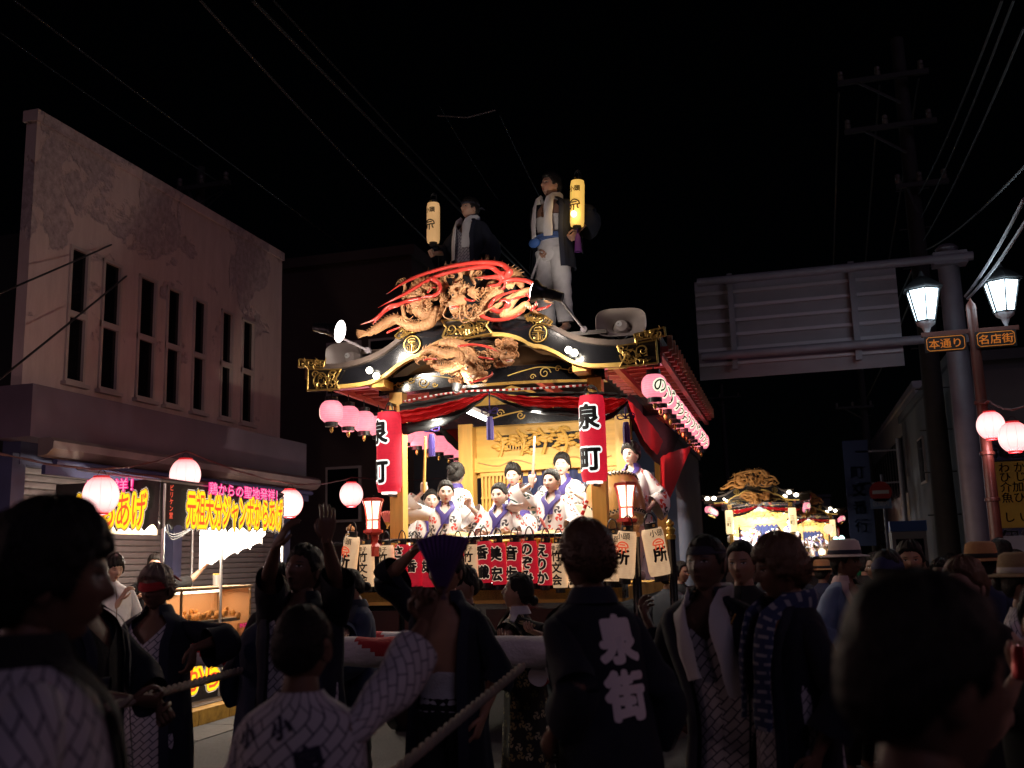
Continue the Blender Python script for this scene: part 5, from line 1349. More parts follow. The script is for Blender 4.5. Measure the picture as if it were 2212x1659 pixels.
REDL = {868: 'red lantern with three kana, beside a white lantern and the raised arm', 897: 'red lantern half hidden by the raised arm beside the purple fan', 928: 'red lantern behind the purple fan, next to the raised arm', 958: 'red lantern behind the middle of the purple fan', 988: 'red lantern behind the purple fan, next to a white lantern',
        1049: 'red lantern with two characters, between a white lantern and another red one', 1078: 'second red lantern after the white one beside the purple fan', 1111: 'middle red lantern of the five unbroken red ones, above the laughing woman', 1145: 'red lantern with three rounded kana, fourth of five red ones', 1178: 'red lantern with three thin kana, next to the white lantern by the navy coat man'}
for i, (u_, k, tx, _) in enumerate(row):
    vv = 1222 + 2 * sin(i * 2.2) - (6 if 1040 < u_ < 1200 else 0); c = at(u_, vv, FY - .17); hh = .37 if k == 'r' else .385
    ws = [None, 'white lantern lettered in black at the start of the row beside the wooden finial', 'white lantern lettered in black beside the first red name lantern', 'white lantern lettered in black beside the purple fan', 'white lantern lettered in black next to the last red name lantern', 'white lantern lettered in black half hidden by the dark haired man in navy coat']
    if k == 'w': lastw.append(1); lab = ws[len(lastw)]
    else: lab = REDL[u_]
    sz = .118 if len(tx) == 3 else (.125 if len(tx) == 2 else .11)
    if k == 'r': cyl_lantern('name_lantern', lab, 'row of name lanterns under the stage', c, .068, hh, M_lrow, tx, sz, M_lol2, R(-14), R(rng.uniform(-2.5, 2.5)), .045, step=1.0 if len(tx) > 2 else 1.42, ol=.10, oi=.045)
    else: cyl_lantern('name_lantern', lab, 'row of name lanterns under the stage', c, .070, hh, M_lwht, tx, .098, None, R(-14), R(rng.uniform(-2, 2)), .045, small='囃子', oi=.035)
for u_, v_, ti, r_, rot, lab in ((756, 1206, R(10), .075, -25, 'tilted cream lantern with red emblem beside the wooden finial'), (1352, 1198, R(6), .085, -14, 'tilted cream lantern with red emblem beside the red lamp stand'), (1417, 1192, R(-9), .095, 30, 'wide tilted cream lantern with red emblem at the brass finial'), (1322, 1205, R(3), .075, 20, 'cream lantern glimpsed behind the dark haired man in navy coat')):
    c = at(u_, v_, FY - .2); cyl_lantern('emblem_lantern', lab, 'tilted cream lanterns at the stage corners', c, r_, .40, M_lwht, '所', .13, None, R(rot), ti, .05, small='小頭', emblem=.05, oi=.04)
# eave lanterns, built once per side, then copied
def eave_lantern(ch):
    t = thing('eave_lantern', '', 'lantern', (0, 0, 0)); r, h = .118, .215
    m = MB(); prof = []
    for i in range(17): q = -1 + 2 * i / 16; prof.append((r * (1 - .42 * abs(q) ** 3.2) * (1 - .01 * (i % 2)), h / 2 * q))
    m.lathe(prof, (0, 0, 0), n=28); m.build('shade', M_leave, t, smooth=70)
    for s in (1, -1): m = MB(); m.lathe([(r * .56, 0), (r * .56, s * .045), (r * .4, s * .045)], (0, 0, s * h / 2), n=18); m.build('cap', M_blk, t)
    m = MB(); m.lathe([(.018, 0), (.02, -.03), (.012, -.05), (.003, -.06)], (0, 0, -h / 2 - .05), n=10); m.build('gilt_drop', M_gold, t)
    m = MB(); m.tube([(0, 0, h / 2 + .04), (0, 0, h / 2 + .13)], .006, 6); m.build('hanger', M_blk, t)
    return t
def rad_at(z): return .118 * (1 - .42 * min(1, abs(z) / .1075) ** 3.2)
eav = {}; EVL = []
chars = 'のいずみちょうのいずみちょう'
base_e = eave_lantern('')
first = True
for sg in (1, -1):
    for i in range(13):
        y = 9.12 + i * .40; x = CX + sg * (half - .10) if sg > 0 else CX - (half - .16)
        z = 3.17 if sg > 0 else 3.15
        o = base_e if first else dup(base_e, (x, y, z)); first = False
        o.location = (x, y, z); ORG[o.name] = V((x, y, z))
        o['label'] = 'round pink lantern in the lettered row under the loudspeaker side eave beside the road sign' if sg > 0 else 'round pink lantern in the row under the eave facing the plaster building'
        if i == 0: o['label'] = 'round pink lantern at the front end of the lettered eave row' if sg > 0 else 'round pink lantern at the front end of the eave row facing the plaster building'
        o['group'] = 'eave lanterns of the float'
        EVL.append((o, sg, i))
for o, sg, i in EVL:
    for nm, mt, off, lift in (('lettering_outline', M_lol3, .10, .002), ('lettering', M_ink, .012, .004)):
        m = MB()
        def place(a, b): q = a / .118 + (R(90) - R(52) if sg > 0 else R(-90) + R(10)); rr_ = rad_at(b) + lift; return V((rr_ * sin(q), -rr_ * cos(q), b))
        ch = chars[i] if sg > 0 else chars[12 - i]
        key = (nm, ch, sg)
        if key not in eav:
            text_to(m, ch, .15, place, off, cuts=8); eav[key] = m.mesh(nm, mt, 80)
        oo = bpy.data.objects.new(nm, eav[key]); sc.collection.objects.link(oo); oo.parent = o; ORG[oo.name] = V((0, 0, 0))
for sg in (1, -1):
    for y in (9.6, 11.4, 13.2): lamp('eave_glow', 'POINT', (CX + sg * (half - .10), y, 3.0), 5, (1, .22, .26), .12, parent=FL)
# red lamp stands
def andon(u_, v0, v1, lab):
    Y = FY - .12; a, b = at(u_, v0, Y), at(u_, v1, Y); h = a.z - b.z; t = thing('lamp_stand', lab, 'lamp', (a.x, Y, b.z - .25), 'red lamp stands on the balustrade')
    def hx(r, z): return [V((a.x + r * cos(pi / 6 + k * pi / 3 + .25), Y + r * sin(pi / 6 + k * pi / 3 + .25), z)) for k in range(6)]
    prof = [(.066, 0), (.062, .2), (.066, .45), (.08, .75), (.100, 1.)]
    m = MB(); m.rings([hx(r - .004, b.z + h * q) for r, q in prof]); g_ = m.build('paper_panes', mat('andon_paper', (.9, .8, .6), .6, emit=(1, .80, .58), es=1.9), t, smooth=0)
    m = MB()
    for k in range(6): m.tube([hx(r, b.z + h * q)[k] for r, q in prof], .008, 6)
    for r, q in ((.068, 0), (.064, .33), (.104, 1.)):
        hxx = hx(r, b.z + h * q)
        for k in range(6): m.bar(hxx[k], hxx[(k + 1) % 6], .014, .014)
    m.build('frame', M_vermil, t)
    m = MB(); m.rings([hx(r, z) for r, z in ((.10, b.z - .005), (.10, b.z - .03), (.06, b.z - .05), (.05, b.z - .12), (.09, b.z - .16), (.09, b.z - .25))]); m.build('base', M_vermil, t, smooth=0)
    m = MB(); m.rings([hx(.112, a.z + .0), hx(.108, a.z + .018), hx(.05, a.z + .03)]); m.build('rim', M_vermil, t, smooth=0)
    lamp('stand_light', 'POINT', (a.x, Y - .14, (a.z + b.z) / 2), 2.2, (1, .75, .5), .08)
andon(806, 1082, 1144, 'glowing red framed lamp stand below the lantern nearest the plaster building'); andon(1350, 1048, 1120, 'glowing red framed lamp stand in front of the big drum')

# ------------------------------------------------------------------ lamps, loudspeakers on the roof
def flood(tip, back, foot, lab, aim, energy, spot):
    t = thing('flood_lamp', lab, 'lamp', foot, 'clamp flood lamps on the float roof'); d = (V(tip) - V(back)).normalized()
    m = MB(); m.lathe([(.0, -.05), (.04, -.05), (.045, .02), (.05, .025), (.05, .10), (.06, .11), (.062, .15), (.09, .19), (.105, .215)], V(back), d, 24, False); m.build('housing', mat('lamp_housing', (.035, .035, .04), .35, metal=.5), t)
    m = MB(); m.lathe([(0, .245), (.05, .238), (.085, .225), (.102, .212)], V(back), d, 24, False); m.build('lens', mat('flood_lens', (1, 1, 1), .3, emit=(1, .97, .9), es=9.), t)
    m = MB(); m.tube([V(back), V(foot)], .012, 8); m.lathe([(.03, -.03), (.03, .03)], V(foot), (0, 1, 0), 12); m.build('arm', M_steel, t)
    lamp('flood_spill', 'POINT', V(back) + d * .30, 30, (1, .86, .74), .08)
    lamp('flood_light', 'SPOT', V(back) + d * .27, energy, (1, .90, .76), .05, aim=aim, spot=spot, blend=.7)
Yf = FY - .75
flood(at(1172, 633, Yf), at(1204, 640, Yf), at(1262, 712, FY - .05), 'black flood lamp on a thin arm aimed at the upper dragon beside the standing bearer', at(985, 650, FY - .1), 62, 90)
flood(at(735, 716, Yf), at(690, 708, Yf), at(795, 757, FY - .05), 'flood lamp on a thin arm above the loudspeaker nearest the plaster building', at(1000, 730, FY - .1), 62, 95)
for u_, v_ in ((798, 800), (813, 812), (1228, 756), (1241, 762)):
    p = at(u_, v_, FY - .09); m = MB(); m.ell(p, (.033, .033, .033), n=14, m=10); bl = fp('bulb', m, M_bulb); m = MB(); m.tube([p + V((0, .02, .0)), p + V((0, .09, .01))], .018, 8); fp('bulb_socket', m, M_blk, bl)
for u_, v_ in ((800, 804), (1233, 758)): lamp('gable_bulb_light', 'POINT', at(u_, v_, FY - .2), 8, (1, .86, .66), .03, parent=FL)
lamp('pediment_light', 'SPOT', at(985, 845, FY - .3), 26, (1, .88, .7), .04, aim=at(1015, 790, FY), spot=110, parent=FL)
p = at(985, 846, FY - .2); m = MB(); m.lathe([(.03, 0), (.05, .06), (.055, .07)], p, (.1, .3, 1), 14); ul = fp('uplight', m, M_blk); m = MB(); m.ell(p + V((0, .015, .06)), (.04, .04, .015), n=12, m=6); fp('uplight_lens', m, M_bulb, ul)
def horn(u_, v_, Y, w, h, lab, yaw):
    c = at(u_, v_, Y); t = thing('loudspeaker', lab, 'loudspeaker', c, 'horn loudspeakers on the float roof'); t.rotation_euler = (0, 0, yaw)
    def rr_(w, h, y, e=3.5): return [V(((w / 2) * math.copysign(abs(cos(q)) ** (2 / e), cos(q)), y, (h / 2) * math.copysign(abs(sin(q)) ** (2 / e), sin(q)))) for q in [2 * pi * k / 36 for k in range(36)]]
    mt = mat('horn_plastic', (.42, .36, .34), .45)
    m = MB(); m.rings([rr_(w, h, -.16), rr_(w * .93, h * .90, -.135), rr_(w * .62, h * .6, -.03), rr_(w * .4, h * .42, .06, 2.2), rr_(.10, .10, .12, 2), rr_(.09, .09, .2, 2)], cap=False)
    m.rings([rr_(w, h, -.16), rr_(w * 1.02, h * 1.03, -.15), rr_(w * .7, h * .7, 0), rr_(.16, .16, .12, 2), rr_(.15, .15, .24, 2), rr_(.04, .04, .245, 2)], cap=False)
    me = m.mesh('horn', mt, 50); o = bpy.data.objects.new('horn', me); sc.collection.objects.link(o); o.parent = t
    m = MB(); m.lathe([(.0, -.03), (.055, -.02), (.07, .04), (.09, .12)], (0, 0, 0), (0, 1, 0), 20, False); me = m.mesh('phase_plug', mt, 50); o2 = bpy.data.objects.new('phase_plug', me); sc.collection.objects.link(o2); o2.parent = o
    m = MB(); m.lathe([(0, 0), (.028, 0), (.028, .006)], (-.02, -.036, .015), (0, 1, 0), 18, False); me = m.mesh('badge', mat('badge_white', (.75, .75, .75), .5)); o3 = bpy.data.objects.new('badge', me); sc.collection.objects.link(o3); o3.parent = o
    m = MB(); text_to(m, '14', .022, flat_place((-.02, -.040, .015), (1, 0, 0), (0, 0, 1)), .01); me = m.mesh('lettering', M_ink); o3 = bpy.data.objects.new('lettering', me); sc.collection.objects.link(o3); o3.parent = o
    m = MB(); m.box((0, .15, -h * .42), (.05, .05, h * .6)); me = m.mesh('bracket', M_blk); o4 = bpy.data.objects.new('bracket', me); sc.collection.objects.link(o4); o4.parent = t
horn(1342, 704, FY + .35, .47, .27, 'grey horn loudspeaker on the roof beside the standing bearer', R(8)); horn(757, 772, FY + .35, .40, .25, 'grey horn loudspeaker on the roof edge facing the plaster building', R(-6))
# ================================================================== DRAGON CARVINGS
def c2(x, y, Y): return at(760.4 + .2344 * x, 518.5 + .2344 * y, Y)
UD = thing('dragon_carving', 'large carved wooden dragon with vermilion flames on top of the float gable', 'carving', c2(950, 780, FY - .1))
def path2(pts, Y, n=6, wave=0.): return spline([c2(a, b, Y + (wave * sin(i * 1.7) if wave else 0) + (c[0] if c else 0)) for i, (a, b, *c) in enumerate(pts)], n)
PXM = .2344 * 8.8 / FOC * 1.03                          # metres per unit of those points at the carving
def ribbon(parent, pts, r0, r1, Y, mt, name='flame', n=7, tip=True, flat=.8, wave=.02):
    P = path2(pts, Y, n, wave); N = len(P); m = MB()
    m.tube(P, [PXM * (lerp(r0, r1, i / (N - 1)) if not tip else lerp(r0, r1, i / (N - 1)) * (1 - smooth01(.75, 1., i / (N - 1)) * .85)) for i in range(N)], 10, flat=flat, roundcap=True)
    return m.build(name, mt, parent, smooth=70)
def scaly(parent, pts, rads, Y, mt, name='body_coil', n=8, fins=True, size=1., raw=None, seed=1):
    P = raw or path2(pts, Y, n); N = len(P); m = MB(); rd = [PXM * interp([(i / (len(rads) - 1), r) for i, r in enumerate(rads)], k / (N - 1))[0] if raw is None else interp([(i / (len(rads) - 1), r) for i, r in enumerate(rads)], k / (N - 1))[0] for k in range(N)]
    m.tube(P, rd, 14, roundcap=True); acc = 0; row_ = 0
    for i in range(1, N - 1):
        acc += (P[i] - P[i - 1]).length
        if acc < .022 * size: continue
        acc = 0; row_ += 1; d = (P[i + 1] - P[i - 1]).normalized(); sd = d.cross(V((0, 1, 0))).normalized(); fr = V((0, -1, 0)); fr = (fr - d * fr.dot(d)).normalized(); r = rd[i]
        k = max(3, int(pi * r / (.022 * size)))
        for j in range(k):
            an = R(-85) + R(170) * (j + .5 * (row_ % 2)) / k; nr = fr * cos(an) + sd * sin(an); tn = -fr * sin(an) + sd * cos(an); p = P[i] + nr * r; w = .013 * size; l = .024 * size
            m.add([p - tn * w - d * l * .5, p + tn * w - d * l * .5, p + tn * w * .8 + d * l * .1 + nr * .006, p + d * l * .6 + nr * .009, p - tn * w * .8 + d * l * .1 + nr * .006, p + nr * .004], [(0, 5, 4), (0, 1, 5), (1, 2, 5), (2, 3, 5), (3, 4, 5)])
    o = m.build(name, mt, parent, smooth=60)
    if fins:
        m = MB()
        for i in range(2, N - 2, 2):
            d = (P[i + 1] - P[i - 1]).normalized(); sd = d.cross(V((0, 1, 0))).normalized(); sd = sd if sd.z > 0 else -sd; b = P[i] + sd * rd[i] * .9
            m.tube([b, b + sd * .016 + d * .006, b + sd * .036 + d * .022], [.008, .006, .001], 5)
        m.build('dorsal_fin', mt, o)
    return o
def claw(parent, c, ang, L, mt, n=4, Y=0.):
    m = MB(); c = V(c)
    for k in range(n):
        a = ang + (k - (n - 1) / 2) * .42; P = [c, c + V((cos(a) * L * .5, -.03, sin(a) * L * .5)), c + V((cos(a + .25) * L * .85, -.04, sin(a + .25) * L * .85)), c + V((cos(a + .7) * L, -.02, sin(a + .7) * L))]
        m.tube(spline(P, 4), [L * .12 * (1 - .85 * i / 12) for i in range(13)], 7)
    return m.build('claw', mt, parent, smooth=60)
def fan_mane(parent, c, r0, r1, a0, a1, n, mt, Y=0., seed=0, name='mane'):
    r = random.Random(seed); m = MB(); c = V(c)
    for layer in range(3):
        for k in range(n):
            a = lerp(a0, a1, (k + r.uniform(-.3, .3)) / max(1, n - 1)); q = r1 * r.uniform(.75, 1.1) * (1 - .22 * layer); b = a + r.uniform(-.25, .25)
            dY = -.02 - .025 * layer
            P = [c + V((cos(a) * r0 * .6, dY, sin(a) * r0 * .6)), c + V((cos(a) * lerp(r0, q, .5), dY - .012, sin(a) * lerp(r0, q, .5))), c + V((cos(b) * q, dY + .01, sin(b) * q))]
            m.tube(P, [.012, .011, .0015], 5)
    return m.build(name, mt, parent, smooth=60)
def curls(parent, cen, rx, rz, n, mt, seed, name='cloud_curls', rmin=.018, rmax=.045, depth=.08, w=.3):
    r = random.Random(seed); m = MB(); cen = V(cen)
    for i in range(n):
        an = r.uniform(0, 2 * pi); q = math.sqrt(r.random()); rad = r.uniform(rmin, rmax)
        c = cen + V((rx * q * cos(an), -r.uniform(0, depth) * (1 - .6 * q), rz * q * sin(an)))
        P = []; R_ = []; d = r.choice((-1, 1)); ph = r.uniform(0, 6.28); nn_ = 11
        for k in range(nn_ + 1):
            t = k / nn_; a = ph + d * 1.35 * 2 * pi * t; rr = rad * (1 - .84 * t); P.append(c + V((rr * cos(a), -rad * .35 * t, rr * sin(a)))); R_.append(rad * w * (.45 + .75 * sin(pi * min(1, t * 1.15 + .12))))
        m.tube(P, R_, 6)
    return m.build(name, mt, parent, smooth=60)
def dragon_head(parent, c, s, face, mt, seed=3, name='dragon_head'):
    """snout toward face (+1: toward +x); c centre of the skull"""
    c = V(c); f = face; m = MB()
    def P(x, y, z): return c + V((x * f * s, y * s, z * s))
    m.ell(P(0, 0, 0), (.085 * s, .08 * s, .075 * s), None, 16, 12); m.ell(P(.075, -.02, -.035), (.075 * s, .06 * s, .042 * s), None, 14, 10); m.ell(P(.125, -.03, -.028), (.032 * s, .045 * s, .03 * s), None, 12, 8)
    for q in (-.025, .025): m.ell(P(.15, -.035 + q, -.02), (.016 * s, .014 * s, .014 * s), None, 8, 6)
    for q in (-.055, .045): m.ell(P(.035, -.03 + q, .04), (.034 * s, .026 * s, .026 * s), None, 10, 8); m.tube(spline([P(-.01, -.03 + q, .055), P(.04, -.05 + q, .075), P(.08, -.04 + q, .05)], 4), [.012 * s, .013 * s, .013 * s, .013 * s, .012 * s, .01 * s, .008 * s, .006 * s, .003 * s], 6)
    m.tube(spline([P(-.02, 0, -.06), P(.05, -.02, -.105), P(.11, -.03, -.11), P(.145, -.03, -.085)], 5), [.035 * s] * 6 + [.03 * s] * 5 + [.02 * s] * 4 + [.012 * s], 9, roundcap=True)
    h = m.build(name, mt, parent, smooth=70)
    m = MB(); m.ell(P(.07, -.03, -.075), (.06 * s, .045 * s, .018 * s), None, 12, 6); m.tube(spline([P(.03, -.03, -.07), P(.1, -.05, -.075), P(.15, -.06, -.095)], 4), [.016 * s] * 5 + [.01 * s] * 3 + [.004 * s], 7); m.build('tongue', M_vermil, h)
    m = MB()
    for i in range(6): m.tube([P(.05 + i * .018, -.062, -.062), P(.052 + i * .018, -.068, -.09 - .01 * (i == 4))], [.007 * s, .001], 5)
    for i in range(5): m.tube([P(.06 + i * .018, -.06, -.10), P(.06 + i * .018, -.064, -.078)], [.006 * s, .001], 5)
    m.build('teeth', mat('ivory', (.7, .62, .48), .4), h)
    m = MB()
    for q in (-.055, .045): m.ell(P(.05, -.048 + q, .038), (.013 * s, .013 * s, .013 * s), None, 8, 6)
    m.build('eyes', M_blk, h)
    m = MB()
    for q in (-.05, .05): m.tube(spline([P(-.03, q, .06), P(-.10, q * 1.4, .11), P(-.19, q * 1.5, .12), P(-.24, q * 1.4, .16)], 5), [.016 * s * (1 - .85 * i / 15) for i in range(16)], 7); m.tube(spline([P(-.12, q * 1.4, .115), P(-.16, q * 1.4, .15), P(-.17, q * 1.4, .18)], 3), [.01 * s * (1 - .8 * i / 6) for i in range(7)], 6)
    m.build('horns', mt, h)
    return h
Y0 = FY - .12
# central dragon: body coils, head with mane, legs
scaly(UD, [(830, 640), (740, 690), (640, 640), (600, 520), (650, 410), (760, 390), (820, 450), (790, 520)], [50, 75, 88, 88, 80, 70, 55, 38], Y0 + .02, M_carve, seed=1)
scaly(UD, [(1290, 430), (1340, 480), (1250, 560), (1190, 660), (1120, 730)], [60, 66, 58, 48, 30], Y0 + .03, M_carve2)
scaly(UD, [(780, 640), (720, 760), (600, 800), (500, 780), (420, 730), (330, 760), (230, 820), (150, 870)], [40, 52, 48, 42, 44, 50, 44, 20], Y0 - .01, M_carve2, fins=True)
scaly(UD, [(1080, 300), (1000, 260), (880, 290), (800, 350)], [36, 46, 42, 36], Y0 + .05, M_carve, name='back_coil')
scaly(UD, [(1330, 350), (1430, 300), (1520, 340), (1560, 420)], [40, 60, 56, 30], Y0 + .05, M_carve)
for k in range(7):                                      # leafy tail tip
    a = 2.75 + .13 * k; p = c2(150, 865, Y0); m = MB(); m.tube([p + V((.03, -.02, .0)), p + V((.05 * cos(a), -.03, .05 * sin(a))), p + V((.12 * cos(a + .15), -.02, .12 * sin(a + .15) + .02))], [.012, .014, .002], 6); m.build('tail_blade', M_carve2, UD)
dh = dragon_head(UD, c2(985, 560, Y0 - .07), .92, -.55, M_carve2)
fan_mane(UD, c2(990, 480, Y0 - .03), .055, .125, -.2, pi + .35, 17, M_carve2, seed=5); fan_mane(UD, c2(1080, 500, Y0 - .03), .03, .125, -.75, .75, 12, M_carve2, seed=6)
m = MB(); m.ell(c2(985, 455, Y0 - .05), (.06, .04, .06), None, 14, 10); m.build('forehead_boss', M_carve, UD)
for pts, r in (([(1030, 600), (1045, 690), (1110, 725), (1240, 650), (1400, 560), (1620, 470)], 10), ([(880, 600), (840, 690), (900, 730), (960, 700)], 9), ([(1000, 620), (990, 700), (1020, 760), (1090, 740), (1180, 690)], 8)):
    ribbon(UD, pts, r, r * .5, Y0 - .11, M_carve2, 'whisker')
# forelegs
for pts, r in (([(560, 560), (500, 500), (490, 430)], 26), ([(490, 480), (470, 600), (480, 690)], 26), ([(990, 280), (1000, 340), (960, 380)], 24), ([(1110, 280), (1100, 340), (1130, 400)], 22), ([(870, 310), (850, 360), (880, 420)], 20)):
    ribbon(UD, pts, r, r * .75, Y0 - .03, M_carve2, 'leg', tip=False, flat=1.)
claw(UD, c2(485, 430, Y0 - .05), 1.6, .085, M_carve2); claw(UD, c2(480, 690, Y0 - .05), -1.5, .11, M_carve2); claw(UD, c2(960, 385, Y0 - .05), -1.7, .07, M_carve2); claw(UD, c2(820, 560, Y0 - .06), .6, .08, M_carve)
curls(UD, c2(860, 560, Y0 - .03), .055, .06, 16, M_carve, 8, rmin=.014, rmax=.032); curls(UD, c2(680, 500, Y0 - .05), .07, .09, 14, M_carve, 9, rmin=.015, rmax=.03); curls(UD, c2(1180, 330, Y0), .10, .035, 12, M_carve, 10, rmin=.014, rmax=.028); curls(UD, c2(660, 640, Y0 - .05), .07, .05, 12, M_carve2, 12, rmin=.012, rmax=.026)
for (a_, b_, rx, rz, n_, sd) in ((560, 640, .06, .05, 10, 41), (900, 330, .10, .05, 14, 42), (1220, 480, .06, .05, 10, 43), (1090, 640, .07, .04, 10, 44), (740, 560, .05, .06, 10, 45), (1560, 640, .07, .035, 10, 46), (620, 400, .06, .04, 9, 47), (1000, 700, .10, .03, 12, 48)):
    curls(UD, c2(a_, b_, Y0 + .0), rx, rz, n_, M_carve, sd, rmin=.013, rmax=.03)
# the great head on the right with open jaws and red flame cheeks
ribbon(UD, [(1420, 650), (1500, 540), (1600, 470), (1720, 480), (1790, 560), (1860, 585)], 50, 14, Y0 - .06, M_carve2, 'upper_jaw', flat=.9)
ribbon(UD, [(1400, 690), (1500, 660), (1600, 590), (1640, 620), (1690, 660), (1745, 680)], 44, 12, Y0 - .06, M_carve2, 'lower_jaw', flat=.9)
ribbon(UD, [(1300, 640), (1400, 560), (1520, 500), (1610, 520)], 38, 20, Y0 - .03, M_carve2, 'cheek')
m = MB()
for i in range(6): p = c2(1600 + i * 22, 600 + 16 * sin(i), Y0 - .1); m.tube([p, p + V((.004, -.01, -.025))], [.008, .001], 5)
m.build('fangs', mat('ivory'), UD)
fan_mane(UD, c2(1470, 460, Y0 - .04), .02, .09, .9, 2.6, 12, M_carve2, seed=7, name='crest_spikes'); curls(UD, c2(1400, 660, Y0 - .02), .09, .03, 10, M_carve2, 31, rmin=.012, rmax=.026)
for pts, r0, r1 in (
    ([(1450, 290), (1380, 225), (1200, 205), (1000, 225), (800, 270), (600, 335), (450, 410), (320, 500)], 26, 12),
    ([(1380, 330), (1280, 250), (1160, 250), (1000, 275), (800, 325), (650, 400), (500, 490), (350, 565), (240, 625)], 24, 12),
    ([(620, 540), (520, 560), (430, 590), (340, 610), (270, 680), (200, 735), (80, 780)], 16, 14),
    ([(430, 600), (330, 640), (260, 700), (190, 775)], 14, 10),
    ([(740, 360), (800, 400), (810, 460), (760, 510), (660, 525), (560, 560), (480, 610)], 20, 9),
    ([(700, 480), (730, 440), (780, 440)], 9, 7),
    ([(1450, 300), (1400, 360), (1330, 340), (1240, 345), (1130, 345)], 30, 10), ([(1390, 350), (1350, 410), (1250, 422)], 20, 8), ([(1300, 260), (1340, 300), (1440, 300)], 16, 14),
    ([(1400, 380), (1500, 365), (1620, 380), (1700, 430), (1770, 500)], 18, 22), ([(1420, 400), (1400, 440), (1370, 450)], 14, 6),
    ([(1270, 610), (1320, 540), (1430, 490), (1560, 455)], 18, 7), ([(1280, 630), (1360, 660), (1440, 610), (1430, 560), (1370, 560), (1350, 600)], 22, 10), ([(1420, 600), (1500, 540), (1600, 520)], 14, 8), ([(1610, 500), (1640, 540), (1600, 580)], 12, 7),
    ([(1190, 700), (1300, 738), (1450, 725), (1530, 690), (1590, 655)], 18, 8), ([(1660, 640), (1700, 600), (1690, 560)], 16, 9), ([(1720, 640), (1790, 620), (1840, 590)], 14, 6), ([(1040, 545), (1100, 560), (1140, 555)], 13, 6), ([(330, 850), (400, 820), (450, 800)], 10, 6)):
    ribbon(UD, pts, r0 * 1.4, r1 * 1.4, Y0 - .09, M_vermil, 'flame')
m = MB()
for a, b in ((1190, 180), (1250, 155), (1310, 175), (1380, 205), (860, 212), (905, 214), (960, 205), (700, 270), (1120, 190)): p = c2(a, b + 25, Y0 + .06); m.tube([p, p + V((.008, 0, .05))], [.014, .002], 6)
m.build('back_spikes', M_carve2, UD); UD.children[-1]['kind'] = 'stuff'
m = MB(); m.strip([c2(a, b, FY + .0) for a, b in ((600, 700), (800, 760), (985, 780), (1200, 740), (1500, 690))], [c2(a, b, FY + .0) for a, b in ((560, 420), (800, 300), (985, 270), (1250, 300), (1500, 420))], (0, .05, 0)); m.build('backing_board', M_blk, UD)

# lower pendant carving
LD = thing('pendant_carving', 'carved wooden dragon among clouds hanging under the gable of the main float', 'carving', c2(1080, 1100, FY - .1))
Y1 = FY - .10
curls(LD, c2(1400, 1040, Y1), .15, .12, 62, M_carve, 21, rmin=.018, rmax=.04); curls(LD, c2(780, 1090, Y1), .13, .085, 36, M_carve, 22, rmin=.016, rmax=.036); curls(LD, c2(1070, 1260, Y1), .19, .075, 58, M_carve, 23, rmin=.016, rmax=.034); curls(LD, c2(1180, 1120, Y1 - .02), .13, .10, 30, M_carve2, 24, rmin=.016, rmax=.034); curls(LD, c2(900, 1180, Y1), .11, .06, 30, M_carve, 26, rmin=.014, rmax=.03)
scaly(LD, [(640, 1040), (740, 1010), (860, 1050), (960, 1040), (1010, 1090), (960, 1160), (860, 1190), (770, 1170)], [22, 34, 44, 50, 50, 44, 36, 24], Y1 - .06, M_carve2)
scaly(LD, [(820, 950), (940, 950), (1060, 1000), (1100, 1080), (1060, 1170), (1120, 1240), (1230, 1230)], [30, 44, 52, 52, 48, 40, 26], Y1 - .07, M_carve2)
dragon_head(LD, c2(1060, 1215, Y1 - .12), .72, .8, M_carve2); fan_mane(LD, c2(1100, 1110, Y1 - .08), .03, .09, -.6, 2.2, 14, M_carve2, seed=15); dragon_head(LD, c2(1410, 1075, Y1 - .10), .6, 1., M_carve)
fan_mane(LD, c2(1440, 980, Y1 - .06), .02, .10, .0, 1.6, 10, M_carve, seed=16); claw(LD, c2(640, 1100, Y1 - .05), 3.2, .06, M_carve2)
m = MB(); m.tube(path2([(620, 1040), (760, 960), (900, 925), (1040, 960), (1100, 1010)], Y1 - .05), [PXM * 34 * sin(pi * (.12 + .8 * i / 24)) for i in range(25)], 10, flat=.6); m.build('wave', M_carve2, LD)
for pts, r0, r1 in (([(985, 980), (1100, 965), (1230, 980), (1350, 1030)], 12, 12), ([(1080, 1310), (1180, 1290), (1280, 1250), (1290, 1210)], 14, 8), ([(1170, 1080), (1250, 1090), (1310, 1100)], 9, 9), ([(670, 1105), (740, 1095), (790, 1100)], 8, 5)):
    ribbon(LD, pts, r0 * 1.3, r1 * 1.3, Y1 - .14, M_vermil, 'flame')
m = MB(); m.ell(c2(1085, 1100, FY + .0), (.34, .03, .16), None, 20, 8); m.build('backing_board', M_blk, LD)
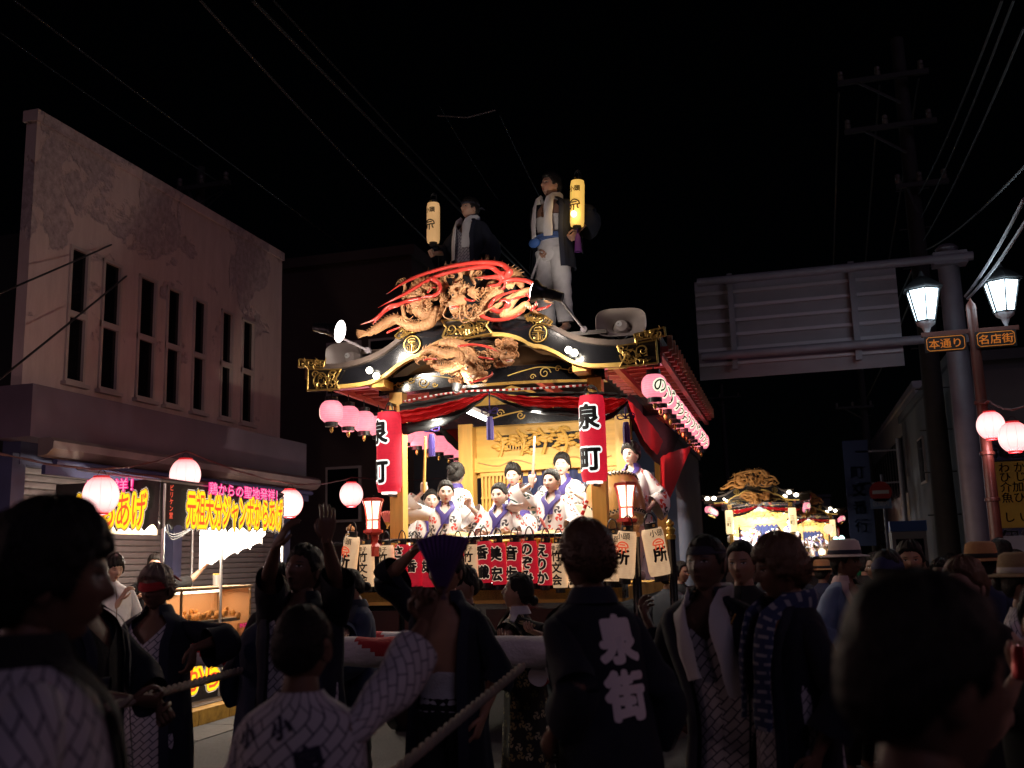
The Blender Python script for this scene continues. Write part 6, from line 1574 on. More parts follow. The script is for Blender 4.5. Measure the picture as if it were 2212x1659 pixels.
# ================================================================== FIGURES ON THE FLOAT
VN = [(1.49, .8), (1.42, .74), (1.27, -.05), (.1, -.25)]
OPEN = [(1.49, .75), (1.3, .5), (1.0, .55), (.1, .65)]
VS = [(1.49, .70), (1.455, .55), (1.385, .12), (1.34, -.06), (.1, -.25)]
WIDE = [(1.49, .8), (1.3, .85), (1.0, .8), (.1, .85)]
def fig(label, u, v, Y, face=0., H=None, floor=0., Lw=None, Rw=None, **kw):
    p = at(u, v, Y)
    if H is None: H = p.z - floor; D = 0.
    else: D = max(0., 1.75 - (p.z - floor) / (H / 1.75))
    if D < .08 and H is not None: H = (p.z - floor) / (1.75 - 0) * 1.75; D = 0.
    k = H / 1.75; a = -R(face); ln = kw.get('lean', (0, 0)); ca, sa = cos(R(face)), sin(R(face)); p = p - V((ln[0] * ca - ln[1] * sa, ln[0] * sa + ln[1] * ca, 0)) * k
    def tol(w):
        if w is None: return None
        if len(w) == 4: return V(w[:3])               # already local
        q = at(*w) - V((p.x, p.y, floor)); q = V((q.x * cos(a) - q.y * sin(a), q.x * sin(a) + q.y * cos(a), q.z)); return q / k + V((0, 0, D))
    return Fig(label, (p.x, p.y), face, H, floor, drop=D, L=tol(Lw), Rr=tol(Rw), **kw)
GS = 'women performers in white kimono on the float'
MK = (.62, .45, .375)
LIP = (.55, .05, .04)
def stage(label, u, v, Y, face, H=1.58, hands=(1.0, 1.0), seed=1, **kw):
    bk = {k: kw.pop(k) for k in ('mouth', 'eyeopen', 'thumb', 'handdir') if k in kw}
    f = fig(label, u, v, Y, face, H, STZ, fem=True, skin=MK, group=GS, **kw)
    f.body(hands=hands, lips=LIP, mk=1.7, **bk).hair('bun' if seed in (1, 2, 4, 6, 7) else 'up', seed=seed, T=.012 if seed in (1, 2, 4, 6, 7) else .015, spikes=120)
    f.robe(M_stagek, f.D + .03, VS, 'kimono', M_purple, cw=.30, seed=seed, sleeve=(.55, .085, .16), collar_end=1.22)
    f.sash(M_purple, a=(.075, 1.40), b=(-.13, 1.08), w=.045)
    return f
UPT = {'R': (1, 0, 0), 'L': (-1, 0, 0)}
w1 = stage('kneeling woman drummer with one stick raised high, hair swept up, near the left post', 962, 1037, 9.72, 14, seed=1, headrot=(8, -6, 0), Rw=(914, 1062, 9.62), Lw=(1012, 1092, 9.55), hint={'R': (-1, .3, -.5), 'L': (1, .3, -.6)}, handdir={'R': (.1, -.1, 1), 'L': (0, -.3, 1)}, thumb={'R': (1, 0, 0), 'L': (-1, 0, 0)})
w1.root['label'] = 'woman drummer with raised stick beside the large lantern nearest the plaster building'
stage('woman in white kimono peeping out behind the raised stick drummer', 930, 1058, 10.35, 18, seed=2, headrot=(10, 0, 0))
stage('woman in white kimono with her back turned and purple hair ornament', 985, 1003, 10.4, 152, seed=3, headrot=(20, 0, 0))
w4 = stage('woman in white kimono drumming calmly between the two raised sticks', 1080, 1043, 9.68, -4, seed=4, headrot=(-6, -4, 0), Rw=(1045, 1150, 9.4), Lw=(1100, 1150, 9.4))
stage('woman in white kimono with lowered eyes before the wooden lattice', 1109, 1003, 10.75, 2, seed=5, headrot=(0, -10, 0), eyeopen=.2)
stage('woman in white kimono singing with open mouth beside the calm drummer', 1124, 1056, 10.2, -30, seed=6, headrot=(-18, 0, 0), mouth=.9)
w7 = stage('woman drummer with raised stick in front of the navy curtain', 1192, 1013, 9.62, -6, seed=7, headrot=(-8, -2, 0), Rw=(1148, 1046, 9.5), Lw=(1215, 1152, 9.3), hint={'R': (-1, .4, -.6), 'L': (1, .4, -.3)}, handdir={'R': (.06, -.1, 1)}, thumb={'R': (1, 0, 0)})
stage('smiling woman flute player in white kimono before the navy curtain', 1214, 981, 10.8, 4, seed=8, headrot=(-4, 0, 0), eyeopen=.2, mouth=.25, Rw=(1190, 1060, 10.6), Lw=(1240, 1066, 10.6))
w9 = stage('woman in white kimono standing at the big drum beside the side curtain', 1363, 957, 10.35, -14, seed=9, headrot=(-6, -4, 0), Lw=(1400, 1100, 10.2), Rw=(1335, 1080, 10.1))
# hair ornament of the turned woman
def stick(label, a, b, r0=.016, r1=.012, mt=None):
    a = V(a); b = V(b); m = MB(); m.tube([a, a.lerp(b, .2), a.lerp(b, .8), b], [r0 * .8, r0, r1, r1 * .9], 10, roundcap=True); o = m.build('drumstick', mt or M_wood, org=a); return tag(o, label, 'drumstick', 'drumsticks held by the performers')
stick('pale wooden drumstick raised before the eave lanterns', at(916, 1062, 9.58), at(919, 944, 9.6)); stick('pale wooden drumstick raised before the pine carving', at(1150, 1052, 9.5), at(1155, 944, 9.52), mt=mat('pinkish_wood', (.55, .32, .22), .5))
stick('red drumstick in the lap of the drummer before the navy curtain', at(1168, 1120, 9.3), at(1184, 1152, 9.25), mt=M_redw)
# drums
def small_drum(u, v, Y, lab):
    c = at(u, v, Y); t = thing('rope_drum', lab, 'drum', (c.x, Y, STZ), 'yellow roped drums on the stage')
    ax = V((0, -.35, 1)).normalized(); m = MB(); m.lathe([(.115, -.17), (.13, -.155), (.13, -.14), (.10, -.12), (.10, .0), (.13, .02), (.13, .035), (.115, .045)], c, ax, 26); m.build('shell', mat('yellow_drum', (.62, .38, .02), .5), t)
    m = MB(); m.lathe([(0, .05), (.105, .048), (.115, .044)], c, ax, 26, False); m.build('head', mat('drum_skin', (.5, .36, .16), .6), t)
    m = MB()
    for k in range(14): 
        a = 2 * pi * k / 14; sx = ax.orthogonal().normalized(); sy = ax.cross(sx); r1 = (sx * cos(a) + sy * sin(a)) * .125; r2 = (sx * cos(a + .22) + sy * sin(a + .22)) * .125; m.tube([c + r1 + ax * .02, c + r2 - ax * .14], .007, 5)
    m.build('ropes', M_redcl, t)
    m = MB()
    for k in range(3): a = 2 * pi * k / 3; m.bar(c + V((.12 * cos(a), .12 * sin(a), -.1)), V((c.x + .15 * cos(a), Y + .15 * sin(a), STZ)), .03, .03)
    m.build('stand', M_lacq, t)
small_drum(985, 1166, 9.3, 'yellow roped drum before the raised stick drummer near the post'); small_drum(1087, 1168, 9.3, 'yellow roped drum before the calm drummer'); small_drum(1180, 1162, 9.25, 'yellow roped drum before the drummer at the navy curtain')
def barrel(c, r, L, ax, lab, name='barrel_drum'):
    c = V(c); ax = V(ax).normalized(); t = thing(name, lab, 'drum', (c.x, c.y, STZ)); m = MB(); prof = []
    for i in range(15): q = -1 + 2 * i / 14; prof.append((r * (1 + .16 * (1 - q * q)), q * L / 2))
    m.lathe(prof, c, ax, 40, False); m.build('shell', mat('drum_wood', (.42, .22, .07), .3, var=.2, vscale=6, coat=.4), t)
    for s in (1, -1):
        m = MB(); m.lathe([(0, s * L / 2 * 1.01), (r * .98, s * L / 2 * 1.01), (r * 1.03, s * L / 2 * .96), (r * 1.06, s * L / 2 * .84)], c, ax, 40, False); h = m.build('head', mat('drum_hide', (.62, .52, .38), .6, var=.1, vscale=5), t)
        m = MB(); sx = ax.orthogonal().normalized(); sy = ax.cross(sx)
        for k in range(44):
            for off in (.0, .05): a = 2 * pi * (k + (.5 if off else 0)) / 44; q = c + (sx * cos(a) + sy * sin(a)) * r * (1.055 + off * .4) + ax * s * L / 2 * (.90 - off * 1.6); m.ell(q, (.011, .011, .011), None, 6, 4)
        m.build('tacks', M_blk, h); h.children[0]['kind'] = 'stuff'
    m = MB(); z0 = STZ
    for s in (-1, 1): m.bar(c + ax * s * L * .3 + V((0, 0, -r * .9)), V((c.x + ax.x * s * L * .3, c.y + ax.y * s * L * .3, z0)), .08, .08)
    m.build('stand', M_redw, t); return t
barrel(at(1255, 1150, 9.72), .235, .42, (-.12, -1, .18), 'drum with its hide facing the street behind the post'); barrel(at(1330, 1085, 9.95), .25, .46, (-.22, .30, .92), 'big wooden barrel drum tilted beside the standing woman')
m = MB(); P = spline([at(1268, 1082, 9.35), at(1250, 1130, 9.3), at(1225, 1170, 9.25), at(1205, 1205, 9.2)], 12)
for i in range(len(P) - 1): m.cur = (i % 3 == 2); m.tube([P[i], P[i + 1]], .018, 8)
tag(m.build('drum_cord', [M_redcl, M_wcot], org=P[-1]), 'braided red and white drum cord slanting behind the stage lanterns', 'cord')
# red folding fan and dancer's hand at the left post
def folding_fan(c, ang, spread, r, cols, label, Y=0., ribs=9, name='folding_fan', n=18, r0=.35):
    c = V(c); t = thing(name, label, 'fan', c); m = MB(); rs = []
    for q in (r0, 1.):
        rs.append([c + V((cos(ang - spread / 2 + spread * k / n) * r * q, .008 * (-1) ** k, sin(ang - spread / 2 + spread * k / n) * r * q)) for k in range(n + 1)])
    m.rings(rs, cap=False, closed=False); m.build('leaf', cols[0], t, smooth=0)
    m = MB()
    for k in range(ribs): a = ang - spread / 2 + spread * k / (ribs - 1); m.bar(c - V((cos(a), 0, sin(a))) * r * .06 + V((0, .002 * k, 0)), c + V((cos(a) * r * .97, .004 + .002 * k, sin(a) * r * .97)), .007, .003, up=V((0, 1, 0)))
    m.build('ribs', cols[1], t); return t
folding_fan(at(836, 1140, 9.5), R(82), R(70), .17, (mat('red_white_fan', (.6, .15, .13), .7), M_wood), 'small red and white folding fan beside the left post of the float')
# ------------------------------------------------------------------ the two lantern bearers on the roof
def roofz(x): return interp(tp, abs(x - CX))[0] + .06
p = at(1190, 374, 9.55); fl = roofz(p.x + .1)
r2 = fig('standing man on the float roof in white trousers, chest wrap and open navy coat', 1188, 374, 9.55, -24, None, fl, headrot=(-14, 6, 4), Rw=(1170, 545, 9.5), Lw=(1248, 500, 9.45), lean=(-.02, .02), skin=(.38, .21, .15))
r2.body(hands=(.9, .8)).hair('short', seed=4, spikes=200).pants(M_wcot, fat=1.32, waist=1.02).chest_wrap(M_wcot, .98, 1.26).robe(M_navy, .68, WIDE, 'happi_coat', M_navyb, fat=1.04, seed=3).towel(M_towel, .42, .40)
r2.wrap(mat('blue_belt', (.05, .10, .28), .7), 1.0, 1.06, 'belt', ex=.012, fat=.93)
m = MB(); m.ell((-.12, -.15, .98), (.07, .04, .05), None, 14, 10); r2.part(m, 'pouch', mat('blue_pouch', (.04, .12, .40), .6))
m = MB(); m.tube([V((-.04, -.13, 1.42)), V((-.005, -.15, 1.28)), V((.03, -.13, 1.42))], .004, 5); m.box((0, -.155, 1.25), (.025, .012, .05)); r2.part(m, 'pendant', mat('cord_brown', (.1, .04, .02), .6))
m = MB(); a, b = at(1168, 545, 9.45), at(1148, 602, 9.45); m.tube([a, b], .012, 8); tag(m.build('baton', M_wcot, org=b), 'thin pale baton held at the hip of the standing roof man', 'baton')
p = at(1013, 428, 9.95); fl = roofz(p.x)
r1 = fig('man on the float roof behind the dragon in lattice yukata, navy coat and headband', 1013, 428, 9.95, -22, None, fl, headrot=(-12, 8, 2), Rw=(938, 548, 9.85), skin=(.42, .25, .18))
r1.body().hair('short', seed=9).robe(M_yuk, .5, VN, 'yukata', seed=5, sleeves=False).robe(M_navy, .7, OPEN, 'happi_coat', M_navyb, fat=1.08, seed=6).towel(M_towel, .34, .46).band(mat('dark_headband', (.03, .03, .05), .8), .40, .58, knot=True).pants(M_yuk)
M_lamb = mat('amber_lantern_paper', (.6, .4, .2), .7, emit=(1, .55, .22), es=.42); M_lyel = mat('lit_lantern_paper', (.7, .5, .2), .7, emit=(1, .56, .10), es=.72)
for u_, v0, v1, Y, mt, ti, lab in ((936, 440, 524, 9.85, M_lamb, R(1), 'amber hand lantern with black emblem held beside the roof man in lattice yukata'), (1247, 392, 488, 9.4, M_lyel, R(3), 'bright yellow hand lantern with black emblem held by the standing roof man')):
    a, b = at(u_, v0, Y), at(u_, v1, Y); t = cyl_lantern('hand_lantern', lab, 'hand lanterns on the float roof', (a.lerp(b, .5)), .072, a.z - b.z, mt, '', .1, None, R(-15), ti, .035, small=None, emblem=.055)
    m = MB(); r_ = .0755
    def place(a_, b_): q = a_ / r_; return V((r_ * sin(q), -r_ * cos(q), (a.z - b.z) * .30 + b_))
    text_to(m, '小頭', .062, place, .03, cuts=8); me = m.mesh('lettering', M_ink); o = bpy.data.objects.new('lettering', me); sc.collection.objects.link(o); o.parent = t
    for ch in t.children:
        if ch.name.startswith('emblem'): ch.data.materials[0] = M_ink; ch.location.z = -.1
    if u_ > 1000:
        lamp('hand_lantern_light', 'POINT', b + V((0, -.12, .1)), 1.6, (1, .6, .2), .05)
        m = MB(); m.ell((0, -.02, -.13), (.03, .05, .035), None, 12, 8); me = m.mesh('flame_glow', mat('flame_glow', (1, .9, .5), .4, emit=(1, .8, .35), es=5.)); o = bpy.data.objects.new('bulb', me); sc.collection.objects.link(o); o.parent = t; o.location = (0, -.045, 0)
        m = MB(); m.tube([b + V((0, 0, -.02)), b + V((0, 0, -.1))], .006, 6); rs = [[b + V((r_ * (1 + .12 * (k % 2)) * cos(2 * pi * k / 14), r_ * sin(2 * pi * k / 14), z)) for k in range(14)] for r_, z in ((.012, -.08), (.026, -.12), (.036, -.27))]; m.rings(rs)
        tag(m.build('purple_tassel', mat('dark_purple_tassel', (.10, .02, .16), .7), org=b), 'dark purple tassel under the bright hand lantern on the roof', 'tassel')
    m = MB(); pt = [a + V((0, 0, .02)), a + V((.0, .02, .12)), a + V((.02, .05, .02))]; m.tube([a + V((0, .1, .14)), b + V((.02, .12, -.25))], .009, 6); m.tube([a + V((0, .1, .14)), a + V((0, 0, .1))], .007, 6); pole_ = m.build('lantern_pole', M_blk, org=b); tag(pole_, 'thin black pole carrying the %s hand lantern on the roof' % ('amber' if u_ < 1000 else 'bright yellow'), 'pole')
# ================================================================== CROWD ROUND THE FLOAT
SK = (.17, .092, .062); SKW = (.28, .17, .125)
M_indigo = mat('indigo_cotton', (.02, .03, .075), .9, bump=.2, bscale=200, var=.25, vscale=10)
def happi(f, inner=M_yuk, seed=1, hem=.72, gap=OPEN, coat=M_navy, inner_hem=.62, fat=1.08, sleeve=(.6, .078, .06)):
    if inner is not None: f.robe(inner, inner_hem, VN, 'yukata', seed=seed + 1, sleeves=False)
    f.robe(coat, hem, gap, 'happi_coat', M_navyb, fat=fat, seed=seed, sleeve=sleeve); return f
# --- nearest figures
f1 = fig('man in profile in lattice printed yukata with dark collar, near the rope', 95, 1092, 1.62, 128, skin=SK, headrot=(0, -2, 0)); f1.body(hands=(.5, .5)).hair('fringe', seed=3, T=.019, spikes=1200, slen=1.4); f1.robe(M_yukn, .3, VS, 'yukata', M_dkcloth, cw=.3, seed=2, sleeve=(.5, .09, .14)); f1.pants(M_dkcloth)
for (x, z, c_) in ((-.06, 1.34, '泉'), (.10, 1.27, '小'), (-.02, 1.20, '泉')): f1.decal(f1.last, c_, .085, (x, 0, z), (.35, -.94, 0), (0, 0, 1), mat('navy_print', (.02, .02, .05), .8), .03, name='print')
f14 = fig('dark haired spectator in grey shirt seen close from behind', 1965, 1252, 1.36, 104, skin=SK, headrot=(10, -2, 0)); f14.body().hair('crew', seed=6, T=.017, spikes=600); f14.tshirt(mat('grey_shirt', (.16, .18, .26), .9)); f14.pants(M_dkcloth)
f6 = fig('boy with cropped hair in lattice yukata raising a purple fan', 655, 1302, 2.55, 176, skin=SK, headrot=(4, 4, 0), Rw=(930, 1322, 2.95), Lw=(.17, -.30, 1.05, 0), hint={'R': (-.4, .1, -1), 'L': (1, .2, -.6)}, handdir={'R': (-.12, 0, 1)}, thumb={'R': (1, 0, .2)}); f6.body(hands=(.7, 1.1)).hair('crew', seed=8, T=.007, spikes=900); f6.robe(M_yukn, .35, VS, 'yukata', None, seed=4, sleeve=(.55, .064, .05)); f6.pants(M_yukn)
P_ = mat('navy_print')
for (x, z, s_, c_) in ((-.10, 1.29, .105, '泉'), (.09, 1.23, .105, '泉'), (.0, 1.39, .07, '小'), (-.03, 1.16, .11, '泉'), (.13, 1.36, .07, '小')): f6.decal(f6.last, c_, s_, (x, 0, z), (0, -1, 0), (0, 0, 1), P_, .04, name='print', tilt=.3)
fc = at(956, 1288, 2.96); fan = folding_fan(fc, R(90), R(56), .19, (mat('purple_fan_leaf', (.17, .075, .29), .7, var=.3, vscale=14), mat('fan_rib', (.12, .07, .1), .6)), 'purple folding fan raised by the boy in lattice yukata', ribs=11, n=22, r0=.16)
# --- the centre men
f10 = fig('man seen from behind in navy coat with two large white characters', 1268, 1127, 3.72, 222, skin=SK, headrot=(4, 0, 0), Lw=(1196, 1585, 3.55), Rw=(-.21, -.12, .9, 0), width=.88, lean=(.02, -.07), hint={'L': (.15, 1, 0), 'R': (-.3, 1, 0)}); f10.body().hair('short', M_hairb, seed=12, T=.016, spikes=1800, slen=1.15); happi(f10, None, 5, hem=.60, gap=OPEN, fat=1.0, sleeve=(.55, .072, .05)); f10.pants(M_dkcloth)
f10.decal(f10.last, '泉街', .168, (-.005, .3, 1.235), (0, -1, 0), (0, 0, 1), mat('white_print', (.80, .72, .75), .8), .055, step=1.12)
f11 = fig('middle aged man with white towel over lattice yukata and open navy coat', 1522, 1154, 4.62, -16, skin=SK, headrot=(-6, 6, 0), Rw=(1400, 1345, 5.0), Lw=(1655, 1560, 4.55), width=1.05, lean=(-.12, -.02), hint={'R': (-.3, .3, -1), 'L': (1, .5, 0)}); f11.body(hands=(.35, .6), eyeopen=.6).hair('crew', seed=14, T=.008); happi(f11, M_yuk, 7, hem=.50, gap=OPEN, inner_hem=.12, fat=1.12).towel(M_towel, .36, .30).band(mat('dark_headband'), .42, .72, ex=.012); f11.pants(M_yuk, fat=1.15)
m = MB(); m.tube([V((-.05, -.15, 1.40)), V((0, -.175, 1.30)), V((.05, -.15, 1.40))], .004, 5); m.box((0, -.18, 1.26), (.03, .012, .09)); f11.part(m, 'wooden_tag', M_wood)
f13 = fig('young man in profile with fringe, patterned towel and navy coat', 1692, 1157, 4.35, -62, skin=SK, headrot=(-8, -6, 0), Rw=(-.24, -.08, .86, 0), width=.92); f13.body(eyeopen=.5).hair('fringe', M_hairb, seed=21, T=.021, spikes=1200, slen=1.4); happi(f13, M_yuk, 9, hem=.55, gap=OPEN, inner_hem=.2, fat=1.03, sleeve=(.6, .072, .05)).towel(brick_cloth('blue_white_towel', (.30, .31, .36), (.03, .045, .12), 1.6, 0, .35), .45, .42); f13.pants(M_yuk)
f12 = fig('man in dark shirt standing behind the man with the white towel', 1600, 1167, 6.0, -12, skin=(.34, .19, .13)); f12.body().hair('crew', seed=23, T=.010); f12.tshirt(M_dkcloth).pants(M_dkcloth)
# --- left of the float
f3 = fig('man with red headband and bleached hair leaning an arm on the wrapped bar', 342, 1222, 5.15, 4, skin=SK, headrot=(0, -4, 0), Lw=(418, 1400, 5.0), Rw=(-.27, -.05, .86, 0), hint={'L': (1, .5, -.1)}, handdir={'L': (0, -.2, -1)}); f3.body(hands=(.45, .5)).hair('short', M_hairg, seed=31, T=.02, spikes=1200, slen=1.4); happi(f3, M_yuk, 11, hem=.55, inner_hem=.15).band(M_red, .12, .48, ex=.016, knot=True).pants(M_yuk)
f2 = fig('man in dark coat gripping the thick rope', 185, 1176, 3.95, 95, skin=SK, Rw=(288, 1512, 3.85), Lw=(.18, -.30, 1.0, 0), hint={'R': (-.5, .6, -.4), 'L': (1, .4, 0)}); f2.body(hands=(1.1, 1.1)).hair('crew', seed=33, T=.012); happi(f2, M_dkcloth, 13, hem=.5, fat=1.12); f2.pants(M_dkcloth)
f5 = fig('man in navy coat lifting both arms above his head', 652, 1177, 4.75, 4, skin=SK, headrot=(-14, 16, 0), Rw=(600, 1148, 4.38), Lw=(703, 1140, 4.40), hint={'R': (-1, .2, -.1), 'L': (1, .2, -.1)}, thumb={'R': (.6, -.5, .3), 'L': (-.6, -.5, .3)}, handdir={'R': (.6, -.1, .9), 'L': (.1, -.1, 1)}, width=1.05); f5.body(hands=(.25, .25), mouth=.5).hair('short', seed=35, T=.013, spikes=200); happi(f5, M_yuk, 15, hem=.6, fat=1.04, sleeve=(.10, .070, .07)); f5.pants(M_dkcloth)
fb = fig('man in indigo coat seen from behind beside the wrapped bar', 592, 1246, 5.4, 168, skin=SK); fb.body().hair('short', seed=36); happi(fb, None, 16, hem=.55, coat=M_indigo, fat=1.15); fb.pants(M_dkcloth)
f5c = fig('dark haired person half hidden behind the man lifting his arms', 607, 1218, 6.2, 10, fem=True, skin=SKW); f5c.body().hair('bun', seed=37).tshirt(M_dkcloth).pants(M_dkcloth)
f7 = fig('woman in navy coat over white looking down at the wrapped bar', 765, 1226, 6.55, -38, fem=True, skin=(.42, .26, .19), headrot=(-10, -16, 0), Rw=(742, 1376, 6.2), Lw=(.16, -.34, 1.02, 0)); f7.body(eyeopen=.2).hair('low', seed=41, T=.014); happi(f7, M_wcot, 17, hem=.7, coat=M_indigo); f7.pants(M_dkcloth)
f8 = fig('bare chested man in open navy coat with white belly wrap, face behind the fan', 962, 1178, 5.0, -6, skin=(.42, .23, .15), headrot=(0, 4, 0), Rw=(895, 1190, 4.9), hint={'R': (-1, .2, -.2), 'L': (1, .5, -.2)}, Lw=(.215, -.05, .87, 0), width=.92); f8.body(hands=(.5, .4)).hair('short', seed=43); f8.chest_wrap(M_wcot, .86, 1.10); f8.robe(M_navy, .55, [(1.49, .8), (1.3, .62), (1.0, .6), (.1, .6)], 'happi_coat', M_navyb, fat=1.03, seed=19, sleeve=(.30, .072, .06)); f8.pants(M_dkcloth)
f8b = fig('dark haired person glimpsed behind the bare chested man', 1003, 1224, 6.4, -30, fem=True, skin=SKW); f8b.body().hair('bun', seed=44).tshirt(M_dkcloth).pants(M_dkcloth)
f9 = fig('laughing woman in black floral kimono leaning on the wrapped bar', 1112, 1240, 6.5, -58, fem=True, skin=(.42, .25, .18), headrot=(-22, 14, 0), Lw=(1160, 1368, 6.15), Rw=(1090, 1374, 6.15), lean=(0, -.06)); f9.body(mouth=.6, eyeopen=.3).hair('low', seed=46, T=.014); f9.robe(M_floral, .15, VN, 'kimono', M_wcot, cw=.28, seed=21, sleeve=(.6, .09, .14), collar_end=1.15)
# --- right hand crowd
f15 = fig('man with white straw hat and pale blue festival coat', 1822, 1176, 7.9, 52, skin=SK, headrot=(10, 0, 0)); f15.body().hair('crew', seed=51); f15.robe(M_dkcloth, .7, VN, 'undershirt', seed=3, sleeve=(.1, .07, 0)).robe(M_tblue, .5, OPEN, 'festival_coat', mat('pale_collar', (.45, .32, .33), .8), fat=1.12, seed=23, sleeve=(.5, .10, .14)); f15.pants(M_dkcloth).hat(mat('pale_straw', (.62, .52, .47), .8), M_navyb, .165, .10)
f16 = fig('young man facing the street in dark shirt with short hair', 1962, 1168, 7.3, -4, skin=(.42, .24, .15)); f16.body().hair('short', seed=53, T=.014, spikes=200); f16.tshirt(mat('dark_green_shirt', (.02, .03, .025), .9)).pants(M_dkcloth).towel(mat('green_towel', (.02, .28, .10), .9), .2, .15)
f17 = fig('person from behind with navy patterned headscarf and white pack', 1914, 1190, 6.7, 150, skin=SK); f17.body().hair('crew', seed=54); f17.tshirt(mat('grey_navy', (.03, .035, .05), .9)).pants(M_dkcloth).band(motif_cloth('navy_scarf', (.02, .025, .09), [(.5, .5, .55), (.4, .4, .5), (.5, .5, .5), (.3, .3, .4)], 18, .4, .5), .05, .96, 'headscarf', ex=.02)
m = MB(); rs = [[V((.15 * a * math.copysign(abs(cos(q)) ** .5, cos(q)), .20 + .06 * b, 1.2 + .2 * a * math.copysign(abs(sin(q)) ** .5, sin(q)))) for q in [2 * pi * k / 24 for k in range(24)]] for a, b in ((.9, -1), (1., -.5), (1., .5), (.85, 1))]; m.rings(rs); f17.part(m, 'backpack', mat('pale_pack', (.35, .36, .38), .8))
f18 = fig('woman with brown hair and black sleeveless dress', 2085, 1204, 4.9, -24, fem=True, skin=(.46, .28, .22), headrot=(-16, -4, 0), Lw=(.28, -.12, .92, 0)); f18.body().hair('bun', M_hairb, seed=57, T=.016, spikes=150); f18.robe(M_dkcloth, .3, [(1.49, .7), (1.40, .3), (1.3, -.1), (.1, -.2)], 'dress', sleeves=False, seed=25)
f19 = fig('person with orange straw hat behind the brown haired woman', 2117, 1182, 7.2, 150, skin=SK); f19.body().hair('crew', seed=58); f19.tshirt(M_indigo).pants(M_dkcloth).hat(mat('orange_straw', (.48, .25, .10), .8, bump=.5, bscale=200), M_dkcloth, .17, .10)
f20 = fig('person with straw hat and light patterned top at the pavement edge', 2204, 1208, 5.6, 60, fem=True, skin=SKW); f20.body().hair('bun', seed=59); f20.robe(M_yuk, .8, VN, 'top', seed=26, sleeve=(.05, .08, .02)).pants(M_dkcloth).hat(mat('tan_straw', (.34, .24, .13), .85, bump=.5, bscale=200), motif_cloth('ribbon_print', (.5, .48, .45), [(.02, .02, .02), (.05, .04, .03)], 40, .4, .3), .17, .10)
f21 = fig('broad man in dark shirt walking by the lamp post', 2158, 1165, 9.2, 160, skin=SK, width=1.1); f21.body().hair('crew', seed=61); f21.tshirt(mat('slate_shirt', (.05, .055, .07), .9)).pants(M_dkcloth)
f22 = fig('woman holding a red drink can close to her chest', 2262, 1262, 3.3, -30, fem=True, skin=(.46, .27, .19), Rw=(2202, 1452, 3.15), hint={'R': (-.6, .2, -1), 'L': (1, .4, 0)}, handdir={'R': (.2, -.5, .9)}, thumb={'R': (1, 0, 0)}); f22.body(hands=(.5, 1.0)).hair('bun', seed=63); f22.robe(M_dkcloth, .3, [(1.49, .7), (1.40, .3), (1.3, -.1), (.1, -.2)], 'dress', sleeves=False, seed=27)
c = at(2207, 1432, 3.06); m = MB(); m.lathe([(.02, -.045), (.025, -.04), (.025, .038), (.02, .045), (.015, .045)], c, (.1, 0, 1), 18); tag(m.build('drink_can', mat('red_can', (.3, .02, .02), .25, metal=.5), org=c), 'red metal drink can held by the woman at the edge', 'can')
# --- more heads further down the street, copies of a few
def extra(label, proto, u, v, Y, face):
    p = at(u, v, Y); o = dup(proto.root, (p.x, p.y, 0), label, R(face)); h = p.z / proto.H; o.scale = (max(.85, min(1.1, h)),) * 3; o['group'] = 'spectators down the street'; return o
for (lab, pr, u_, v_, Y, fa) in (
    ('bystander in slate shirt beside the man with the pale blue coat', f21, 1893, 1195, 9.6, -70), ('bystander in slate shirt in front of the phone booth', f21, 2032, 1208, 8.4, -30), ('bystander in dark shirt beneath the smaller float', f12, 1758, 1204, 14, 170), ('bystander in dark shirt between the smaller float and the hat man', f12, 1788, 1208, 16, 150), ('bystander in dark shirt under the traffic sign', f12, 1868, 1200, 13, 120), ('bystander with dark green shirt under the hanging signboard', f16, 1850, 1205, 17, 170),
    ('bystander in dark shirt by the lowest corner of the float', f12, 1468, 1212, 11, 60), ('bystander with headscarf behind the young man in profile', f17, 1652, 1190, 8.6, 170), ('bystander in slate shirt before the grey shop', f21, 2050, 1196, 15, 30), ('bystander with dark green shirt near the yellow signboard', f16, 2195, 1188, 12.5, -90), ('bystander in dark shirt walking beyond the phone booth', f12, 1990, 1205, 13, -20), ('bystander with orange straw hat far down the street', f19, 1775, 1215, 12, 140), ('bystander in slate shirt seen between the float and the towel man', f21, 1444, 1216, 9.5, 150), ('bystander with headscarf in front of the smaller float', f17, 1720, 1212, 13, 165)):
    extra(lab, pr, u_, v_, Y, fa)

# ================================================================== WRAPPED STEERING BARS AND ROPES
def wrapped_bar(label, a, b, r, seed=0, stripe=.55, ph=0.):
    a = V(a); b = V(b); L = (b - a).length; d = (b - a).normalized(); N = int(L / .03); m = MB(); rs = []; n = 24; sx = d.cross(V((0, 0, 1))).normalized(); sz = sx.cross(d)
    for i in range(N + 1):
        p = a.lerp(b, i / N); ring = []
        for k in range(n):
            q = 2 * pi * k / n; rr = r * (1 + .05 * sin(q * 3 + i * .55 + seed) + .05 * mnoise.noise(V((i * .2, q, seed)))); sag = -.03 * r * max(0, -sin(q)); ring.append(p + sx * rr * cos(q) + sz * (rr * sin(q) * (1.12 if sin(q) < 0 else 1) + sag))
        rs.append(ring)
    m.rings(rs); o_ = 0
    for i in range(N):
        for k in range(n):
            s_ = i * L / N + .20 * sin(2 * pi * k / n + .4) + ph; m.mi[i * n + k] = 1 if (s_ % (stripe * 2)) > stripe * 1.33 else 0
    o = m.build('wrapped_bar', [mat('bar_white_cloth', (.62, .58, .60), .85, bump=.4, bscale=45, var=.1, vscale=9), mat('bar_red_cloth', (.42, .02, .03), .8, bump=.4, bscale=45)], org=a, smooth=70); return tag(o, label, 'bar', 'cloth wrapped steering bars of the float')
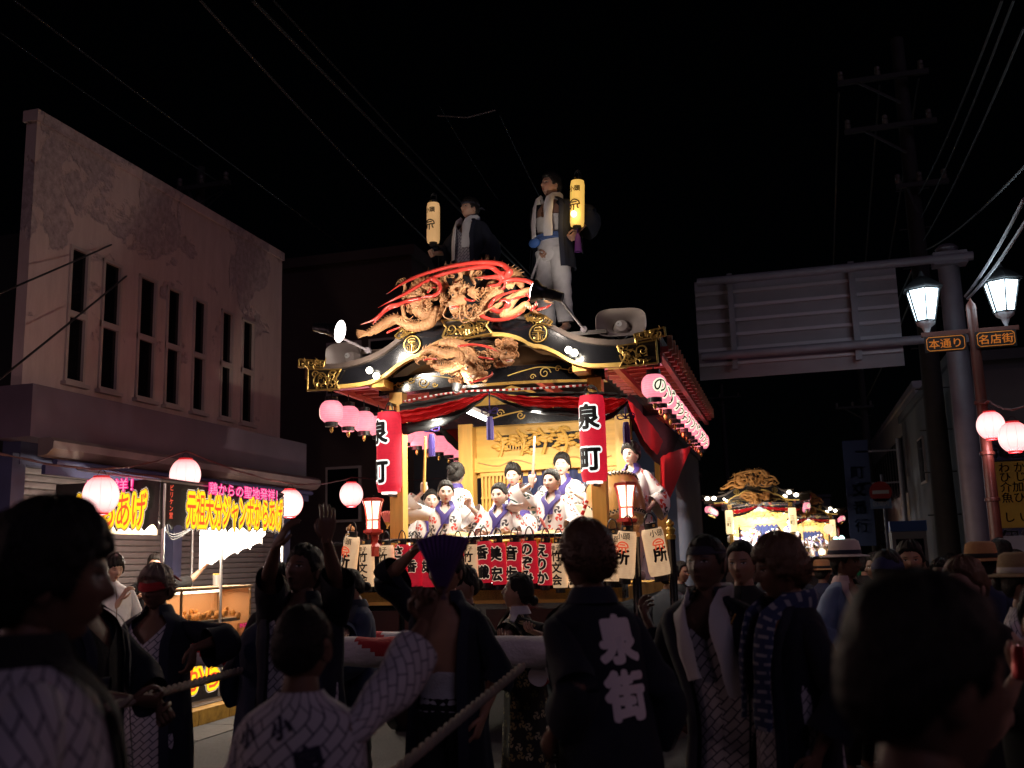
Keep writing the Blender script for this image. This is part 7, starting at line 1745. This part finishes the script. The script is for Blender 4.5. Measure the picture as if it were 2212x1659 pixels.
wrapped_bar('thick steering bar wrapped in white and red cloth in front of the float', (at(412, 1405, 6.0).x, 6.0, at(800, 1406, 6.0).z), (at(1215, 1405, 6.0).x, 6.0, at(800, 1406, 6.0).z), .085, 1, .62, .68)
wrapped_bar('second wrapped steering bar just behind the first one', (-3.75, 6.95, 1.06), (-1.3, 6.95, 1.06), .075, 2, .5)
for x in (-3.5, -1.55):
    wrapped_bar('wrapped shaft from bars to chassis below the %s' % ('woman looking down' if x < -3 else 'cream emblem lanterns'), (x, 6.06, .93), (x, 9.1, .84), .06, 4, .4)
def rope(label, pts, r, group='thick hauling ropes'):
    P = spline(pts, 40); m = MB(); L = 0
    acc = [0]
    for a, b in zip(P, P[1:]): acc.append(acc[-1] + (b - a).length)
    for s_ in range(3):
        Q = []
        for i, p in enumerate(P):
            d = (P[min(i + 1, len(P) - 1)] - P[max(0, i - 1)]).normalized(); sx = d.cross(V((0, 0, 1))).normalized(); sy = sx.cross(d); q = acc[i] / (r * 5.) * 2 * pi / 2 + s_ * 2 * pi / 3; Q.append(p + (sx * cos(q) + sy * sin(q)) * r * .52)
        m.tube(Q, r * .60, 8)
    return tag(m.build('hauling_rope', mat('hemp_rope', (.30, .24, .20), .9, bump=.6, bscale=200), org=P[0], smooth=60), label, 'rope', group)
def dense(a, b, n): return [V(a).lerp(V(b), i / n) for i in range(n + 1)]
rope('thick twisted rope slanting up toward the wrapped bar', dense(at(760, 1745, 2.75), at(1128, 1440, 4.6), 7), .019)
rope('thick twisted rope held by the man in dark coat', dense(at(150, 1556, 3.5), at(288, 1512, 3.85), 3)[:-1] + dense(at(288, 1512, 3.85), at(520, 1448, 5.3), 5), .021)
# things lying under the bars
c = atz(470, 1612, .01)
# ================================================================== FRIED CHICKEN STALL
SX = -6.6
y0, y1 = atx(345, 1090, SX).y, atx(612, 1100, SX).y
zt_, zb_ = atx(345, 1034, SX).z, atx(345, 1142, SX).z
ST = thing('food_stall', 'fried chicken stall with black lettered awning and bright lamps by the kerb', 'stall', (SX - .6, (y0 + y1) / 2, .13))
M_aw = mat('awning_black', (.018, .014, .013), .8, bump=.2, bscale=30)
M_alup = mat('alu_pipe', (.55, .53, .52), .35, metal=.7)
def sp_(name, m, mt, par=None, **kw): return m.build(name, mt, par or ST, **kw)
xb = SX - 1.35
def valance(A, B, ext, n=60, name='awning_valance'):
    A = V(A); B = V(B); m = MB(); rs = []
    nrm = V(ext)
    for j in range(7):
        ring = []
        for i in range(n + 1):
            p = A.lerp(B, i / n); t = j / 6; z = lerp(zt_, zb_ - .02 + .07 * abs(sin(i * pi / 5)), t); ring.append(p + V((0, 0, z)) + nrm * (.02 * sin(i * .8) * t + .015 * t))
        rs.append(ring)
    m.rings(rs, cap=False, closed=False); return sp_(name, m, M_aw, smooth=80)
vf = valance((SX, y0, 0), (SX, y1, 0), (1, 0, 0)); vs_ = valance((xb, y0, 0), (SX, y0, 0), (0, -1, 0), 40)
m = MB(); m.add([(SX, y0, zt_), (SX, y1, zt_), (xb, y1, zt_ + .25), (xb, y0, zt_ + .25)], [(0, 1, 2, 3)]); sp_('awning_top', m, mat('awning_top_red', (.25, .05, .04), .8))
for (x, y) in ((SX + .02, y0 + .05), (SX + .02, y0 + 1.22), (SX + .02, y1 - .05), (xb, y0 + .05), (xb, y1 - .05)):
    m = MB(); m.tube([(x, y, .13), (x, y, zt_ - .05)], .018, 10); sp_('post', m, M_alup)
for a, b in (((SX, y0, zt_ - .02), (SX, y1, zt_ - .02)), ((xb, y0, zt_ + .2), (xb, y1, zt_ + .2)), ((SX, y0, zt_ - .02), (xb, y0, zt_ + .2)), ((SX, y1, zt_ - .02), (xb, y1, zt_ + .2)), ((SX, y0, .75), (SX, y1, .75))):
    m = MB(); m.tube([a, b], .014, 8); sp_('rail', m, M_alup)
M_tor = mat('letter_orange', (.75, .13, .05), .7, emit=(1, .17, .05), es=.55); M_tye = mat('letter_yellow', (.85, .62, .03), .7, emit=(1, .66, .03), es=.65); M_twh = mat('letter_cream', (.75, .70, .62), .7, emit=(1, .85, .7), es=.4); M_tpk = mat('letter_pink', (.75, .05, .32), .7, emit=(1, .06, .4), es=.3)   # emission painted into the letters for stall lamplight coming through the banner
def sign(text, O, Rt, width, h, lift, parent, layers, shear=0.):
    Rt = V(Rt); n = len(text); sx = width / (n * h)
    for k, (nm, mt, off) in enumerate(layers):
        m = MB(); l = V(lift) * (1 + .25 * k)
        def place(a, b): return V(O) + Rt * (a + shear * b) + V((0, 0, b)) + l
        text_to(m, text, h, place, off, sx=sx)
        m.build(nm, mt, parent)
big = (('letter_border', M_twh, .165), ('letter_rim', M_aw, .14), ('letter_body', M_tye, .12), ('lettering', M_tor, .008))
pk = (('letter_border', mat('letter_magenta', (.6, .02, .25), .7, emit=(1, .03, .35), es=.5), .06), ('lettering', mat('letter_pink_light', (.85, .35, .60), .7, emit=(1, .42, .7), es=.7), .0))  # pink letters get the same painted-in glow
fr = V((0, 1, 0)); L_ = y1 - y0
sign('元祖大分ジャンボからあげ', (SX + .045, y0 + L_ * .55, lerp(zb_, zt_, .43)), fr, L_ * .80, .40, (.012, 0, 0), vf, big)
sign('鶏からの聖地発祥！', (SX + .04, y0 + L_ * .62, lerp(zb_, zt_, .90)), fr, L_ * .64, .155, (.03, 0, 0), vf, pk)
m = MB(); column_text(m, 'ビリケン堂', .072, (SX + .05, y0 + .14, lerp(zb_, zt_, .55)), fr, V((0, 0, 1)), .02, 1.05); sp_('lettering', m, mat('letter_redorange', (.7, .16, .10), .7, emit=(1, .22, .12), es=.4), vf)  # column letters glow by emission too, standing in for lamplight through cloth
sd = V((1, 0, 0)); xw = SX - xb
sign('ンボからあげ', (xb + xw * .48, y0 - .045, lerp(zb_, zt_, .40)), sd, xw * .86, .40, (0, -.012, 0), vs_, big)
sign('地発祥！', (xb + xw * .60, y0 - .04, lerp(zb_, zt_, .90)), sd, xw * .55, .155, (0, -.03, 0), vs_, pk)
# white side sheet hanging inside, with a scalloped edge
m = MB(); rs = []
ya, yb_ = y0 + 1.25, y1 - .02
for j in range(8):
    ring = []
    for i in range(41):
        t = i / 40; y = lerp(ya, yb_, t); zlow = lerp(1.60, 1.92, t) + .05 * abs(sin(i * pi / 8)); ring.append(V((SX - .30 + .02 * sin(i * .7), y, lerp(zb_ + .12, zlow, j / 7))))
    rs.append(ring)
m.rings(rs, cap=False, closed=False); sp_('white_sheet', m, sheer(mat('sheet_white', (.75, .74, .72), .8), .4), smooth=80)
# counter with printed front, glass case, trays of chicken
m = MB(); m.box((SX - .28, (y0 + y1) / 2, .78), (.55, L_ - .1, .05)); sp_('counter', m, mat('counter_wood', (.35, .22, .12), .6))
m = MB(); m.box((SX + .015, (y0 + y1) / 2, .45), (.02, L_ - .1, .6)); cf_ = sp_('counter_skirt', m, M_aw)
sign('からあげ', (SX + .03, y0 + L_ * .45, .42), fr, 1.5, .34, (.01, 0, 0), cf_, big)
m = MB(); m.box((SX + .03, y0 + 1.75, .86), (.012, .3, .2)); m.box((SX + .03, y0 + 2.1, .86), (.012, .3, .2)); pc = sp_('price_card', m, mat('card_print', (.42, .16, .05), .6, var=.7, vscale=14))
m = MB()
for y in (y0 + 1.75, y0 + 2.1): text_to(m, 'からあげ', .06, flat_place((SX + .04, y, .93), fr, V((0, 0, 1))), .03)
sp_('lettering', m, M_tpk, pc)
gy0, gy1 = atx(388, 1300, SX - .05).y, atx(537, 1300, SX - .05).y; gz1 = atx(460, 1272, SX - .05).z; gx1, gx0 = SX - .03, SX - .48
fm = mat('case_frame', (.30, .19, .10), .35, metal=.6)
m = MB()
for x in (gx0, gx1):
    for y in (gy0, gy1): m.bar((x, y, .805), (x, y, gz1), .022, .022)
for z in (.82, gz1):
    for x in (gx0, gx1): m.bar((x, gy0, z), (x, gy1, z), .024, .024)
    for y in (gy0, gy1): m.bar((gx0, y, z), (gx1, y, z), .024, .024)
GC = sp_('glass_case', m, fm)
for nm, a in (('pane', ((gx1 - .005, (gy0 + gy1) / 2, (.82 + gz1) / 2), (.005, gy1 - gy0 - .03, gz1 - .86))), ('pane', (((gx0 + gx1) / 2, gy0 + .005, (.82 + gz1) / 2), (gx1 - gx0 - .03, .005, gz1 - .86)))):
    m = MB(); m.box(*a); sp_(nm, m, mat('clear_glass', (.95, .95, .95), .02, trans=1., spec=.5), GC)
m = MB(); m.box(((gx0 + gx1) / 2, (gy0 + gy1) / 2, gz1 + .015), (gx1 - gx0 + .04, gy1 - gy0 + .04, .015)); sp_('case_top', m, mat('case_top', (.45, .30, .16), .5), GC)
m = MB(); m.box((gx0 - .02, (gy0 + gy1) / 2, (.82 + gz1) / 2), (.01, gy1 - gy0, gz1 - .84)); m.box(((gx0 + gx1) / 2, gy1 + .02, (.82 + gz1) / 2), (gx1 - gx0, .01, gz1 - .84)); sp_('case_back', m, mat('case_back_wood', (.50, .27, .14), .6), GC)
m = MB(); m.tube([(gx0 + .1, gy0 + .15, gz1 - .04), (gx0 + .1, gy1 - .15, gz1 - .04)], .014, 8); sp_('case_light', m, mat('case_tube', (1, 1, 1), .4, emit=(1, .85, .6), es=6.), GC)
lamp('case_lamp', 'AREA', (gx0 + .2, (gy0 + gy1) / 2, gz1 - .06), 15, (1, .72, .42), .1, sizey=gy1 - gy0 - .2, parent=ST)
tray = MB(); tray.box((gx1 - .2, gy0 + .75, 1.005), (.34, 1.1, .04)); sp_('tray', tray, mat('tray_steel', (.5, .5, .5), .3, metal=.8), GC)
g0 = MB(); g0.ell((0, 0, 0), (.034, .026, .022), None, 10, 7); g0.v = [p * (1 + .25 * mnoise.noise(p * 70)) for p in g0.v]; cm = g0.mesh('fried_chicken', mat('fried_crust', (.50, .22, .05), .6, var=.4, vscale=40, bump=.8, bscale=120), 80)
GCH = 'fried chicken pieces in the glass case'
for i in range(90):
    o = link('fried_chicken', cm); o.location = (gx1 - .2 + rng.gauss(0, .075), gy0 + .75 + rng.uniform(-.5, .5), 1.042 + (.06 * (i % 4 == 0)) * rng.random() + (i % 3) * .018); o.rotation_euler = (rng.uniform(0, 3), rng.uniform(0, 3), rng.uniform(0, 6)); s_ = rng.uniform(.8, 1.3); o.scale = (s_,) * 3
    tag(o, 'golden fried chicken piece heaped on the tray in the glass case', 'fried chicken', GCH)
c = atx(470, 1255, SX - .2); m = MB(); m.lathe([(.055, 0), (.06, .13), (.06, .135), (.05, .135)], (SX - .2, c.y, gz1 + .023), n=18); t = thing('skewer_can', 'metal can of skewers standing on top of the glass case', 'can', (SX - .2, c.y, gz1 + .023)); m.build('can', M_alup, t)
m = MB()
for i in range(26): a = rng.uniform(0, 6.28); q = rng.uniform(0, .045); m.tube([(SX - .2 + q * cos(a), c.y + q * sin(a), gz1 + .04), (SX - .2 + q * 1.2 * cos(a), c.y + q * 1.2 * sin(a), gz1 + .175)], .004, 5)
m.build('skewers', M_wood, t); t.children[-1]['kind'] = 'stuff'
m = MB(); m.box((SX - .2, y0 + .45, .86), (.3, .55, .12)); t = m.build('serving_box', mat('serving_white', (.6, .58, .54), .6), org=(SX - .2, y0 + .45, .80)); tag(t, 'white serving box on the stall counter before the vendor', 'box')
# bulbs under the awning
for (u_, v_, e) in ((432, 1128, 75), (565, 1150, 105), (375, 1120, 45), (500, 1140, 60)):
    p = atx(u_, v_, SX - .12); m = MB(); m.ell(p, (.05, .05, .06), None, 14, 10); b_ = sp_('bulb', m, mat('stall_bulb', (1, 1, 1), .3, emit=(1, .93, .80), es=22.)); m = MB(); m.tube([p + V((0, 0, .05)), p + V((0, 0, .2))], .012, 6); sp_('bulb_cord', m, M_wire, b_)
    lamp('stall_light', 'POINT', p + V((-.02, 0, -.14)), e, (1, .88, .70), .07, parent=ST)
m = MB(); pz = zb_ + .02
for i in range(3): m.tube(spline([(SX - .25, y0 + .3 + i * .1, pz + .1), (SX - .3, y0 + .7, pz - .06 - .03 * i), (SX - .28, y0 + 1.2, pz + .08)], 6), .005, 5)
sp_('loose_cables', m, M_wire)
m = MB(); m.box((SX - .7, y0 + .45, zb_ + .05), (.03, 1.0, .16)); sp_('menu_strip', m, mat('menu_cream', (.7, .6, .4), .7))
# vendor, customer
v1 = fig('stall vendor in black shirt reaching an arm out to the stall post', 338, 1196, 10.55, 45, floor=.13, skin=(.55, .34, .24), headrot=(-20, 0, 0), Lw=(440, 1225, 11.0), Rw=(300, 1290, 10.4)); v1.body(hands=(.8, .6)).hair('short', seed=71, T=.017, spikes=150); v1.robe(M_dkcloth, .86, [(1.49, .02), (.1, .02)], 'shirt', None, fat=.93, sleeve=(.02, .07, 0), folds=.6, sleeves=True).pants(M_dkcloth)
c1_ = fig('young customer in white shirt with dark shoulder bag at the stall', 243, 1196, 8.75, 62, skin=(.50, .32, .23), headrot=(0, -12, 0), Rw=(262, 1292, 8.7)); c1_.body(hands=(.8, .5), eyeopen=.3).hair('fringe', seed=73, T=.016, spikes=100); c1_.tshirt(M_wcot).pants(mat('pale_trousers', (.55, .53, .5), .9))
m = MB(); m.box((-.20, -.12, 1.02), (.03, .20, .24), Matrix.Rotation(.4, 3, 'X')); c1_.part(m, 'bag', mat('printed_bag', (.45, .40, .28), .8, var=.5, vscale=9)); m = MB(); m.tube(spline([V((-.2, -.1, 1.12)), V((-.18, -.14, 1.3)), V((-.1, -.08, 1.45)), V((.05, .1, 1.46)), V((.1, .15, 1.2)), V((-.15, .14, 1.05))], 5), .014, 6, flat=.4); c1_.part(m, 'bag_strap', M_dkcloth)
# ================================================================== TWO MORE FLOATS DOWN THE STREET
M_ocarve = mat('orange_carving', (.55, .25, .07), .55, var=.3, vscale=14, bump=.5, bscale=80)
SKIP = ('slat', 'rafter_end', 'lantern_bracket', 'tassel', 'wheel', 'curtain', 'tube_fitting')
def copy_float(loc, label, floats=1.):
    r = thing('festival_float', label, 'float', loc, None); off = V(loc) - ORG[FL.name]
    for ch in list(FL.children):
        if ch.type == 'LIGHT' or ch.name.startswith(SKIP): continue
        c = ch.copy(); sc.collection.objects.link(c); c.parent = r
        for g_ in ch.children:
            if g_.type == 'LIGHT' or g_.name.startswith(SKIP): continue
            d = g_.copy(); sc.collection.objects.link(d); d.parent = c
    for src, nm, lab in ((UD, 'dragon_carving', 'orange cloud and dragon carving crowning the %s' % label.split(',')[0]), (LD, 'pendant_carving', 'orange pendant carving under the gable of the %s' % label.split(',')[0])):
        t = thing(nm, lab, 'carving', V(ORG[src.name]) + off)
        for ch in list(src.children):
            c = ch.copy(); sc.collection.objects.link(c); c.parent = t
            for s_ in c.material_slots: s_.link = 'OBJECT'; s_.material = M_ocarve if not ch.name.startswith('backing') else M_blk
    return r, off
def fill_float(loc, label, ppl, strength, gable=.45, tag_='smaller'):
    r, off = copy_float(loc, label)
    M_lw2 = mat('white_lantern_far', (.8, .75, .6), .7, emit=(1, .74, .36), es=1.3)
    for x in (pl_x - .02, pr_x + .05):
        c = V((x, FY + .05, 2.70)) + off
        cyl_lantern('post_lantern', 'bright cream cylinder lantern on the %s float, %s' % (tag_, 'toward the main float' if x < CX else 'toward the hanging signboard'), 'cream post lanterns of the distant floats', c, .13, .80, M_lw2, '三町', .16, None, R(-5), 0, .03, oi=.02)
    for sg in (1, -1):
        for i in range(8):
            p = V((CX + sg * (half - .12), 9.2 + i * .45, 3.16)) + off; o = dup(base_e, p); tag(o, 'round pink lantern in the eave row of the %s float' % tag_, 'lantern', 'eave lanterns of the distant floats')
    for i, (src, dx, dy, fa) in enumerate(ppl):
        o = dup(src.root, V(src.root.location) + off + V((dx, dy, 0)), 'performer in white kimono %s on the %s float' % (('by its lattice', 'at its drum', 'between its posts', 'before its curtain', 'beside its post', 'at its stage edge')[i % 6], tag_), src.root.rotation_euler.z + fa); o['group'] = 'performers on the distant floats'
    lamp('far_stage_light', 'AREA', V((CX, 9.35, 3.1)) + off, strength, (1, .96, .92), .5, aim=V((CX, 10.3, 1.9)) + off, sizey=.2)
    lamp('far_stage_light', 'POINT', V((CX, 10.1, 3.0)) + off, strength * .5, (.95, .98, 1), .1)
    lamp('far_gable_light', 'SPOT', V((CX - .9, FY - 1.2, 3.2)) + off, max(.01, strength * gable), (1, .85, .62), .1, aim=V((CX, FY, 4.0)) + off, spot=110)
    for dx in (-1.62, -1.4, 1.1, 1.32):
        p = V((CX + dx, FY - .12, 3.52 + .1 * (abs(dx) < 1.2))) + off; m = MB(); m.ell(p, (.075, .05, .06), None, 12, 8); m.build('bulb', M_bulb, r)
F2 = (CX + (at(1632, 1090, 35).x - CX), 35., 0)
fill_float((at(1634, 1090, 35).x, 35., 0), 'smaller distant float, brightly lit behind the crowd', [(w1, 0, 0, 0), (w4, 0, 0, .2), (w7, .1, 0, 0), (w9, -.2, 0, 0), (w4, .35, .8, 0), (w7, -.7, .5, .3)], 210, .4, tag_='nearer distant')
fill_float((at(1742, 1110, 50).x, 50., 0), 'farthest float, half hidden behind the nearer distant one', [(w1, 0.2, 0, 0), (w7, .1, 0, 0), (w4, 0.1, .3, 0)], 110, .0, tag_='farthest')
# small lights at the very end of the street
for u_, v_, col, r_, lab in ((1790, 1143, (1, .25, .16), .22, 'red glowing lantern beside the farthest float'), (1805, 1164, (.5, 1, .85), .10, 'greenish street light beyond the farthest float'), (1818, 1163, (.6, 1, .95), .12, 'pale cyan street light beyond the farthest float'), (1775, 1192, (1, .8, .4), .14, 'yellow lamp below the farthest float')):
    c = at(u_, v_, 46); t = thing('distant_lamp', lab, 'lamp', (c.x, 46, 0), 'lamps at the end of the street'); m = MB(); m.ell(c, (r_, r_, r_), None, 14, 10); m.build('globe', mat('globe_%d' % u_, col, .5, emit=col, es=3.5), t); m = MB(); m.tube([(c.x, 46, 0), (c.x, 46, c.z - r_)], .04, 8); m.build('post', M_steel, t)
c = at(1752, 1105, 44)
